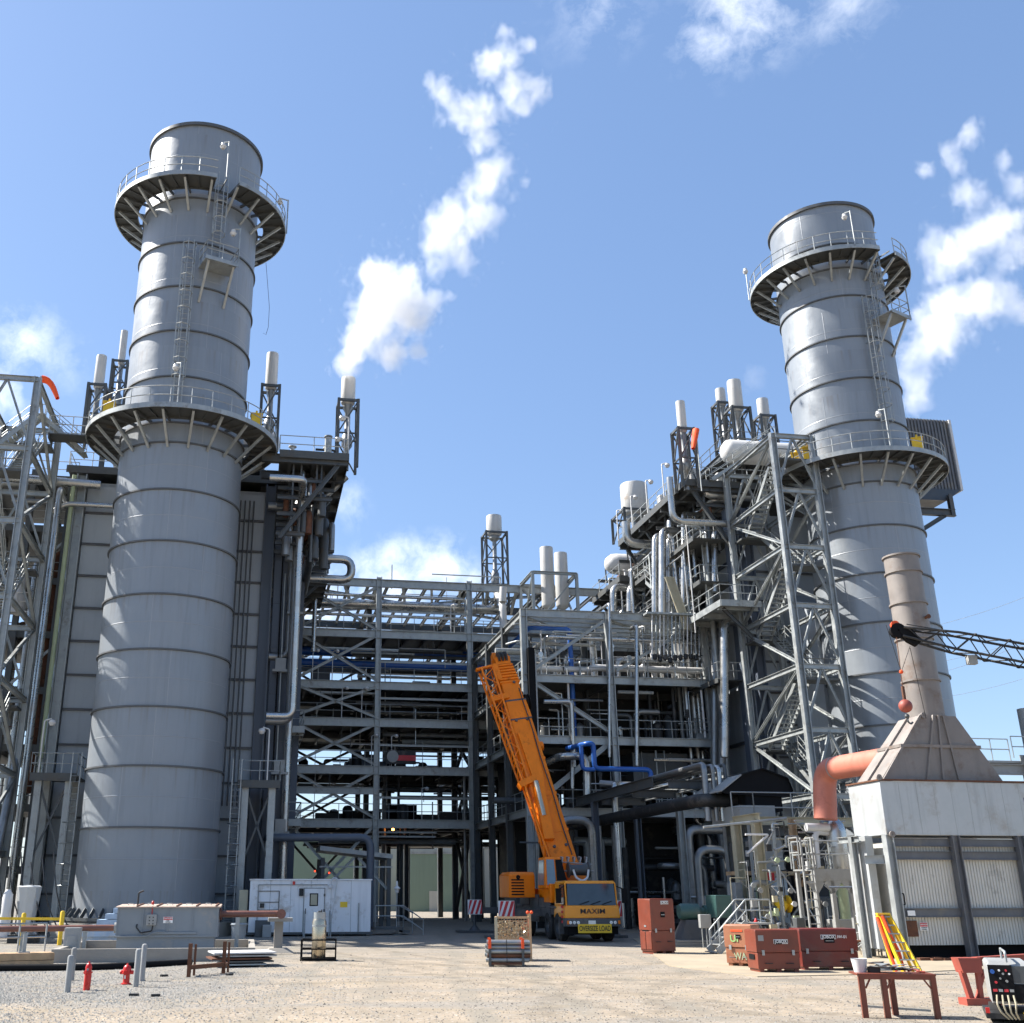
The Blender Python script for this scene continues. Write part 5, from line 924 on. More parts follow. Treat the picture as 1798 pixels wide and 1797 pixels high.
sign(HB, hq(1613, 1620), hq(1629, 1634), VH-.03, 'DANGER', ('AUTHORIZED', 'PERSONNEL'))
hpart('sign_plate', 'signwhite', lambda b: b.box(hq(1588, 1600)[0], hq(1601, 1600)[0], VH-.17, VH-.15, hq(1590, 1608)[2], hq(1590, 1599)[2]))
hpart('sign_plate', 'purple', lambda b: b.box(hq(1790, 1403)[0], hq(1790, 1403)[0]+.5, VH-.22, VH-.2, hq(1790, 1414)[2], hq(1790, 1402)[2]))
hpart('door_handle', 'black', lambda b: b.tube([(xl+.3, VH-.0, 1.62), (xl+.3, VH-.14, 1.62), (xl+.3, VH-.14, 1.95), (xl+.3, VH, 1.95)], .02, 6))
hx0, hx1 = hq(1550, 1369)[0], hq(1765, 1369)[0]; cx_ = (hx0+hx1)/2; cr_ = .60; hz = hq(1625, 1262, .85)[2]; cx_ = hq(1627, 1262, .85)[0]; vm = VH+.85
def f(b): b.hexa([(hx0, VH+.1, zt+.05), (hx1, VH+.1, zt+.05), (hx1, VH+dp-.1, zt+.05), (hx0, VH+dp-.1, zt+.05), (cx_-.68, vm-.62, hz), (cx_+.68, vm-.62, hz), (cx_+.68, vm+.62, hz), (cx_-.68, vm+.62, hz)])
hd = hpart('pyramid_hood', 'hood', f)
def f(b):
    def fr_(s, t): a = Vector((hx0+(hx1-hx0)*s, VH+.1, zt+.05)).lerp(Vector((cx_-.68+1.36*s, vm-.62, hz)), t); return a+Vector((0, -.03, .01))
    for s in (0.02, .37, .5, .63): b.bar(fr_(s, 0), fr_(s, 1), .06, .08)
    b.bar(fr_(-.02, .52), fr_(1.02, .52), .07, .1)
    def sd(s, t): a = Vector((hx0, VH+.1+(dp-.2)*s, zt+.05)).lerp(Vector((cx_-.68, vm-.62+1.24*s, hz)), t); return a+Vector((-.03, 0, .01))
    for s in (.5,): b.bar(sd(s, 0), sd(s, 1), .06, .08)
    b.bar(sd(0, .52), sd(1, .52), .07, .1)
hpart('hood_rib', 'hood', f, parent=hd)
ztop = hq(1588, 985, 1.2)[2]
ch = hpart('chimney', 'hood', lambda b: b.lathe((cx_, vm, 0), [(cr_, hz), (cr_, ztop), (cr_-.03, ztop), (cr_-.03, ztop-2)], 48))
for k in range(6): zz = hz+.02+(ztop-hz)*(0, .215, .47, .69, .89, .995)[k]; hpart('chimney_flange', 'hood', lambda b: b.annulus((cx_, vm, 0), cr_-.01, cr_+.055, zz-.03, zz+.03, 40), parent=ch)
q = hq(1622, 1088, .55); hpart('sample_port', 'rust', lambda b: b.lathe((cx_+.2, vm-cr_+.05, q[2]), [(.02, -.22), (.08, -.22), (.08, -.18), (.055, -.17), (.055, .1)], 12, axis=E2), parent=ch)
hpart('lifting_lug', 'hood', lambda b: (b.lathe((cx_-.55, vm-.66, hz+.0), [(.02, -.03), (.1, -.03), (.1, .03), (.02, .03)], 10, axis=E2), b.lathe((xl-.05, VH-.25, zt+.1), [(.02, -.03), (.1, -.03), (.1, .03), (.02, .03)], 10, axis=E2), b.lathe((xl+.1, VH-.3, zb+.02), [(.02, -.03), (.1, -.03), (.1, .03), (.02, .03)], 10, axis=E2)))
# red duct leaving the hood
a = uv(1525, 1336, VH+2.3); c = uv(1447, 1352, -17.0); e = uv(1447, 1425, -17.0)
b = MB(PL); b.tube([(a[0]+.9, VH+1.6, a[2]+.05), (c[0], -17.0, c[2]), (e[0]+.02, -17.0, e[2]-.3)], .44, 28, fil=.75); dt = b.build('red_duct', M['duct'], None, 'fat salmon-red duct bending down from the pyramid hood to the dark machine', 'duct')
dv = (PL(c)-PL((a[0]+.9, VH+1.6, a[2]+.05))).normalized(); qv = PL(c)-dv*.95; b = MB(); b.lathe(qv, [(.43, -.03), (.452, -.03), (.452, .03), (.43, .03)], 28, axis=dv); b.build('weld_band', M['greybox'], dt)
# ================================================================ compressor skid between the frame and the heater
def pbox(b, px0, px1, pyt, pyb, v, dpt):   # box whose front face spans these survey marks on plane v
    a, c = uv(px0, pyt, v), uv(px1, pyb, v); return b.box(a[0], c[0], v, v+dpt, max(0, c[2]), a[2])
def P1(name, m, label, cat, fn, group=None, bevel=0.0): b = MB(PL); fn(b); return b.build(name, M[m], None, label, cat, group, bevel=bevel)
# black air intake hood
vh = -11.6; A = lambda px, py, dv=0: uv(px, py, vh+dv)
t = thing('air_intake_hood', 'black weather hood of an air intake with its left side grey in the sun', 'intake hood', W(*A(1330, 1480)[:2]))
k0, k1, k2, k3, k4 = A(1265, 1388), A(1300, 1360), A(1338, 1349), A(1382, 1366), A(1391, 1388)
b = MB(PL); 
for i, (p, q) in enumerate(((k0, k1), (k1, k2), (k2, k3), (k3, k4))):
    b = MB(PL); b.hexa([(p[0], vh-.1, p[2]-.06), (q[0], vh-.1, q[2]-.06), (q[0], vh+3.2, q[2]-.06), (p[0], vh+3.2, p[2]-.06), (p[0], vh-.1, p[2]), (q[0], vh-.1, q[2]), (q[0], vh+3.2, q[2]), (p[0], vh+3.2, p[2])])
    b.build('side_panel' if i == 0 else 'roof_panel', M['greybox' if i == 0 else 'black'], t)  # left panel's sunlit grey is put into its colour
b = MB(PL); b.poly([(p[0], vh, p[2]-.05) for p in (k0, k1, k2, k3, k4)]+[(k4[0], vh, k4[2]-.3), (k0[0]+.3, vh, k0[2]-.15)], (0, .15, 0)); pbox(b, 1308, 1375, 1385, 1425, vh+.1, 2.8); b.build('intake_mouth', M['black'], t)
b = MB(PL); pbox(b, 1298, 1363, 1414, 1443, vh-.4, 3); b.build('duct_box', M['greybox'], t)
# turbine machinery
t = thing('turbine_package', 'grey and dark machine package with box girders below the black intake hood', 'machine', W(27.5, -10)); v = -11.5
for (x0, x1, ya, yb, m, dd, nm) in ((1338, 1378, 1470, 1532, 'greybox', 0, 'engine_cover'), (1305, 1385, 1444, 1468, 'galv_dark', .6, 'upper_casing'), (1305, 1340, 1478, 1530, 'galv_dark', .9, 'side_casing'), (1375, 1500, 1440, 1452, 'beige', .3, 'top_girder'), (1300, 1420, 1530, 1537, 'wood', -.2, 'base_girder'), (1310, 1400, 1537, 1645, 'dark', 1.2, 'lower_casing'), (1400, 1500, 1455, 1640, 'dark', 1.4, 'inner_casing')):
    b = MB(PL); pbox(b, x0, x1, ya, yb, v+dd, 1.5); b.build(nm, M[m], t)
for i in range(4):
    for j in range(3): b = MB(PL); q = uv(1312+9*i, 1482+17*j, v+.85); b.cbox((q[0], v+.85, q[2]), .12, .1, .26); b.build('bracket', M['white' if (i+j) % 2 else 'greybox'], t)
for k in range(5): b = MB(PL); q = uv(1318+4*k, 1560, v+.8); b.box(q[0], q[0]+.05, v+.7, v+.78, .3, 2.6); b.build('rib', M['dark' if k % 2 else 'palegreen'], t)
t = thing('valve_skid', 'pale green and pale blue panelled valve skid with a grey pipe arch', 'valve skid', W(25.6, -15)); v = -15.0
for (x0, x1, ya, yb, m, dd, nm) in ((1340, 1365, 1545, 1640, 'palegreen', .7, 'green_panel'), (1356, 1392, 1542, 1640, 'paleblue', .2, 'blue_panel'), (1346, 1386, 1534, 1544, 'greybox', .25, 'cap_panel'), (1392, 1414, 1560, 1640, 'dark', .5, 'dark_panel'), (1470, 1495, 1545, 1640, 'palegreen', 1.2, 'green_panel'), (1290, 1312, 1550, 1640, 'greybox', 1.1, 'round_cover'), (1425, 1500, 1575, 1640, 'galv_dark', 1.0, 'dark_panel')):
    b = MB(PL); pbox(b, x0, x1, ya, yb, v+dd, .8); b.build(nm, M[m], t, bevel=.02)
b = MB(PL); q = uv(1326, 1640, v); e = uv(1354, 1550, v); b.tube([(q[0], v, .2), (q[0], v, e[2]), (e[0], v, e[2]), (e[0], v, e[2]-1.2)], .11, 12, .4); b.build('pipe_arch', M['greybox'], t)
b = MB(PL); q = uv(1373, 1590, v-.3); b.lathe((q[0], v-.3, q[2]), [(.02, -.3), (.22, -.28), (.24, .1), (.14, .14), (.14, .4), (.02, .42)], 18, axis=E1); b.lathe((q[0]+.25, v-.3, q[2]+.05), [(.02, -.04), (.33, -.04), (.33, .04), (.02, .04)], 20, axis=E1); b.build('yellow_actuator', M['yellow'], t)
b = MB(PL); q = uv(1358, 1594, v-.4); b.tube([(q[0]-.4, v-.4, q[2]), (q[0]+.3, v-.4, q[2])], .05, 8); b.tube([(q[0], v-.4, q[2]), (q[0], v-.4, q[2]-.5), (q[0]+.5, v-.5, q[2]-.6), (q[0]+.5, v-.5, .3)], .05, 8); b.build('hose', M['casing_blue'], t)
for k in range(26):
    q = uv(rnd.uniform(1318, 1420), rnd.uniform(1598, 1640), v-.6); h = rnd.uniform(.3, 1.0); b = MB(PL); r = rnd.choice((.025, .04, .06)); b.tube([(q[0], v-.6, .1), (q[0], v-.6, h), (q[0]+rnd.uniform(-.5, .5), v-.5, h), (q[0]+rnd.uniform(-.5, .5), v-.2, h+.1)], r, 6); b.build('tubing', M[rnd.choice(('galv', 'white', 'alu', 'beige', 'dark', 'white'))], t)
q = uv(1328, 1625, v-.9); b = MB(PL); b.lathe((q[0], v-.9, q[2]-.3), [(.02, 0), (.09, .02), (.09, .42), (.05, .5), (.02, .56)], 12); b.build('fire_extinguisher', M['red'], None, 'small red fire extinguisher hanging behind the tool chests', 'fire extinguisher')
b = MB(PL); q = uv(1358, 1537, v-.05); b.box(q[0]-.14, q[0]+.14, v+.15, v+.2, q[2]-.2, q[2]+.1); b.build('warning_plate', M['signred'], t)
# beige frame of the skid
t = thing('skid_frame', 'beige steel portal frame with a long horizontal handrail around the machine skid', 'steel frame', W(25, -13))
for (px, yt, v, m, w) in ((1291, 1441, -13, 'beige', .34), (1327, 1438, -15, 'beige', .34), (1356, 1440, -15.5, 'galv', .16), (1313, 1441, -12, 'greybox', .14), (1390, 1438, -14.5, 'wood', .24)):
    q = uv(px, yt, v); b = MB(PL); zb_ = 0 if px != 1390 else 2.2; b.H((q[0], v, zb_), (q[0], v, q[2]), w, w, up=E1) if w > .2 else b.tube([(q[0], v, 0), (q[0], v, q[2])], w/2, 8); b.build('post', M[m], t)
a, c = uv(1287, 1441, -13), uv(1380, 1439, -13); b = MB(PL); b.H((a[0], -13, a[2]), (c[0]+4, -13, a[2]), .2, .34); b.H((a[0], -13, a[2]), (a[0], -15.5, a[2]), .2, .3); b.build('top_beam', M['beige'], t)
a, c = uv(1235, 1453, -15.6), uv(1381, 1437, -15.6); b = MB(PL); b.tube([a, c], .05, 8); a, c = uv(1330, 1515, -15.6), uv(1400, 1510, -15.6); b.tube([a, c], .04, 8); b.build('handrail', M['galv'], t)
a = uv(1287, 1400, -13); b = MB(PL); b.rail([(a[0], -12.8, 4.75), (a[0]+1.0, -12.8, 4.75), (a[0]+4.5, -12.8, 4.75)], h=1.3, step=2); b.build('guard_rail', M['greybox'], t)
# aluminium ladder platform
v = -18.5; t = thing('service_platform', 'aluminium service platform with vertical ladder in front of the silver vessel', 'platform', W(*uv(1455, 1640, v)[:2]))
a, c = uv(1424, 1526, v), uv(1497, 1546, v); x0, x1, zt_ = a[0], c[0], a[2]
b = MB(PL); b.box(x0, x1, v, v+1.4, zt_-.06, zt_); b.box(x0, x1, v-.03, v, zt_-.42, zt_); b.build('deck', M['greybox'], t)
for x in (x0+.12, x0+.78, x1-.1):
    for y in (v+.05, v+1.3): b = MB(PL); b.box(x-.07, x+.07, y-.07, y+.07, 0, zt_-.06); b.build('leg', M['greybox'], t)
b = MB(PL); b.rail([(x0, v, zt_), (x1, v, zt_)], step=.75, h=1.0); b.rail([(x0, v, zt_), (x0, v+1.3, zt_)], step=1.3, h=1.0); b.build('railing', M['galv'], t)
b = MB(PL)
for x in (x0+.12, x0+.78, x1-.1): b.poly([(x-.4, v-.02, zt_-.42), (x+.4, v-.02, zt_-.42), (x+.07, v-.02, zt_-.85), (x-.07, v-.02, zt_-.85)], (0, .02, 0))
b.build('gusset', M['greybox'], t)
b = MB(PL); lx = uv(1411, 1560, v)[0]
for q in (0, .42): b.bar((lx+q, v-.15, .1), (lx+q, v-.15, zt_+1.1), .05, .08)
for k in range(11): b.tube([(lx, v-.15, .35+.28*k), (lx+.42, v-.15, .35+.28*k)], .022, 6)
for q in (-.12, .54): b.rail([(lx+q, v-.15, zt_), (lx+q, v+.5, zt_)], step=.6, h=1.1)
b.build('ladder', M['greybox'], t)
# silver vessel
v = -16.5; a, c = uv(1449, 1440, v), uv(1491, 1520, v); r = (c[0]-a[0])/2; ux = (a[0]+c[0])/2; t = thing('silver_vessel', 'rounded shiny silver vessel standing behind the aluminium platform railing', 'vessel', W(ux, v))
b = MB(PL); b.lathe((ux, v, 0), [(.02, c[2]-.6), (r*.7, c[2]-.5), (r, c[2]-.1), (r, a[2]-.45), (r*.86, a[2]-.18), (r*.5, a[2]), (.12, a[2]+.05), (.12, a[2]+.3), (.02, a[2]+.3)], 28); b.build('shell', M['alu'], t)
b = MB(PL); b.cyl((ux, v, .1), (ux, v, c[2]-.4), r*.6, 14); b.build('skirt', M['palegreen'], t)
b = MB(PL); b.tube([(ux-.3, v, a[2]-.5), (ux-1.0, v-.2, a[2]-.45), (ux-1.05, v-.2, a[2]-1.8)], .12, 10); b.cyl((ux-1.35, v-.2, a[2]-.3), (ux-.4, v-.2, a[2]-.3), .16, 12); b.build('side_pipe', M['white'], t)
for k in range(18): x, y = ux-rnd.uniform(.4, 1.4), v-rnd.uniform(.1, .5); h = rnd.uniform(2.6, 4.2); b = MB(PL); b.tube([(x, y, 2.4), (x, y, h), (x+rnd.uniform(-.4, .4), y, h)], rnd.choice((.02, .03, .05)), 6); b.build('tubing', M[rnd.choice(('alu', 'white', 'dark', 'beige', 'dark', 'galv'))], t)
# cabinets, motor, boxes
P1('control_cabinet', 'greybox', 'low pale grey cabinet under the aluminium platform behind the right tool chest', 'cabinet', lambda b: pbox(b, 1464, 1500, 1615, 1640, -17.6, .6), bevel=.02)
P1('control_cabinet', 'galv_dark', 'small brownish grey cabinet left of the ladder behind the tool chests', 'cabinet', lambda b: pbox(b, 1398, 1416, 1612, 1640, -17.6, .5), bevel=.02)
t = thing('green_box', 'dark teal square machine box on posts right of the green motor', 'machine box', W(*uv(1270, 1640, -15.5)[:2])); b = MB(PL); pbox(b, 1256, 1287, 1572, 1612, -15.5, 1.0); b.build('box', M['teal'], t, bevel=.02)
b = MB(PL); a, c = uv(1258, 1612, -15.4), uv(1286, 1612, -15.4)
for x in (a[0]+.1, c[0]-.1): b.tube([(x, -15.3, 0), (x, -15.3, a[2])], .06, 6)
b.build('stand', M['galv'], t)
v = -14.5; q = uv(1214, 1601, v); t = thing('green_motor', 'round-ended teal electric motor on a dark flared base', 'motor', W(q[0], v)); b = MB(PL); b.lathe((q[0]-.1, v, q[2]), [(.02, -.45), (.26, -.42), (.31, -.3), (.31, .35), (.24, .4), (.02, .42)], 22, axis=E1); b.cyl((q[0]+.3, v, q[2]), (q[0]+.95, v, q[2]), .16, 14); b.lathe((q[0]+.6, v, q[2]), [(.02, -.12), (.24, -.1), (.24, .1), (.02, .12)], 16, axis=E1); b.build('motor_body', M['teal'], t)
b = MB(PL); b.hexa([(q[0]-.7, v-.5, .25), (q[0]+.6, v-.5, .25), (q[0]+.6, v+.5, .25), (q[0]-.7, v+.5, .25), (q[0]-.35, v-.3, q[2]-.3), (q[0]+.45, v-.3, q[2]-.3), (q[0]+.45, v+.3, q[2]-.3), (q[0]-.35, v+.3, q[2]-.3)]); b.build('motor_base', M['chassis'], t)
b = MB(PL)
for k in range(3): b.box(q[0]-1.1+.05*k, q[0]+2.1, v-.9+.05*k, v+1, .085*k, .085*k+.075)
b.build('plinth', M['conc'], t)
v = -16.2; t = thing('switch_box', 'small pale grey switch box on thin pipe legs in front of the green motor', 'switch box', W(*uv(1240, 1660, v)[:2])); b = MB(PL); pbox(b, 1229, 1250, 1606, 1630, v, .22); b.build('box', M['greybox'], t, bevel=.015)
b = MB(PL); a = uv(1232, 1630, v)
for k in range(5): x = a[0]+.05+.17*k; b.tube([(x, v+.1, 0), (x, v+.1, a[2]+.2+.1*(k > 2)), (x+.06*(k > 2), v+.1, a[2]+.3)], .022, 6)
b.build('conduit_leg', M['galv'], t)
# fine clutter of the skid: gauge lines, valves, junction boxes, small rails
t = thing('pipe_manifold', 'crowded manifold of small pipes, valves and white boxes between the beige posts and the ladder', 'manifold', W(25.6, -16.5))
for k in range(90):
    q = uv(rnd.uniform(1300, 1500), rnd.uniform(1440, 1635), -16.4+rnd.uniform(-.3, 1.8)); x, y, z = q; r = rnd.choice((.015, .02, .03, .045)); L = rnd.uniform(.2, 1.1)
    b = MB(PL); b.tube([(x, y, z), (x+rnd.choice((-L, L, 0)), y, z), (x+rnd.choice((-L, 0, L)), y, max(.1, z-rnd.uniform(.2, 1.4)))] if k % 3 else [(x, y, max(.05, z-L*2)), (x, y, z), (x, y+.6, z)], r, 6); b.build('small_bore_pipe', M[rnd.choice(('galv', 'alu', 'white', 'beige', 'alu_dull', 'dark', 'greybox'))], t)
for k in range(34):
    q = uv(rnd.uniform(1305, 1500), rnd.uniform(1470, 1635), -16.7); x, y, z = q; b = MB(PL)
    if k % 2: b.cbox((x, y, z), rnd.uniform(.12, .3), .12, rnd.uniform(.15, .36))
    else: b.lathe((x, y, z), [(.01, -.03), (.10, -.03), (.10, .03), (.01, .03)], 12, axis=E2); b.bar((x, y, z), (x, y+.25, z), .04)
    b.build('junction_box' if k % 2 else 'hand_valve', M[rnd.choice(('white', 'greybox', 'galv', 'beige', 'palegreen', 'dark', 'yellow' if k % 5 == 0 else 'galv'))], t)
# steel steps with handrails
q0, q1 = uv(1252, 1690, -19.8), uv(1300, 1600, -19.8); v = -19.8; xa = uv(1254, 1690, v)[0]; xb = xa+1.15
t = thing('entry_steps', 'short grey steel steps with pipe handrails left of the graffitied tool chest', 'steps', W(xa, v))
b = MB(PL); b.stair((xa, v, .08), (xb, v, 1.0), .8, (0, 1, 0), railing=False); b.box(xb, xb+.9, v-.4, v+.4, .94, 1.0); b.build('treads', M['greybox'], t)
for q in (-.42, .42): b = MB(PL); b.tube([(xa+.1, v+q, .1), (xa+.1, v+q, .75), (xb, v+q, 1.75), (xb+.9, v+q, 1.75), (xb+.9, v+q, .98)], .026, 8); b.tube([(xa+.1, v+q, .42), (xb, v+q, 1.4), (xb+.9, v+q, 1.4)], .02, 6); b.tube([(xb, v+q, 0), (xb, v+q, 1.75)], .024, 6); b.build('handrail', M['galv'], t)
# instrument rack and vertical pipes left of the heater
v = -22.5; t = thing('instrument_rack', 'tangle of gauges tubing and yellow-capped valves left of the corrugated heater', 'instrument rack', W(*uv(1535, 1690, v)[:2]))
for k in range(34): q = uv(rnd.uniform(1516, 1562), rnd.uniform(1600, 1672), v); b = MB(PL); x = q[0]; y = v+rnd.uniform(-.3, .5); b.tube([(x, y, rnd.choice((0, .4, .7))), (x, y, q[2]), (x+rnd.uniform(-.5, .5), y, q[2]), (x+rnd.uniform(-.5, .5), y+.2, q[2]-.2)], rnd.choice((.015, .022, .035)), 6); b.build('tubing', M[rnd.choice(('galv', 'alu', 'beige', 'white', 'rust', 'greybox'))], t)
for k in range(9): q = uv(rnd.uniform(1520, 1560), rnd.uniform(1605, 1655), v-.25); b = MB(PL); b.lathe((q[0], v-.25, q[2]), [(.01, -.03), (.07, -.03), (.07, .03), (.01, .03)], 12, axis=E2) if k % 2 else b.cbox((q[0], v-.25, q[2]), .16, .12, .2); b.build('gauge', M[rnd.choice(('signwhite', 'greybox', 'beige'))], t)
for px, py in ((1510, 1597), (1528, 1600)): q = uv(px, py, v); b = MB(PL); b.lathe((q[0], v, q[2]), [(.01, -.1), (.07, -.08), (.07, .06), (.01, .1)], 12); b.build('yellow_cap', M['yellow'], t)
for k, (px, m) in enumerate(((1516, 'casing_blue'), (1522, 'alu'), (1540, 'black'))): a = uv(px, 1558, v+.4); b = MB(PL); b.tube([(a[0]-.9, v+1, a[2]), (a[0], v+.4, a[2]), (a[0], v+.4, .5)], .035, 8, .3); b.build('pipe', M[m], t)
# ================================================================ tool chests
def chest(gpx, ang, w, d, h, m, label, txt=None, lid=.62, sk=True, extra=None):
    p = atG(*gpx); fr = Fr((p.x, p.y, 0), R(ang)); root = thing('tool_chest', label, 'tool chest', p, 'red-brown steel tool chests'); bz = .09
    b = MB(fr); b.box(0, w, 0, d, bz, h*lid); b.build('body', M[m], root, bevel=.012)
    b = MB(fr); b.box(-.015, w+.015, -.02, d+.01, h*lid+.008, h-.03); b.hexa([(-.015, -.02, h-.03), (w+.015, -.02, h-.03), (w+.015, d+.01, h-.03), (-.015, d+.01, h-.03), (0, 0, h), (w, 0, h), (w, d, h), (0, d, h)]); ld = b.build('lid', M[m], root, bevel=.01)
    b = MB(fr)
    for x in (.04, w*.5-.06, w-.16): b.box(x, x+.12, .02, d-.02, 0, bz)
    b.build('skid', M[m], root)
    b = MB(fr); b.box(w*.42, w*.6, -.035, -.02, h*.66, h*.76); b.build('latch_recess', M['black'], ld); b = MB(fr); b.box(w*.44, w*.58, -.045, -.034, h*.70, h*.715); b.build('latch_bar', M['galv'], ld)
    b = MB(fr); b.box(-.02, -.0, d*.25, d*.75, h*.3, h*.42); b.build('side_handle', M['black'], root)
    xd = fr((1, 0, 0))-fr((0, 0, 0)); yd = fr((0, 1, 0))-fr((0, 0, 0))
    for x in (.12, w-.2): b = MB(fr); b.box(x, x+.07, -.04, -.02, h*lid-.06, h*lid+.07); b.build('hasp', M['galv'], ld)
    for x in (w*.25, w*.75): b = MB(fr); b.tube([(x-.09, -.02, h*.22), (x-.09, -.06, h*.22), (x+.09, -.06, h*.22), (x+.09, -.02, h*.22)], .012, 6); b.build('lift_handle', M['ink'], root)
    if txt:
        b = MB(fr); tw = min(.42, w*.34); cx = w*txt[1]; z = h*txt[2]; b.box(cx-tw/2, cx+tw/2, -.026, -.02, z-.055, z+.055); pl = b.build('name_plate', M['signwhite'], ld); b = MB(fr); b.box(cx-tw/2+.012, cx+tw/2-.012, -.03, -.025, z-.043, z+.043); b.build('plate_ground', M['ink'], pl)
        text(txt[0], fr((cx, -.033, z)), xd, Z3, .115, M['signwhite'], pl, sx=tw/.44)
        if len(txt) > 3: text(txt[3], fr((cx+tw/2+.17, -.027, z)), xd, Z3, .105, M['signwhite'], ld)
    if extra: extra(root, fr, ld, xd, yd)
    return root
def ex_tall(root, fr, ld, xd, yd):
    for q in (.02, .39): b = MB(fr); b.box(-.022, -.0, q, q+.34, .14, .72); b.build('door', M['chest'], root, bevel=.01)
    b = MB(fr); b.box(-.03, -.015, .3, .42, .86, .92); b.build('handle', M['galv'], ld)
chest((1147, 1676), 21, .92, .76, 1.78, 'chest', 'tall upright red-brown tool chest near the crane, taller than it is wide', ('JOBOX', .62, .93), .42, extra=ex_tall)
def ex_g(root, fr, ld, xd, yd):
    text('UF', fr((.32, -.03, .74)), xd, Z3, .26, M['graffiti'], ld); text('WA', fr((.42, -.006, .27)), xd, Z3, .27, M['palegreen'], root, sx=.8); b = MB(fr); b.box(.2, .55, -.03, -.02, .93, .98); b.build('sticker', M['sock'], ld)
chest((1277, 1697), -38, .80, .62, 1.12, 'chest_pale', 'pale orange tool chest with green spray-paint scrawl on its sunlit face', None, .45, extra=ex_g)
def ex_l(root, fr, ld, xd, yd): b = MB(fr); b.box(.05, .2, -.03, -.02, .78, .92); b.build('sticker', M['greybox'], ld)
chest((1333, 1709), 5, 1.14, .74, 1.06, 'chest', 'rust-red tool chest in the middle of the row, with a blank grey sticker', ('JOBOX', .58, .72), .46, extra=ex_l)
chest((1411, 1705), 2, 1.55, .74, 1.06, 'chest2', 'widest tool chest, dark maroon, with white digits beside its name plate', ('JOBOX', .5, .80, 'IW-01'), .46)
# yellow step ladder
p = atG(1568, 1712)
class FrS(Fr):
    def __call__(s, q): return Fr.__call__(s, (q[0]*.80+.06, q[1]*.7, q[2]*.74))
fr = FrS((p.x, p.y, 0), R(-8)); t = thing('step_ladder', 'yellow folded step ladder leaning with orange hoses beside the corrugated heater', 'step ladder', p)
b = MB(fr)
for x0, x1 in ((.28, -.10), (.82, .25)): b.bar((x0, 0, 0), (x1*.9, .85, 1.95), .05, .10)
b.build('front_rail', M['yellow'], t)
b = MB(fr)
for k in range(7): s = (k+.7)/7; a = Vector((.28, 0, 0)).lerp(Vector((-.09, .85, 1.95)), s); c = Vector((.82, 0, 0)).lerp(Vector((.225, .85, 1.95)), s); b.bar(a, c, .1, .03)
b.build('tread', M['galv'], t)
b = MB(fr); b.bar((.12, .55, 0), (-.12, .95, 1.9), .045, .07); b.bar((.72, .6, 0), (.2, .95, 1.9), .045, .07); b.build('rear_rail', M['yellow'], t)
b = MB(fr); b.box(-.14, .27, .72, 1.02, 1.93, 1.99); b.build('top_cap', M['yellow'], t)
b = MB(fr); b.tube([(.0, .7, 1.9), (.15, .55, 1.2), (.3, .4, .7), (.35, .3, .05)], .045, 8); b.tube([(-.15, .8, 1.85), (-.05, .5, 1.0), (.12, .3, .1)], .04, 8); b.build('hose', M['sock'], t)
# rag pile and low pallet next to the ladder
P1('rubble_strip', 'rust', 'low heap of dark scrap on the ground in the shade under the heater', 'scrap heap', lambda b: [b.cbox((uv(1630+8*k, 1696, -24.8)[0], -24.8+rnd.uniform(-.2, .2), .05), rnd.uniform(.1, .4), rnd.uniform(.1, .3), rnd.uniform(.04, .14)) for k in range(12)])
# ================================================================ work table
p = atG(1520, 1789); fr = Fr((p.x, p.y+.08, 0), R(-8)); t = thing('work_table', 'red steel work table with braced legs, loaded with tools, in the right foreground', 'work table', p); tw, td, th = 1.26, .62, .66
b = MB(fr); b.box(-.02, tw, .0, td, th, th+.03); b.build('table_top', M['chest'], t)
for x, y in ((.0, .0), (tw-.1, .0), (.36, .0+td*.0), (.62, td-.1)): b = MB(fr); b.poly([(x, y, 0), (x+.09, y, 0), (x+.09, y, th), (x, y, th)], (0, .012, 0)); b.poly([(x, y, 0), (x+.012, y, 0), (x+.012, y, th), (x, y, th)], (0, .09, 0)); b.build('leg', M['chest'], t)
b = MB(fr); b.box(0, tw-.02, .002, .02, th-.06, th)
for a, c in (((.1, th-.2), (.2, th-.03)), ((tw-.1, th-.2), (tw-.22, th-.03)), ((.45, th-.2), (.56, th-.03))): b.bar((a[0], .03, a[1]), (c[0], .03, c[1]), .05, .02)
b.build('knee_brace', M['chest'], t)
bk = fr((.12, .35, th+.03)); b = MB(); b.lathe(bk, [(.1, 0), (.135, .22), (.14, .22), (.128, .21), (.095, .02), (.01, .01)], 20); b.build('bucket', M['white'], None, 'small white bucket on the left end of the red work table', 'bucket')
b = MB(fr)
for k in range(9): x, y = rnd.uniform(.4, .85), rnd.uniform(.1, .5); z = th+.04+.013*k; pts = [(x+.2*math.cos(a)*rnd.uniform(.6, 1.2), y+.1*math.sin(a)*rnd.uniform(.6, 1.2), z+rnd.uniform(0, .06)) for a in [i*math.pi/3 for i in range(6)]]; b.poly(pts, (0, 0, .006))
b.build('crumpled_sheet', M['galv'], None, 'crumpled silvery sheets lying on the middle of the red work table', 'sheet metal')
b = MB(fr); b.tube([(.9, .3, th+.06), (1.0, .4, th+.08), (1.1, .35, th+.06), (1.02, .25, th+.06), (1.15, .2, th+.05)], .018, 6); b.build('cable_coil', M['primer'], None, 'coiled reddish cord on the right end of the red work table', 'cord')
b = MB(fr); b.box(.25, .42, .2, .4, th+.03, th+.12); b.bar((.3, .3, th+.1), (.5, .25, th+.2), .03); b.build('hand_tool', M['dark'], None, 'dark hand tool lying beside the white bucket on the work table', 'tool')
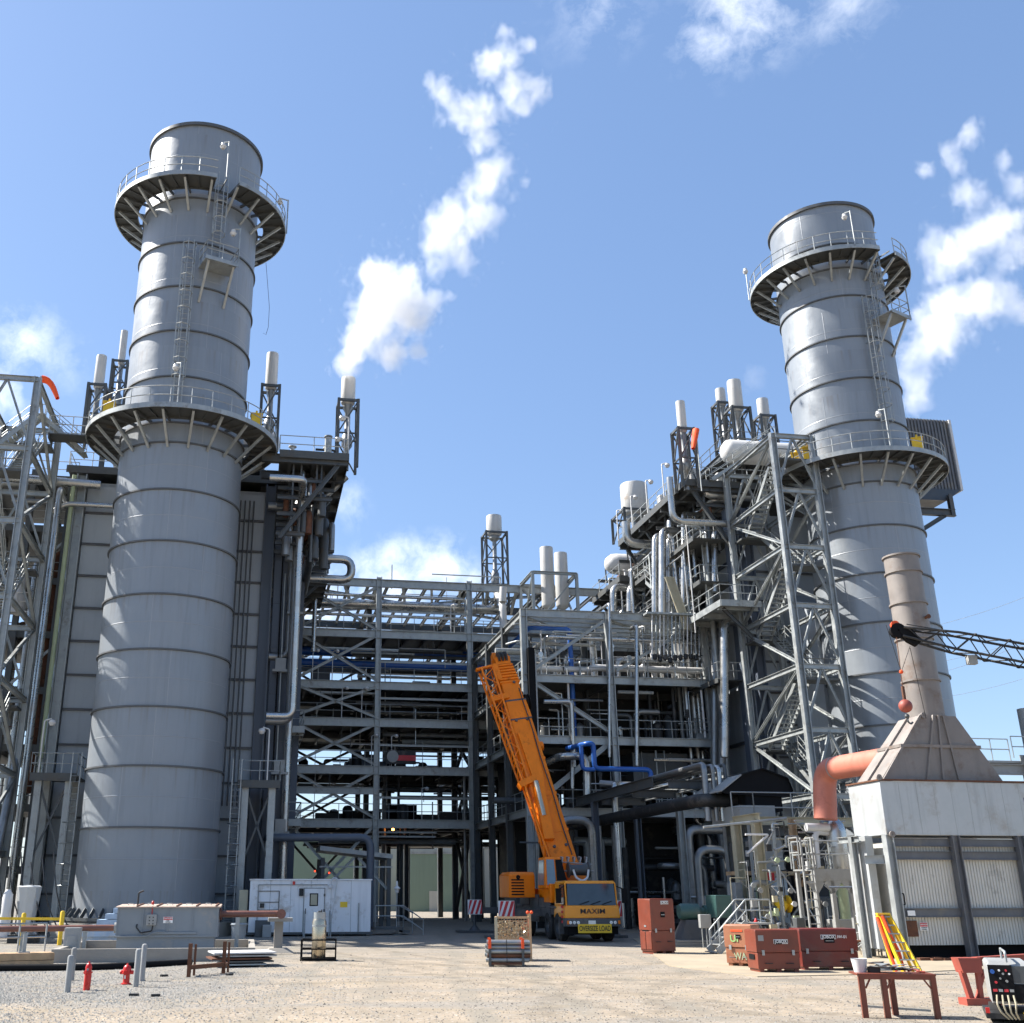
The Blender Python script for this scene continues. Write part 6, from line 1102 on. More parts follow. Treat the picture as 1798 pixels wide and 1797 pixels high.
b = MB(fr); b.bar((.1, .8, .12), (1.3, .75, .06), .035); b.build('loose_rod', M['galv'], None, 'thin grey rod lying on the ground behind the table legs', 'rod')
# ================================================================ red steel trestle and welding generator, bottom right
p = atG(1712, 1766); fr = Fr((p.x, p.y, 0), R(0)); t = thing('steel_trestle', 'red primed steel trestle with a sloping top beam behind the welding generator', 'trestle', p)
b = MB(fr); b.hexa([(-.12, 0, .56), (.25, 0, .56), (.25, .3, .56), (-.12, .3, .56), (-.18, 0, .82), (.25, 0, .82), (.25, .3, .82), (-.18, .3, .82)]); b.H((.2, .15, .75), (2.4, .8, .82), .14, .16); b.build('top_beam', M['primer'], t)
b = MB(fr); b.bar((.0, .1, .05), (-.1, .1, .6), .1, .1); b.bar((.18, .1, .05), (.2, .1, .6), .08, .08); b.bar((.12, .14, .1), (.35, .14, .6), .08, .05); b.bar((1.6, .6, 0), (1.6, .6, .75), .1); b.build('leg', M['primer'], t)
b = MB(fr); b.box(-.16, .5, -.05, .3, 0, .12); b.build('foot', M['primer'], t)
p = atG(1738, 1797); fr = Fr((p.x+.05, p.y-.1, -.12), R(-24)); xd = fr((1, 0, 0))-fr((0, 0, 0)); t = thing('welding_generator', 'black engine-driven welder with a dial panel cut off by the right edge', 'welding generator', p)
b = MB(fr); b.box(0, .62, 0, 1.5, .42, .98); b.hexa([(-.01, 0, .98), (.63, 0, .98), (.63, 1.5, .98), (-.01, 1.5, .98), (.03, .06, 1.04), (.6, .06, 1.04), (.6, 1.45, 1.04), (.03, 1.45, 1.04)]); b.build('casing', M['greybox'], t, bevel=.015)
b = MB(fr); b.box(.01, .36, -.03, 0, .46, 1.0); cp = b.build('control_panel', M['black'], t)
for x, z, r, m in ((.07, .9, .034, 'blue'), (.17, .92, .016, 'signwhite'), (.22, .87, .018, 'greybox'), (.27, .92, .016, 'signred'), (.31, .87, .016, 'signwhite'), (.17, .8, .016, 'greybox'), (.1, .74, .02, 'signred'), (.26, .76, .02, 'greybox')): b = MB(fr); b.lathe((x, -.03, z), [(.003, .02), (r, .02), (r, -.005), (.003, -.005)], 14, axis=-(fr((0, 1, 0))-fr((0, 0, 0)))); b.build('dial', M[m], cp)
for k in range(4): b = MB(fr); b.box(.04+.08*k, .1+.08*k, -.035, -.03, .60, .64); b.build('socket', M['greybox' if k % 2 else 'signred'], cp)
b = MB(fr); b.box(.36, .62, -.015, 0, .74, .98); b.build('upper_panel', M['galv_dark'], t); b = MB(fr); b.box(.36, .62, -.02, 0, .44, .72); b.build('lower_panel', M['black'], t)
b = MB(fr)
for k in range(4): b.tube([(.08+.08*k, -.04, .55), (.06+.09*k, -.12, .42), (.1+.07*k, -.1, .3), (.2+.05*k, -.04, .2)], .014, 6)
b.build('cable', M['beige'], t)
b = MB(fr); b.box(-.12, .7, -.05, 1.4, .2, .28); b.box(-.1, .6, -.12, -.05, .05, .14); b.build('trailer_frame', M['dark'], t); b = MB(fr); b.box(.42, .75, -.1, .1, .0, .3); b.build('trailer_jack', M['yellow'], t)
b = MB(fr); b.lathe((.05, .6, .2), [(.02, -.09), (.2, -.09), (.2, .09), (.02, .09)], 20, axis=xd); b.lathe((.8, .6, .2), [(.02, -.09), (.2, -.09), (.2, .09), (.02, .09)], 20, axis=xd); b.build('tyre', M['rubber'], t); b = MB(fr); b.box(-.12, -.06, -.06, -.02, .28, .36); b.build('tail_lamp', M['red'], t)
b = MB(fr); b.tube([(.3, 0, 1.04), (.3, 0, 1.2), (.3, 1.2, 1.2), (.3, 1.2, 1.04)], .02, 8); b.build('lifting_bar', M['galv'], t)
# ================================================================ left foreground: tank, pipes, hydrants
tu0, tu1, tv0, tv1 = .72, 4.05, -18.2, -16.3
t = thing('water_tank', 'blue-grey rectangular steel tank with a switch box and small danger sign', 'tank', W((tu0+tu1)/2, -17.2))
b = MB(PL); b.box(tu0, tu1, tv0, tv1, .62, 1.5); b.box(tu0-.02, tu1+.02, tv0-.03, tv1+.03, .58, .64); b.box(tu0+.05, tu1-.1, tv0+.05, tv1-.05, .05, .58); b.build('tank_body', M['tank'], t)
b = MB(PL); b.hexa([(tu0-.06, tv0-.08, 1.5), (tu1+.06, tv0-.08, 1.5), (tu1+.06, tv1+.05, 1.5), (tu0-.06, tv1+.05, 1.5), (tu0-.06, tv0-.08, 1.54), (tu1+.06, tv0-.08, 1.54), (tu1+.06, tv1+.05, 1.60), (tu0-.06, tv1+.05, 1.60)]); ld = b.build('lid', M['tanktop'], t)
for k in range(5): b = MB(PL); x = tu0+.35+.65*k; b.tube([(x-.09, -17.4, 1.57), (x-.09, -17.4, 1.63), (x+.09, -17.4, 1.63), (x+.09, -17.4, 1.57)], .012, 6); b.build('lid_handle', M['galv'], ld); b = MB(PL); b.bar((x+.28, tv0-.05, 1.56), (x+.32, tv1, 1.62), .05, .03); b.build('lid_batten', M['rust'], ld)
b = MB(PL); b.tube([(tu0+.55, -17.2, 1.55), (tu0+.55, -17.2, 1.98), (tu0+.72, -17.2, 2.04)], .03, 8); b.build('vent_pipe', M['ink'], t)
q0, q1 = uv(258, 1606, tv0-.1), uv(274, 1625, tv0-.1); b = MB(PL); b.box(q0[0], q1[0], tv0-.14, tv0, q1[2], q0[2]); sb = b.build('switch_box', M['greybox'], t, bevel=.01)
for i in range(2):
    for j in range(3): b = MB(PL); b.lathe((q0[0]+.1+.12*i, tv0-.145, q0[2]-.09-.1*j), [(.003, .012), (.02, .012), (.02, -.004), (.003, -.004)], 10, axis=-E2); b.build('button', M['ink'], sb)
b = MB(PL); b.tube([(q0[0]+.16, tv0-.05, q0[2]), (q0[0]+.16, tv0-.05, 1.55)], .015, 6); b.lathe((q0[0]+.16, tv0-.05, 1.6), [(.003, 0), (.04, .0), (.045, .08), (.003, .13)], 12); b.build('red_beacon', M['red'], t)
b = MB(PL); b.tube([(q0[0]+.22, tv0-.07, q1[2]), (q0[0]+.2, tv0-.1, .78), (q0[0]-.15, tv0-.12, .72), (q0[0]-.32, tv0-.08, .9), (q0[0]-.3, tv0, .98)], .022, 8); b.build('black_cable', M['ink'], t)
b = MB(PL); b.box(tu0+.9, tu1-.7, tv0-.06, tv0, .68, .74); b.tube([(tu0-.2, tv0-.1, .62), (tu0+1.0, tv0-.1, .62), (tu0+1.3, tv0-.1, .75), (tu0+1.6, tv0-.05, .75)], .02, 6); b.build('cable_tray', M['tank'], t)
sign(t, uv(287, 1610, tv0-.03), uv(303, 1621, tv0-.03), tv0-.02, 'DANGER', ('HIGH', 'VOLTAGE'))
for k in range(5): b = MB(PL); x = tu0+.03+(tu1-tu0-.06)*k/4; b.box(x-.02, x+.02, tv0-.03, tv0, .64, 1.5); b.build('tank_rib', M['tank'], t)
t = thing('containment_curb', 'low concrete curb wall boxed around the foot of the blue-grey tank', 'curb', W(2.4, -19)); b = MB(PL)
for (x0, x1, y0, y1) in ((-.75, 5.3, -21.4, -21.2), (-.75, -.55, -21.2, -15.3), (-.55, 5.3, -15.3, -15.1), (5.1, 5.3, -21.2, -15.3)): b.box(x0, x1, y0, y1, 0, .38)
b.build('curb_wall', M['conc'], t); b = MB(PL); b.box(-.5, 5.05, -21.15, -15.35, .0, .06); b.build('slab', M['conc'], t)
# brown pipes
zl = .86; b = MB(PL); b.tube([(-9, -18.6, zl-.02), (tu0-.1, -17.4, zl)], .10, 14); lp = b.build('brown_pipe', M['brownpipe'], None, 'long brown pipe running in from the left edge to the tank', 'pipe', 'brown pipes at the tank'); 
b = MB(PL); b.lathe((tu0-.09, -17.4, zl), [(.02, -.05), (.17, -.05), (.17, .02), (.02, .02)], 18, axis=E1); b.build('flange', M['greybox'], lp)
b = MB(PL); zr = 1.28; b.tube([(tu1+.1, -17.2, zr), (6.15, -17.2, zr), (6.15, -16.2, zr)], .11, 14, fil=.16); rp = b.build('brown_pipe', M['brownpipe'], None, 'short brown pipe running right from the tank to the concrete pedestal', 'pipe', 'brown pipes at the tank')
b = MB(PL); b.lathe((tu1+.06, -17.2, zr), [(.02, -.05), (.19, -.05), (.19, .03), (.02, .03)], 18, axis=E1); b.lathe((6.18, -17.33, zr), [(.02, -.04), (.16, -.04), (.16, .02), (.02, .02)], 18, axis=-E2); b.build('flange', M['brownpipe'], rp)
for (x, y, z) in ((-2.3, -17.7, zl-.1), (-.35, -17.5, zl-.1)): b = MB(PL); b.box(x-.06, x+.06, y-.06, y+.06, 0, z); b.box(x-.13, x+.13, y-.1, y+.1, z-.02, z+.01); b.annulus((x, y, 0), .0, .0, 0, .01) if False else None; b.build('pipe_support', M['galv'], None, 'grey stub post holding up the long brown pipe, '+('the one nearer the left edge' if x < -1 else 'the one beside the tank'), 'pipe support', 'posts under the brown pipe')
b = MB(PL); b.box(4.62, 4.76, -17.3, -17.15, 0, zr-.1); b.build('pipe_support', M['galv'], None, 'grey stub post holding the short brown pipe right of the tank', 'pipe support', 'posts under the brown pipe')
t = thing('concrete_pedestal', 'pale concrete pedestal with a steel cap carrying the end of the short brown pipe', 'pedestal', W(6.15, -16.6)); b = MB(PL); b.box(5.98, 6.28, -16.8, -16.5, 0, 1.02); b.hexa([(5.6, -17.1, 0), (6.7, -17.1, 0), (6.7, -16.2, 0), (5.6, -16.2, 0), (5.85, -16.95, .16), (6.45, -16.95, .16), (6.45, -16.35, .16), (5.85, -16.35, .16)]); b.build('pillar', M['conc'], t)
b = MB(PL); b.box(5.75, 6.6, -17.0, -16.2, 1.02, 1.14); b.build('cap_plate', M['greybox'], t)
# hydrants and bollards
p = atG(152, 1739); b = MB(); t = thing('fire_hydrant', 'slim red standpipe hydrant, the left one of the two, without side arms', 'fire hydrant', p, 'red hydrants in the gravel')
b.lathe(p, [(.09, 0), (.09, .42), (.115, .43), (.115, .46), (.08, .47), (.085, .58), (.06, .65), (.025, .68), (.02, .72), (.005, .72)], 18); b.build('barrel', M['red'], t)
b = MB(); b.lathe(p+Vector((-.02, -.08, .45)), [(.005, .07), (.05, .07), (.055, 0), (.05, -.04)], 12, axis=Vector((-.5, -1, 0))); b.build('outlet_cap', M['red'], t); b = MB(); b.lathe(p+Vector((.0, -.09, .52)), [(.004, .02), (.03, .02), (.03, -.02)], 10, axis=Vector((0, -1, 0))); b.build('steel_cap', M['galv'], t)
t.scale = (.82, .82, .80)
p = atG(221, 1729); t = thing('fire_hydrant', 'squat red fire hydrant with stubby side nozzles, the right one of the two', 'fire hydrant', p, 'red hydrants in the gravel')
b = MB(); b.lathe(p, [(.15, 0), (.15, .04), (.10, .05), (.10, .30), (.15, .31), (.15, .35), (.125, .36), (.125, .45), (.10, .52), (.05, .56), (.03, .57), (.025, .61), (.005, .61)], 20); b.build('barrel', M['red'], t)
for s in (-1, 1): b = MB(); b.lathe(p+Vector((.10*s, 0, .35)), [(.005, .11), (.05, .11), (.06, .09), (.06, .02), (.045, 0)], 14, axis=Vector((s, 0, 0))); b.build('side_nozzle', M['red'], t)
b = MB(); b.lathe(p+Vector((0, -.11, .35)), [(.005, .07), (.065, .07), (.07, .0)], 14, axis=Vector((0, -1, 0))); b.build('front_nozzle', M['red'], t); b = MB(); b.box(p.x-.04, p.x+.0, p.y-.112, p.y-.10, .17, .27); b.build('tag', M['signwhite'], t)
t.scale = (.74, .74, .74)
for (px, py, top, lab) in ((118, 1743, 1682, 'leftmost and nearest of the grey guard posts by the hydrants'), (125, 1722, 1668, 'grey guard post standing just behind the leftmost one'), (238, 1733, 1671, 'grey guard post immediately right of the squat hydrant'), (249, 1723, 1662, 'tallest-looking grey guard post, rightmost by the hydrants')):
    p = atG(px, py); h = (py-top)*p.y/1975*.97; b = MB(); b.lathe(p, [(.065, -.02), (.065, h-.05), (.052, h-.015), (.025, h), (.002, h)], 16); b.build('guard_post', M['greybox'], None, lab, 'guard post', 'grey guard posts')
# rusty U rack, sheet pile, hose, timber
p = atG(331, 1716); q = atG(392, 1710); t = thing('rusty_rack', 'low rusty U-shaped steel rack standing empty on the gravel', 'rack', (p+q)/2)
for a in (p, q):
    b = MB(); b.box(a.x-.045, a.x+.045, a.y-.04, a.y+.04, 0, .78); b.box(a.x+.0, a.x+.05, a.y+.5, a.y+.56, 0, .74); b.box(a.x-.02, a.x+.03, a.y, a.y+.55, .16, .24); b.build('upright', M['rust'], t)
b = MB(); b.bar(p+Z3*.22, q+Z3*.22, .08, .1); b.bar(p+Vector((0, .52, .2)), q+Vector((0, .52, .2)), .06, .08); b.build('cross_bar', M['rust'], t)
c = atG(425, 1697); fr = Fr((c.x, c.y, 0), R(18))
for k in range(5):
    b = MB(fr); o = (.0, .12, -.08, .1, .0)[k]; w_ = (.62, .7, .85, .8, .88)[k]; b.box(-w_+o, w_+o, -.5, .9, .05+.075*k, .09+.075*k); b.build('steel_sheet', M[('galv', 'galv_dark', 'rust', 'greybox', 'white')[k]], None, ('bottom grey sheet of the small pile beside the rusty rack', 'second lowest sheet, dull grey, in the pile beside the rusty rack', 'brown-edged sheet in the middle of the pile', 'grey sheet just under the pale top one', 'pale top sheet of the pile beside the rusty rack')[k], 'steel sheet', 'pile of flat sheets')
b = MB(fr)
for x in (-.5, .5): b.box(x-.06, x+.06, -.4, .8, 0, .05)
b.build('wood_bearer', M['wood'], None, 'timber bearers under the pile of flat sheets', 'timber')
p0, p1, p2 = atG(-20, 1706), atG(180, 1704), atG(335, 1694); b = MB(); b.tube([p0+Z3*.09, p1+Z3*.08, p2+Z3*.07], .085, 12, fil=1); b.build('black_hose', M['black'], None, 'thick black hose lying along the ground before the concrete curb', 'hose')
p = atG(-35, 1702); fr = Fr((p.x, p.y, 0), R(28)); t = thing('timber_cribbing', 'two stacked squared timbers with a bolted post plate at the left edge', 'timber', p)
for k in range(2): b = MB(fr); b.box(-.4, 1.9, -.25-.0, .42, .0+.2*k, .19+.2*k); b.build('squared_timber', M['wood'], t, bevel=.012)
b = MB(fr); b.box(.95, 1.25, -.1, .2, .39, .42); b.box(1.05, 1.15, 0, .1, .42, .9); b.rail([(.2, .1, .4), (1.7, .3, .4)], h=.75, step=.8); b.build('post_plate', M['galv'], t)
P1('grey_cabinet', 'greybox', 'narrow grey utility cabinet with an arched door left of the concrete curb', 'cabinet', lambda b: (b.box(-.75, -.25, -19.3, -18.95, 0, .92), b.box(-.66, -.34, -19.32, -19.3, .2, .7)), bevel=.012)
# white tarpaulin-wrapped pump and yellow bollards
t = thing('wrapped_pump', 'tall white sheeted pump unit with dangling cables at the left, behind yellow posts', 'pump', W(-4.2, -7.5)); b = MB(PL); b.lathe((-4.15, -7.4, 0), [(.02, .3), (.38, .32), (.36, .8), (.46, 1.6), (.52, 2.2), (.42, 2.26), (.02, 2.28)], 9); b.build('sheeting', M['panelw'], t)
b = MB(PL); b.lathe((-4.95, -7.6, 0), [(.02, .2), (.3, .25), (.2, 1.2), (.22, 1.9), (.1, 2.1), (.02, 2.1)], 12); b.cyl((-4.6, -7.2, .1), (-3.7, -7.2, .3), .15, 10); b.build('white_pot', M['white'], t)
b = MB(PL)
for k in range(6): x = -5.6+.45*k; b.tube([(x, -7.3, 3.2+.2*(k % 3)), (x+.3, -7.7, 2.2), (x+.6, -7.5, 1.2), (x+1.2, -7.8, .3)], .03, 6, 1)
b.build('cable', M['ink'], t)
b = MB(PL); b.box(-4.7, -3.6, -8.0, -6.8, 0, .32); b.build('base', M['dark'], t)
for (px, py, top, lab) in ((36, 1660, 1607, 'yellow guard post at the far left, before the white sheeted pump'), (104, 1660, 1604, 'yellow guard post right of the white sheeted pump')):
    p = atG(px, py); h = (py-top)*p.y/1985; b = MB(); b.lathe(p, [(.09, 0), (.09, h-.06), (.06, h-.01), (.002, h)], 14); b.build('yellow_post', M['yellow'], None, lab, 'guard post', 'yellow guard posts')
p, q = atY(-10, 1613, 44), atY(104, 1614, 44); b = MB(); b.bar(p, q, .05, .1); b.build('yellow_rail', M['yellow'], None, 'yellow horizontal rail between the yellow guard posts', 'rail')
P1('blue_panel_stack', 'paleblue', 'pale blue panels stacked in steps behind the left end of the tank', 'panels', lambda b: [b.box(-1.6+.3*k, 1.6, -9.5, -8.2, .3+.22*k, .5+.22*k) for k in range(5)]+[b.box(-1.4, 1.6, -9.4, -8.3, 0, .3)])
# ================================================================ white shelter
s0, s1, sv = 5.25, 11.1, -2.3
def sq(px, py): return uv(px, py, sv)
s0, s1 = sq(437, 1600)[0], sq(651, 1600)[0]; zt, zb = sq(540, 1546)[2], .14
t = thing('equipment_shelter', 'white steel equipment shelter with one door beside the left stack', 'shelter', W((s0+s1)/2, sv))
b = MB(PL); b.box(s0, s1, sv, sv+2.6, zb, zt); b.build('wall', M['whitew'], t, bevel=.02)
b = MB(PL); b.box(s0-.05, s1+.05, sv-.05, sv+2.65, zt, zt+.06); b.build('roof', M['whitew'], t)
b = MB(PL); 
for k in range(6): x = s0+.3+k*(s1-s0-.6)/5; b.box(x-.1, x+.1, sv+.1, sv+2.4, 0, zb)
b.build('skid', M['dark'], t)
d0, d1 = sq(535, 1561), sq(567, 1639); b = MB(PL); b.box(d0[0]-.05, d1[0]+.05, sv-.03, sv, d1[2]-.02, d0[2]+.05); b.build('door_frame', M['greybox'], t); b = MB(PL); b.box(d0[0], d1[0], sv-.05, sv-.02, d1[2], d0[2]); dr = b.build('door', M['whitew'], t)
w0, w1 = sq(545, 1570), sq(557, 1590); b = MB(PL); b.box(w0[0]-.03, w1[0]+.03, sv-.06, sv-.045, w1[2]-.03, w0[2]+.03); b.build('window_frame', M['black'], dr); b = MB(PL); b.box(w0[0]+.02, w1[0]-.02, sv-.066, sv-.055, w1[2]+.02, w0[2]-.02); b.build('window_pane', M['beige'], dr)
b = MB(PL); b.box(d0[0]+.05, d0[0]+.09, sv-.1, sv-.05, 1.0, 1.25); b.build('door_handle', M['galv_dark'], dr)
h0, h1 = sq(454, 1565), sq(489, 1598); b = MB(PL)
for a, c in (((h0[0], h0[2]), (h1[0], h0[2])), ((h0[0], h0[2]), (h0[0], h1[2])), ((h1[0], h0[2]), (h1[0], h1[2])), ((h0[0], h1[2]), (h1[0], h1[2])), ((h0[0], h1[2]+.35), (h1[0], h1[2]+.35))): b.bar((a[0], sv-.02, a[1]), (c[0], sv-.02, c[1]), .035, .03)
b.build('wall_frame', M['galv_dark'], t); b = MB(PL); b.box(h0[0]+.1, h0[0]+.3, sv-.12, sv, h1[2]+.1, h1[2]+.3); b.build('meter', M['dark'], t)
q = sq(529, 1565); b = MB(PL); b.box(q[0]-.1, q[0]+.1, sv-.12, sv, q[2]-.22, q[2]+.12); b.build('wall_lamp', M['dark'], t); q = sq(516, 1551); b = MB(PL); b.box(q[0]-.06, q[0]+.06, sv-.07, sv, q[2]-.08, q[2]+.08); b.build('red_alarm', M['red'], t)
q = sq(586, 1548); b = MB(PL); b.tube([(q[0]-.15, sv-.15, q[2]-.25), (q[0]-.1, sv-.15, q[2]+.15), (q[0]+.15, sv-.15, q[2]+.15), (q[0]+.15, sv-.15, q[2]), (q[0]-.05, sv-.15, .9)], .03, 8, .12); b.lathe((q[0]-.17, sv-.18, q[2]-.2), [(.01, .1), (.1, .05), (.12, -.1), (.01, -.14)], 10); b.build('lamp_bracket', M['white'], t)
for k, (px, d_) in enumerate(((532, -.0), (577, .0))): a = sq(px, 1640); b = MB(PL); b.tube([(a[0], sv-1.3, 0), (a[0], sv-1.3, .95), (a[0], sv-.2, 1.15), (a[0], sv-.2, 0)], .025, 6); b.tube([(a[0], sv-1.3, .5), (a[0], sv-.2, .65)], .02, 6); b.build('step_rail', M['galv'], t)
P1('air_conditioner', 'galv_dark', 'dark grey box unit at the shelter wall behind the concrete pedestal', 'air conditioner', lambda b: b.box(sq(449, 1600)[0], sq(475, 1600)[0], sv-.7, sv-.15, 0, sq(450, 1616)[2]), bevel=.02)
P1('transformer_box', 'greybox', 'small pale box on the ground right beside the dark unit at the shelter', 'box', lambda b: b.box(sq(462, 1600)[0], sq(477, 1600)[0], sv-1.1, sv-.75, 0, .55), bevel=.02)
P1('tall_cabinet', 'beige', 'tall beige cabinet against the left end of the white shelter', 'cabinet', lambda b: b.box(s0-.5, s0-.08, sv+.3, sv+1.2, .2, 2.1), bevel=.02)
a = atG(418, 1658); b = MB(); b.lathe(a, [(.02, 0), (.26, 0), (.32, .72), (.36, .74), (.34, .8), (.3, .78), (.02, .7)], 20); b.build('rubbish_bin', M['plastic'], None, 'round grey rubbish bin between the tank and the shelter', 'bin')
for k in range(1, 6): b = MB(PL); x = s0+(s1-s0)*k/6; b.box(x-.008, x+.008, sv-.006, sv, zb, zt); b.build('panel_seam', M['greybox'], t)
b = MB(PL); b.tube([(s0+.4, sv-.05, .5), (s0+.4, sv-.05, zt-.2), (q[0]-.3, sv-.05, zt-.2)], .022, 6); b.tube([(s1-.6, sv-.05, .2), (s1-.6, sv-.05, 1.5)], .03, 6); b.build('conduit', M['galv'], t)
for z in (.5, 1.1, 1.8): b = MB(PL); b.box(d1[0]-.02, d1[0]+.06, sv-.07, sv-.04, z, z+.12); b.build('hinge', M['galv_dark'], dr)
b = MB(PL); b.box(s1-1.5, s1-1.15, sv-.02, sv, 1.3, 1.55); b.build('notice', M['signyellow'], t)
b = MB(PL); b.box(s0-.1, s1+.1, sv-.02, sv, zb-.06, zb+.05); b.build('base_rail', M['galv_dark'], t)
# railing and lamp right of the shelter
a = uv(655, 1640, -1.5); t = thing('entrance_stairs', 'small railed steel landing and steps right of the white shelter', 'steps', W(a[0], -1.5)); x0 = a[0]+.1; x1 = uv(708, 1640, -1.5)[0]
b = MB(PL); b.box(x0, x1, -1.5, .2, .25, .36); b.box(x1, x1+.35, -1.4, .1, .1, .2); b.build('landing', M['galv_dark'], t); b = MB(PL); b.rail([(x0, -1.5, .36), (x1, -1.5, .36)], step=1.4, h=1.0); b.rail([(x1, -1.5, .36), (x1+1.0, -1.5, -.3)], step=1.1, h=1.0); b.rail([(x1, .2, .36), (x1+.7, .2, 0)], step=1, h=1.0); b.build('railing', M['galv'], t)
p = uv(697, 1560, -1.0); t = thing('yard_lamp', 'slim lamp post with a white shade right of the white shelter', 'lamp post', W(p[0], -1.0)); b = MB(PL); b.tube([(p[0], -1, 0), (p[0], -1, p[2]-.2)], .035, 8); b.lathe((p[0], -1, 0), [(.02, 0), (.3, 0), (.1, .1), (.02, .1)], 12); b.build('pole', M['galv'], t); b = MB(PL); b.lathe((p[0], -1, p[2]), [(.02, .35), (.05, .3), (.06, .1), (.17, .02), (.17, -.03), (.1, -.05), (.09, -.2), (.02, -.24)], 12); b.build('lamp_head', M['white'], t)
# gas cylinder in a black carrier
p = atG(557, 1688); fr = Fr((p.x, p.y+.35, 0), R(4)); t = thing('gas_cylinder', 'large stainless gas cylinder of brownish tone in a black carrier', 'gas cylinder', (p.x, p.y+.35, 0)); b = MB(fr); b.lathe((0, 0, 0), [(.02, .04), (.2, .05), (.22, .1), (.22, 1.12), (.19, 1.2), (.1, 1.24), (.02, 1.24)], 28); cyb = b.build('cylinder', M['steelbar'], t)
b = MB(fr); b.lathe((0, 0, 0), [(.17, 1.2), (.185, 1.2), (.185, 1.4), (.17, 1.4), (.17, 1.2)], 20); b.annulus((0, 0, 0), .22, .227, .98, 1.04, 28); b.build('collar_ring', M['galv'], cyb); b = MB(fr); b.tube([(-.06, 0, 1.2), (-.06, 0, 1.42), (.08, 0, 1.42)], .02, 6); b.cyl((.06, .03, 1.2), (.06, .03, 1.48), .02, 8); b.build('valve', M['dark'], cyb)
t = thing('cylinder_carrier', 'black open steel carrier frame standing around the stainless gas cylinder', 'carrier', (p.x, p.y, 0)); b = MB(fr)
for x in (-.53, .53):
    for y in (-.35, .4): b.bar((x, y, 0), (x, y, .62), .04)
for z in (.06, .34, .6): b.bar((-.55, -.35, z), (.55, -.35, z), .04); b.bar((-.55, .4, z), (.55, .4, z), .04); b.bar((-.53, -.35, z), (-.53, .4, z), .04); b.bar((.53, -.35, z), (.53, .4, z), .04)
for x in (-.2, .2): b.bar((x, -.35, .06), (x, -.35, .34), .03)
b.box(-.5, .5, -.3, .36, .02, .05); b.build('frame', M['black'], t)
# scrap basket and tube bundle in the middle of the yard
p = atG(914, 1692); fr = Fr((p.x-.1, p.y+1.2, 0), R(-3)); t = thing('scrap_basket', 'rusty wire basket on legs filled with shiny scrap fittings', 'basket', fr((0, 0, 0)))
w_, d_ = 1.05, .9
for x in (-w_/2, w_/2):
    for y in (0, d_): b = MB(fr); b.box(x-.04, x+.04, y-.04, y+.04, .0, 1.36 if x > 0 else 1.26); b.build('corner_post', M['beige'] if x < 0 else M['wood'], t)
b = MB(fr)
for z in (.62, 1.24): b.bar((-w_/2, 0, z), (w_/2, 0, z), .05); b.bar((-w_/2, d_, z), (w_/2, d_, z), .05); b.bar((-w_/2, 0, z), (-w_/2, d_, z), .05); b.bar((w_/2, 0, z), (w_/2, d_, z), .05)
for k in range(12): x = -w_/2+w_*k/12; b.tube([(x, -.01, .62), (x, -.01, 1.24)], .008, 4)
for k in range(7): z = .62+.09*k; b.tube([(-w_/2, -.01, z), (w_/2, -.01, z)], .008, 4)
b.box(-w_/2, w_/2, 0, d_, .58, .61); b.build('wire_basket', M['wood'], t)
b = MB(fr); b.box(w_/2-.02, w_/2, .03, d_-.03, .66, 1.2); b.build('side_panel', M['primer'], t)
for x in (w_/2-.06, w_/2+.06): b = MB(fr); b.ball((x, 0, 1.40), .05, 10); b.build('orange_cap', M['sock'], t)
b = MB(fr)
for k in range(420):
    x, y, z = rnd.uniform(-w_/2+.04, w_/2-.05), rnd.uniform(.02, d_-.05)*(.35 if k % 2 else 1), rnd.uniform(.62, 1.14); s = rnd.uniform(.02, .055); a = rnd.uniform(0, 6.3); b.bar((x-s*math.cos(a), y, z-s*math.sin(a)), (x+s*math.cos(a), y+rnd.uniform(-.03, .03), z+s*math.sin(a)), rnd.uniform(.02, .05), rnd.uniform(.01, .04))
sc = b.build('scrap_fittings', M['steelbar'], None, 'glinting scrap fittings heaped inside the rusty wire basket', 'scrap', kind='stuff')
p = atG(893, 1698); fr = Fr((p.x, p.y, 0), R(-2)); t = thing('tube_stillage', 'low steel stillage with orange posts in front of the wire basket', 'stillage', fr((0, 0, 0)))
for x in (-.52, .42):
    for y in (0, .9): b = MB(fr); b.box(x-.035, x+.035, y-.035, y+.035, 0, .48); b.build('post', M['galv_dark'], t); b = MB(fr); b.box(x-.04, x+.04, y-.04, y+.04, .48, .74); b.build('orange_post_top', M['sock'], t)
b = MB(fr); b.bar((-.52, 0, .08), (.42, 0, .08), .05, .06); b.bar((-.52, .9, .08), (.42, .9, .08), .05, .06); b.bar((-.52, 0, .08), (-.52, .9, .08), .05); b.bar((.42, 0, .08), (.42, .9, .08), .05); b.build('base_bar', M['rust'], t)
for k in range(20):
    r_, c_ = divmod(k, 4); b = MB(fr); y = .09+.21*c_+.02*(r_ % 2); z = .17+.115*r_; j = rnd.uniform(-.05, .05); b.tube([(-.62+j, y, z), (.60+j, y, z)], .056, 12)
    b.build('scaffold_tube', M['rust' if r_ == 1 and c_ == 0 else 'alu_dull' if r_ > 2 else 'galv'], None, 'grey steel tube in the bundle stacked on the stillage' if not (r_ == 1 and c_ == 0) else 'rust-brown tube showing low in the front of the stacked bundle', 'steel tube', 'grey tubes on the stillage' if not (r_ == 1 and c_ == 0) else None)
b = MB(fr); b.bar((-.04, -.02, .1), (-.04, -.02, .72), .02, .012); b.build('strap', M['ink'], t)
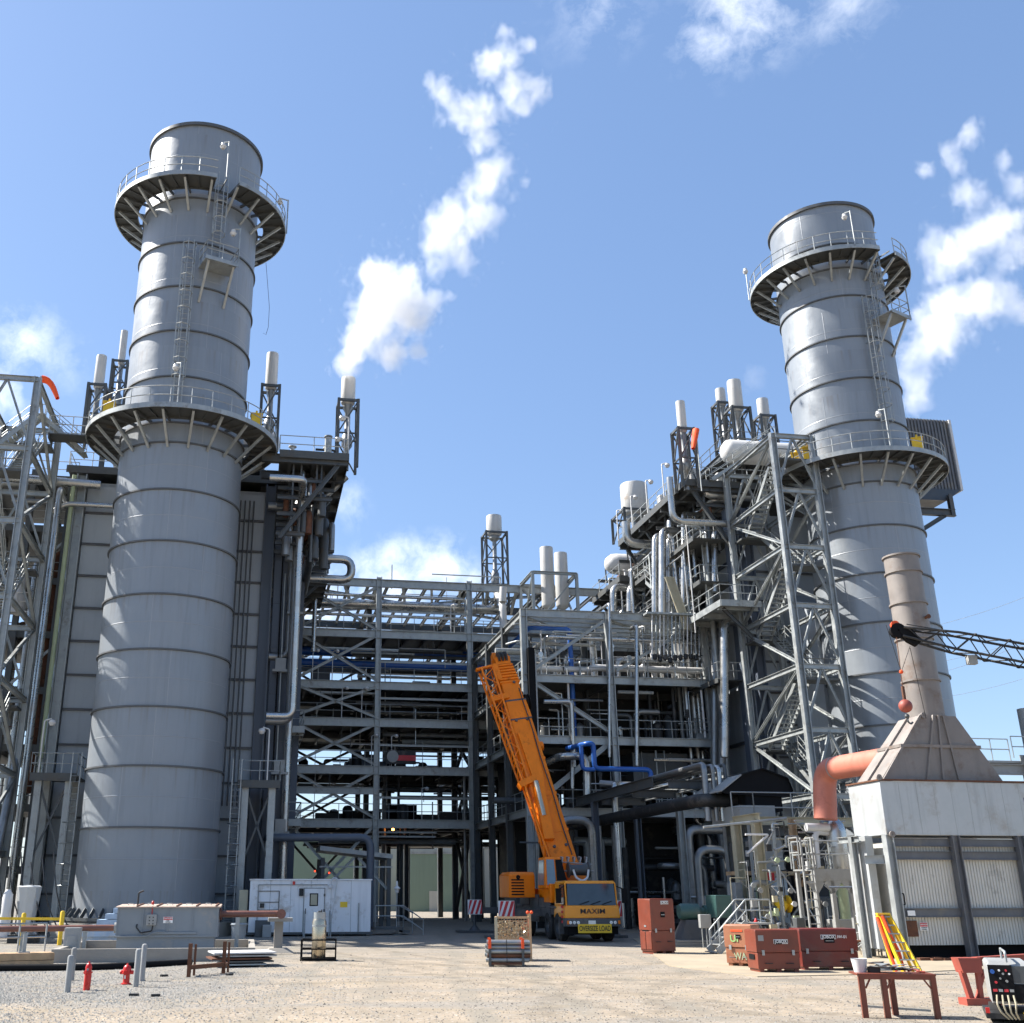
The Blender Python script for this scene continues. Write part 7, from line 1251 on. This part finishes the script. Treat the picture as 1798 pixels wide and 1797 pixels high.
# right edge: gallery with railings and grey column
v = -8; q0 = uv(1718, 1335, v); t = thing('edge_gallery', 'pale railed gallery and beams at the right edge beyond the pyramid hood', 'gallery', W(q0[0], v)); b = MB(PL); zz = q0[2]; b.box(q0[0], q0[0]+6, v, v+4, zz-.1, zz); b.H((q0[0]+.2, v-.1, zz-.45), (q0[0]+6, v-.1, zz-.45), .3, .5); b.H((q0[0]+2.6, v-.2, 0), (q0[0]+2.6, v-.2, zz+.3), .5); b.build('deck', M['greybox'], t)
b = MB(PL); b.rail([(q0[0]-.2, v, zz), (q0[0]+1.8, v, zz)], step=.9); b.rail([(q0[0]+2.0, v, zz+.15), (q0[0]+5, v, zz+.15)], step=.9); b.build('railing', M['galv'], t)
q = uv(1800, 1245, -5); b = MB(PL); b.lathe((q[0]+.1, -5, 0), [(.5, 0), (.5, q[2]), (.46, q[2]), (.4, q[2]-1)], 24); b.build('grey_vent', M['greybox'], None, 'plain grey vent cylinder rising at the extreme right edge', 'vent')
# overhead wires beyond the right stack
for k, (ya, yb) in enumerate(((1100, 1028), (1165, 1105), (1185, 1108), (1228, 1175))):
    a, c = atY(1640, ya, 150), atY(1850, yb, 150); b = MB(); P_ = [a.lerp(c, i/8)-Z3*1.0*math.sin(i/8*math.pi)*.4 for i in range(9)]; b.tube(P_, .022, 4, fil=0); b.build('power_line', M['galv'], None, ('topmost', 'second from the top', 'third from the top', 'lowest')[k]+' of the faint overhead wires right of the right stack', 'wire', 'overhead wires')
# loose wire hanging by the left stack
a = [atY(px, py, 52.2) for px, py in ((467, 462), (470, 500), (473, 540), (471, 575), (467, 588), (462, 585))]; b = MB(); b.tube(a, .012, 4, fil=0); b.build('hanging_wire', M['ink'], None, 'thin loose wire dangling from the upper ring platform of the left stack', 'wire')
# ================================================================ ground
def ground_mat():
    m = bpy.data.materials.new('gravel_ground'); m.use_nodes = True; N = m.node_tree; nd, lk = N.nodes, N.links; bs = nd['Principled BSDF']; bs.inputs['Roughness'].default_value = .92; bs.inputs['Specular IOR Level'].default_value = .2
    tc = nd.new('ShaderNodeTexCoord'); V = tc.outputs['Object']
    def noise(sc, det=8, ro=.6, v=V): n = nd.new('ShaderNodeTexNoise'); n.inputs['Scale'].default_value = sc; n.inputs['Detail'].default_value = det; n.inputs['Roughness'].default_value = ro; lk.new(v, n.inputs['Vector']); return n.outputs['Fac']
    def rg(f, a, b_, c=0., d=1.): r = nd.new('ShaderNodeMapRange'); r.inputs[1].default_value = a; r.inputs[2].default_value = b_; r.inputs[3].default_value = c; r.inputs[4].default_value = d; lk.new(f, r.inputs[0]); return r.outputs[0]
    def mx(f, a, b_):
        x = nd.new('ShaderNodeMix'); x.data_type = 'RGBA'; lk.new(f, x.inputs[0])
        for k, c in ((6, a), (7, b_)):
            if isinstance(c, tuple): x.inputs[k].default_value = (*c, 1)
            else: lk.new(c, x.inputs[k])
        return x.outputs[2]
    def math_(op, a, b_):
        x = nd.new('ShaderNodeMath'); x.operation = op
        for k, c in ((0, a), (1, b_)):
            if isinstance(c, (int, float)): x.inputs[k].default_value = c
            else: lk.new(c, x.inputs[k])
        return x.outputs[0]
    st = nd.new('ShaderNodeVectorMath'); st.operation = 'MULTIPLY'; st.inputs[1].default_value = (.35, 1.3, 1); lk.new(V, st.inputs[0])
    vo = nd.new('ShaderNodeTexVoronoi'); vo.inputs['Scale'].default_value = 24; vo.feature = 'F1'; lk.new(V, vo.inputs['Vector'])
    vo2 = nd.new('ShaderNodeTexVoronoi'); vo2.inputs['Scale'].default_value = 42; lk.new(V, vo2.inputs['Vector'])
    sp = nd.new('ShaderNodeSeparateColor'); lk.new(vo.outputs['Color'], sp.inputs[0]); sp2 = nd.new('ShaderNodeSeparateColor'); lk.new(vo2.outputs['Color'], sp2.inputs[0])
    stone = mx(rg(sp.outputs[0], 0, 1), (0.114, 0.109, 0.099), (0.281, 0.268, 0.243)); stone = mx(rg(sp2.outputs[1], .1, 1, 0, .5), stone, (0.258, 0.239, 0.209))
    dust = mx(rg(noise(.7, 8, .65), .38, .62), (0.235, 0.192, 0.141), (0.334, 0.270, 0.197)); dust = mx(rg(noise(14, 6, .7), .45, .75, 0, .55), dust, (0.228, 0.209, 0.179)); dust = mx(rg(sp2.outputs[0], .86, .92, 0, .8), dust, (.22, .21, .19)); dust = mx(rg(sp.outputs[2], .95, .96, 0, .5), dust, (.50, .47, .42))
    sx = nd.new('ShaderNodeSeparateXYZ'); lk.new(V, sx.inputs[0])
    # the gravel bank lies along the left of the yard and between the wheel-worn lanes
    left = rg(math_('ADD', sx.outputs[0], math_('MULTIPLY', rg(noise(.5), .3, .7, -2.5, 2.5), 1)), -5.5, -2.2, 1, 0)
    near = rg(math_('ADD', sx.outputs[1], rg(noise(.6), .3, .7, -1.5, 1.5)), 21.5, 23.5, 0, 1)
    patch = rg(noise(.33, 5, .6, st.outputs[0]), .50, .60)
    far = rg(sx.outputs[1], 36, 40, 0, .55)
    f = math_('MAXIMUM', math_('MULTIPLY', left, near), math_('MAXIMUM', math_('MULTIPLY', patch, .72), far)); f = math_('MULTIPLY', f, rg(noise(5, 6, .7), .25, .6, .45, 1.0))
    c = mx(f, dust, stone)
    trk = rg(noise(.9, 4, .5, st.outputs[0]), .54, .66, 0, .6); c = mx(trk, c, (0.281, 0.229, 0.159))
    rut = nd.new('ShaderNodeTexWave'); rut.wave_type = 'BANDS'; rut.bands_direction = 'X'; rut.inputs['Scale'].default_value = .16; rut.inputs['Distortion'].default_value = 3.0; rut.inputs['Detail'].default_value = 3; rut.inputs['Detail Scale'].default_value = .35; lk.new(V, rut.inputs['Vector'])
    c = mx(math_('MULTIPLY', rg(rut.outputs['Fac'], .72, .95, 0, .75), rg(noise(.4), .4, .6)), c, (0.203, 0.184, 0.150))
    c = mx(rg(noise(.55, 7, .65), .66, .76, 0, .55), c, (0.160, 0.144, 0.120))
    jit = math_('MULTIPLY', math_('SUBTRACT', noise(.8, 3), .5), 1.1); ruts = None   # tyre tracks swinging in from the yard to the crane
    for (ox, oy, rr) in ((34, 17, 30.0), (34, 17, 32.0), (-34, 12, 38.5), (-34, 12, 40.6), (9, -38, 66.0), (9, -38, 68.1), (60, 60, 64.0), (60, 60, 66.1)):
        dd = nd.new('ShaderNodeVectorMath'); dd.operation = 'DISTANCE'; dd.inputs[1].default_value = (ox, oy, 0); lk.new(V, dd.inputs[0])
        e = rg(math_('ABSOLUTE', math_('ADD', math_('SUBTRACT', dd.outputs['Value'], rr), jit), 0), .12, .34, 1, 0); ruts = e if ruts is None else math_('MAXIMUM', ruts, e)
    ruts = math_('MULTIPLY', ruts, rg(noise(1.3, 5, .65), .38, .60)); c = mx(math_('MULTIPLY', ruts, .62), c, (0.155, 0.133, 0.101))
    lk.new(c, bs.inputs['Base Color'])
    h = math_('ADD', math_('MULTIPLY', rg(vo.outputs['Distance'], 0, .6, 1, 0), math_('ADD', math_('MULTIPLY', f, .9), .12)), math_('ADD', math_('MULTIPLY', rg(vo2.outputs['Distance'], 0, .6, 1, 0), .3), math_('MULTIPLY', noise(2.0), 1.2))); h = math_('SUBTRACT', h, math_('MULTIPLY', ruts, .8))
    bp = nd.new('ShaderNodeBump'); bp.inputs['Strength'].default_value = .55; bp.inputs['Distance'].default_value = .03; lk.new(h, bp.inputs['Height']); lk.new(bp.outputs[0], bs.inputs['Normal'])
    return m
me = bpy.data.meshes.new('ground'); bmx = bmesh.new(); bmesh.ops.create_grid(bmx, x_segments=60, y_segments=60, size=3000); bmx.to_mesh(me); bmx.free(); me.materials.append(ground_mat())
g = bpy.data.objects.new('ground', me); COL.objects.link(g); g['kind'] = 'structure'
pad = [atG(1175, 1697), atG(1330, 1716), atG(1530, 1712), atG(1720, 1703)]
b = MB(); a0, a1, a2, a3 = pad; b.poly([a0, a1, a2, a3, Vector((a3.x+4, a3.y, 0)), Vector((28, 52, 0)), Vector((9.5, 52, 0))], (0, 0, .02)); b.build('pavement', mat('pale_concrete_pad', (0.318, 0.263, 0.185), .85, 0, .08, .8, dirt=(0.264, 0.224, 0.168), dirt_amt=.4, bump=.15), None, kind='structure')
# loose stones
b = MB(); r2 = random.Random(3)
def stone(x, y, s):
    n = len(b.v); an = r2.uniform(0, 6.3); P = []
    for (dx, dy, dz) in ((1, 0, 0), (-1, 0, 0), (0, 1, 0), (0, -1, 0), (0, 0, 1), (0, 0, -.6)):
        q = Vector((dx, dy, dz))*s*r2.uniform(.7, 1.15); P.append(Vector((x+q.x*math.cos(an)-q.y*math.sin(an), y+q.x*math.sin(an)+q.y*math.cos(an), q.z*.75)))
    b.v += P; b.f += [tuple(i+n for i in t_) for t_ in ((0, 2, 4), (2, 1, 4), (1, 3, 4), (3, 0, 4), (2, 0, 5), (1, 2, 5), (3, 1, 5), (0, 3, 5))]
for k in range(24000):
    px, py = r2.uniform(-20, 760)*(1 if r2.random() < .6 else r2.random()), 1690+107*r2.random()**.8; p = atG(px, py)
    if p.x > -3.0+r2.uniform(-2, 2) or (p.y < 22.2 and r2.random() < .8): continue
    stone(p.x, p.y, r2.uniform(.010, .026)*(1.6 if r2.random() < .04 else 1))
for k in range(3500): p = atG(r2.uniform(-10, 1810), 1668+129*r2.random()); stone(p.x, p.y, r2.uniform(.008, .02))
me = bpy.data.meshes.new('gravel'); me.from_pydata(b.v, [], b.f); me.materials.append(M['gravelgrey']); g = bpy.data.objects.new('gravel', me); COL.objects.link(g); g['kind'] = 'stuff'
b = MB()
for k in range(9000): p = atG(r2.uniform(-10, 1810), 1672+125*r2.random()**1.2); stone(p.x, p.y, r2.uniform(.008, .024)*(1.8 if r2.random() < .03 else 1))
me = bpy.data.meshes.new('gravel'); me.from_pydata(b.v, [], b.f); me.materials.append(M['gritdark']); g = bpy.data.objects.new('gravel', me); COL.objects.link(g); g['kind'] = 'stuff'
for k, (px, py) in enumerate(((235, 1749), (273, 1750), (288, 1715), (403, 1713))): p = atG(px, py); fr = Fr((p.x, p.y, 0), R(20*k)); b = MB(fr); b.box(-.09, .09, -.05, .05, 0, .045); b.build('wood_scrap', M['dark'], None, ('small dark offcut lying left of the other, nearest the camera', 'small dark offcut right of its neighbour, nearest the camera', 'tiny dark block on the gravel right of the guard posts', 'tiny dark block beside the right upright of the rusty rack')[k], 'offcut', 'dark offcuts on the gravel')
# ================================================================ steam
def steam_mat(name, blobs, dens, amp, thr, nsc, gain, flow=(1, 1, .7)):
    m = bpy.data.materials.new(name); m.use_nodes = True; N = m.node_tree; nd, lk = N.nodes, N.links; nd.remove(nd['Principled BSDF']); out = nd['Material Output']
    pv = nd.new('ShaderNodeVolumePrincipled'); pv.inputs['Color'].default_value = (.996, .996, .998, 1); pv.inputs['Anisotropy'].default_value = .0; lk.new(pv.outputs[0], out.inputs['Volume'])
    geo = nd.new('ShaderNodeNewGeometry'); pos = geo.outputs['Position']
    wn = nd.new('ShaderNodeTexNoise'); wn.inputs['Scale'].default_value = nsc*.45; wn.inputs['Detail'].default_value = 2; lk.new(pos, wn.inputs['Vector'])
    sb = nd.new('ShaderNodeVectorMath'); sb.operation = 'SUBTRACT'; lk.new(wn.outputs['Color'], sb.inputs[0]); sb.inputs[1].default_value = (.5, .5, .5)
    ml = nd.new('ShaderNodeVectorMath'); ml.operation = 'MULTIPLY_ADD'; lk.new(sb.outputs[0], ml.inputs[0]); ml.inputs[1].default_value = (1.7/nsc*.6,)*3; lk.new(pos, ml.inputs[2]); wp = ml.outputs[0]
    cur = None
    for (c, r) in blobs:
        d = nd.new('ShaderNodeVectorMath'); d.operation = 'DISTANCE'; lk.new(wp, d.inputs[0]); d.inputs[1].default_value = c
        mr = nd.new('ShaderNodeMapRange'); mr.inputs[1].default_value = 0; mr.inputs[2].default_value = r; mr.inputs[3].default_value = 1; mr.inputs[4].default_value = 0; lk.new(d.outputs['Value'], mr.inputs[0])
        if cur is None: cur = mr.outputs[0]
        else: x = nd.new('ShaderNodeMath'); x.operation = 'SMOOTH_MAX'; x.inputs[2].default_value = .15; lk.new(cur, x.inputs[0]); lk.new(mr.outputs[0], x.inputs[1]); cur = x.outputs[0]
    sc_ = nd.new('ShaderNodeVectorMath'); sc_.operation = 'MULTIPLY'; sc_.inputs[1].default_value = flow; lk.new(wp, sc_.inputs[0])
    n = nd.new('ShaderNodeTexNoise'); n.inputs['Scale'].default_value = nsc; n.inputs['Detail'].default_value = 8; n.inputs['Roughness'].default_value = .68; lk.new(sc_.outputs[0], n.inputs['Vector'])
    a = nd.new('ShaderNodeMath'); a.operation = 'MULTIPLY_ADD'; lk.new(n.outputs['Fac'], a.inputs[0]); a.inputs[1].default_value = amp; a.inputs[2].default_value = -amp*.5
    s = nd.new('ShaderNodeMath'); s.operation = 'ADD'; lk.new(cur, s.inputs[0]); lk.new(a.outputs[0], s.inputs[1])
    mr = nd.new('ShaderNodeMapRange'); mr.inputs[1].default_value = thr; mr.inputs[2].default_value = thr+gain; mr.inputs[3].default_value = 0; mr.inputs[4].default_value = dens; lk.new(s.outputs[0], mr.inputs[0])
    pw = mr.outputs[0]; lk.new(pw, pv.inputs['Density']); return m
def plume(name, pts, Y, label, dens=1.2, amp=1.7, thr=.36, nsc=.55, gain=1.05, grow=1.45):
    blobs = []; b = bmesh.new()
    for (px, py, rpx) in pts:
        c = atY(px, py, Y); d = c-CAM; r = rpx*(d.y*CT+d.z*ST)/FPX; blobs.append((c, r*1.9))
    # one closed envelope: spheres joined on a voxel grid
    import itertools
    vs = .35*max(r for c, r in blobs)/3.0; vs = max(vs, .3); cells = set()
    for c, r in blobs:
        R_ = r*grow; k = int(R_/vs)+1; ci = [int(math.floor(q/vs)) for q in c]
        for i in range(-k, k+1):
            for j in range(-k, k+1):
                for l in range(-k, k+1):
                    q = Vector(((ci[0]+i+.5)*vs, (ci[1]+j+.5)*vs, (ci[2]+l+.5)*vs))
                    if (q-c).length < R_: cells.add((ci[0]+i, ci[1]+j, ci[2]+l))
    vid = {}; V = []; F = []
    def vi(p):
        if p not in vid: vid[p] = len(V); V.append(Vector(p)*vs)
        return vid[p]
    faces = (((1, 0, 0), ((1, 0, 0), (1, 1, 0), (1, 1, 1), (1, 0, 1))), ((-1, 0, 0), ((0, 0, 0), (0, 0, 1), (0, 1, 1), (0, 1, 0))), ((0, 1, 0), ((0, 1, 0), (0, 1, 1), (1, 1, 1), (1, 1, 0))), ((0, -1, 0), ((0, 0, 0), (1, 0, 0), (1, 0, 1), (0, 0, 1))), ((0, 0, 1), ((0, 0, 1), (1, 0, 1), (1, 1, 1), (0, 1, 1))), ((0, 0, -1), ((0, 0, 0), (0, 1, 0), (1, 1, 0), (1, 0, 0))))
    for (i, j, l) in cells:
        for (dx, dy, dz), q in faces:
            if (i+dx, j+dy, l+dz) not in cells: F.append([vi((i+a, j+e, l+f)) for a, e, f in q])
    base = sum(V, Vector())/len(V); base.z = min(v.z for v in V)
    me = bpy.data.meshes.new(name); me.from_pydata([v-base for v in V], [], F); me.materials.append(steam_mat(name, blobs, dens, amp, thr, nsc, gain))
    o = bpy.data.objects.new(name, me); COL.objects.link(o); o.location = base; o['kind'] = 'stuff'; o['label'] = label; o['category'] = 'steam'; return o
if not globals().get('NO_STEAM'):
    plume('steam', [(613, 652, 13), (615, 643, 16), (618, 630, 19), (628, 606, 25), (640, 588, 28), (655, 568, 34), (672, 536, 42), (690, 520, 46), (720, 560, 30), (655, 482, 26), (730, 535, 24), (765, 527, 17), (790, 518, 10), (690, 618, 24), (735, 612, 16)], 60.2, 'dense white steam puff just leaving the silencer right of the left stack', 3.0, amp=1.7, nsc=1.0, thr=.32)
    plume('steam', [(762, 468, 20), (775, 430, 32), (812, 452, 26), (800, 400, 46), (842, 380, 34), (780, 392, 30), (850, 320, 36), (868, 290, 26), (848, 252, 24), (835, 218, 26), (820, 196, 32), (862, 196, 28), (795, 185, 28), (772, 150, 20), (755, 140, 14), (860, 115, 30), (895, 98, 26), (900, 150, 30), (915, 178, 28), (945, 160, 24), (925, 78, 16), (885, 62, 16), (905, 345, 14), (920, 325, 10)], 64.0, 'long broken white steam drifting high above the rack, detached from its vent', 1.5, nsc=.8, amp=2.0, thr=.41)
    plume('steam', [(1606, 706, 26), (1610, 670, 32), (1622, 620, 36), (1640, 580, 46), (1672, 545, 50), (1720, 530, 46), (1765, 530, 34), (1660, 462, 38), (1640, 430, 28), (1700, 425, 42), (1745, 405, 40), (1775, 440, 36), (1700, 340, 32), (1675, 290, 24), (1665, 268, 18), (1706, 235, 22), (1782, 330, 26), (1765, 290, 18), (1618, 295, 18), (1800, 540, 26), (1790, 380, 26)], 92.0, 'big soft white steam cloud drifting off behind the right stack', .85, nsc=.5, amp=2.0, thr=.44)
    plume('steam', [(1312, 690, 12), (1322, 668, 16), (1330, 650, 14)], 70.0, 'faint wisp of steam between the paired silencers and the white drum', .25, nsc=.7)
# ================================================================ sky and sun
AZ = R(164); EL = R(46)   # towards the sun: left of the yard, slightly behind the plant
sd = Vector((math.cos(AZ)*math.cos(EL), math.sin(AZ)*math.cos(EL), math.sin(EL)))
w = bpy.data.worlds.new('World'); SC.world = w; w.use_nodes = True; nd, lk = w.node_tree.nodes, w.node_tree.links; bg = nd['Background']
sky = nd.new('ShaderNodeTexSky'); sky.sky_type = 'NISHITA'; sky.sun_disc = False; sky.sun_elevation = EL; sky.sun_rotation = math.atan2(sd.x, sd.y); sky.air_density = 1.0; sky.dust_density = .6; sky.ozone_density = 1.6; sky.altitude = 0
tc = nd.new('ShaderNodeTexCoord'); D = tc.outputs['Generated']
def wn(sc, det, v, ro=.6): n = nd.new('ShaderNodeTexNoise'); n.inputs['Scale'].default_value = sc; n.inputs['Detail'].default_value = det; n.inputs['Roughness'].default_value = ro; lk.new(v, n.inputs['Vector']); return n
def wm(op, a, b_):
    x = nd.new('ShaderNodeMath'); x.operation = op
    for k, c in ((0, a), (1, b_)):
        if isinstance(c, (int, float)): x.inputs[k].default_value = c
        else: lk.new(c, x.inputs[k])
    return x.outputs[0]
def wr(f, a, b_, c=0., d=1.): r = nd.new('ShaderNodeMapRange'); r.inputs[1].default_value = a; r.inputs[2].default_value = b_; r.inputs[3].default_value = c; r.inputs[4].default_value = d; lk.new(f, r.inputs[0]); return r.outputs[0]
wp = nd.new('ShaderNodeVectorMath'); wp.operation = 'MULTIPLY_ADD'; n0 = wn(9, 4, D); lk.new(n0.outputs['Color'], wp.inputs[0]); wp.inputs[1].default_value = (.06, .06, .05); lk.new(D, wp.inputs[2]); DW = wp.outputs[0]
mask = None   # cloud banks and wisps, each in its own part of the sky
for (px, py, rad, wgt) in ((1310, 10, .075, .6), (1250, 75, .05, .5), (1480, 0, .06, .35), (1050, 5, .06, .3), (45, 605, .05, .6), (0, 680, .06, .6), (105, 640, .04, .35), (700, 1005, .05, .95), (770, 1000, .045, .85), (640, 1005, .04, .7), (610, 885, .03, .40), (820, 1015, .035, .6), (560, 1040, .05, .7)):
    d0 = ray(px, py).normalized(); o = (d0.x+.03, d0.y+.03, d0.z+.025)
    dn = nd.new('ShaderNodeVectorMath'); dn.operation = 'DISTANCE'; lk.new(DW, dn.inputs[0]); dn.inputs[1].default_value = o; m1 = wr(dn.outputs['Value'], 0, rad, wgt, 0)
    mask = m1 if mask is None else wm('MAXIMUM', mask, m1)
ns = wn(26, 8, DW, .62); cl = wr(wm('ADD', mask, wm('MULTIPLY', ns.outputs['Fac'], 2.2)), 1.15, 2.25, 0, .8); cl = wm('MULTIPLY', cl, wr(mask, .0, .45))
mixc = nd.new('ShaderNodeMix'); mixc.data_type = 'RGBA'; lk.new(cl, mixc.inputs[0]); even = nd.new('ShaderNodeMix'); even.data_type = 'RGBA'; even.inputs[0].default_value = .5; lk.new(sky.outputs[0], even.inputs[6]); even.inputs[7].default_value = (.80, 1.42, 2.75, 1); lk.new(even.outputs[2], mixc.inputs[6]); mixc.inputs[7].default_value = (6.4, 6.6, 7.0, 1); lk.new(mixc.outputs[2], bg.inputs['Color']); bg.inputs['Strength'].default_value = SKY_STRENGTH
sl = bpy.data.lights.new('sun', 'SUN'); sl.energy = SUN_E; sl.angle = R(.53); sl.color = (1, .955, .89); so = bpy.data.objects.new('sun', sl); COL.objects.link(so); so.rotation_euler = (-sd).to_track_quat('-Z', 'Y').to_euler(); so.location = (-40, -10, 60)
# ================================================================ camera
cd = bpy.data.cameras.new('camera'); cd.sensor_width = 36; cd.lens = FPX/1798*36; cd.shift_x = (899-CX)/1798; cd.shift_y = (CY-898.5)/1798; cd.clip_start = .5; cd.clip_end = 9000
co = bpy.data.objects.new('camera', cd); COL.objects.link(co); co.location = CAM; co.rotation_euler = (R(90)+TH, 0, 0); SC.camera = co
SC.view_settings.view_transform = 'Standard'; SC.view_settings.look = 'None'; SC.view_settings.exposure = EXPO; SC.view_settings.gamma = 1
SC.cycles.volume_bounces = 20; SC.cycles.max_bounces = 20; SC.cycles.diffuse_bounces = 4; SC.cycles.glossy_bounces = 3; SC.cycles.transmission_bounces = 4; SC.cycles.volume_step_rate = 2.0; SC.cycles.volume_max_steps = 160; SC.cycles.use_adaptive_sampling = True; SC.cycles.adaptive_threshold = .02
SC.cycles.use_denoising = True
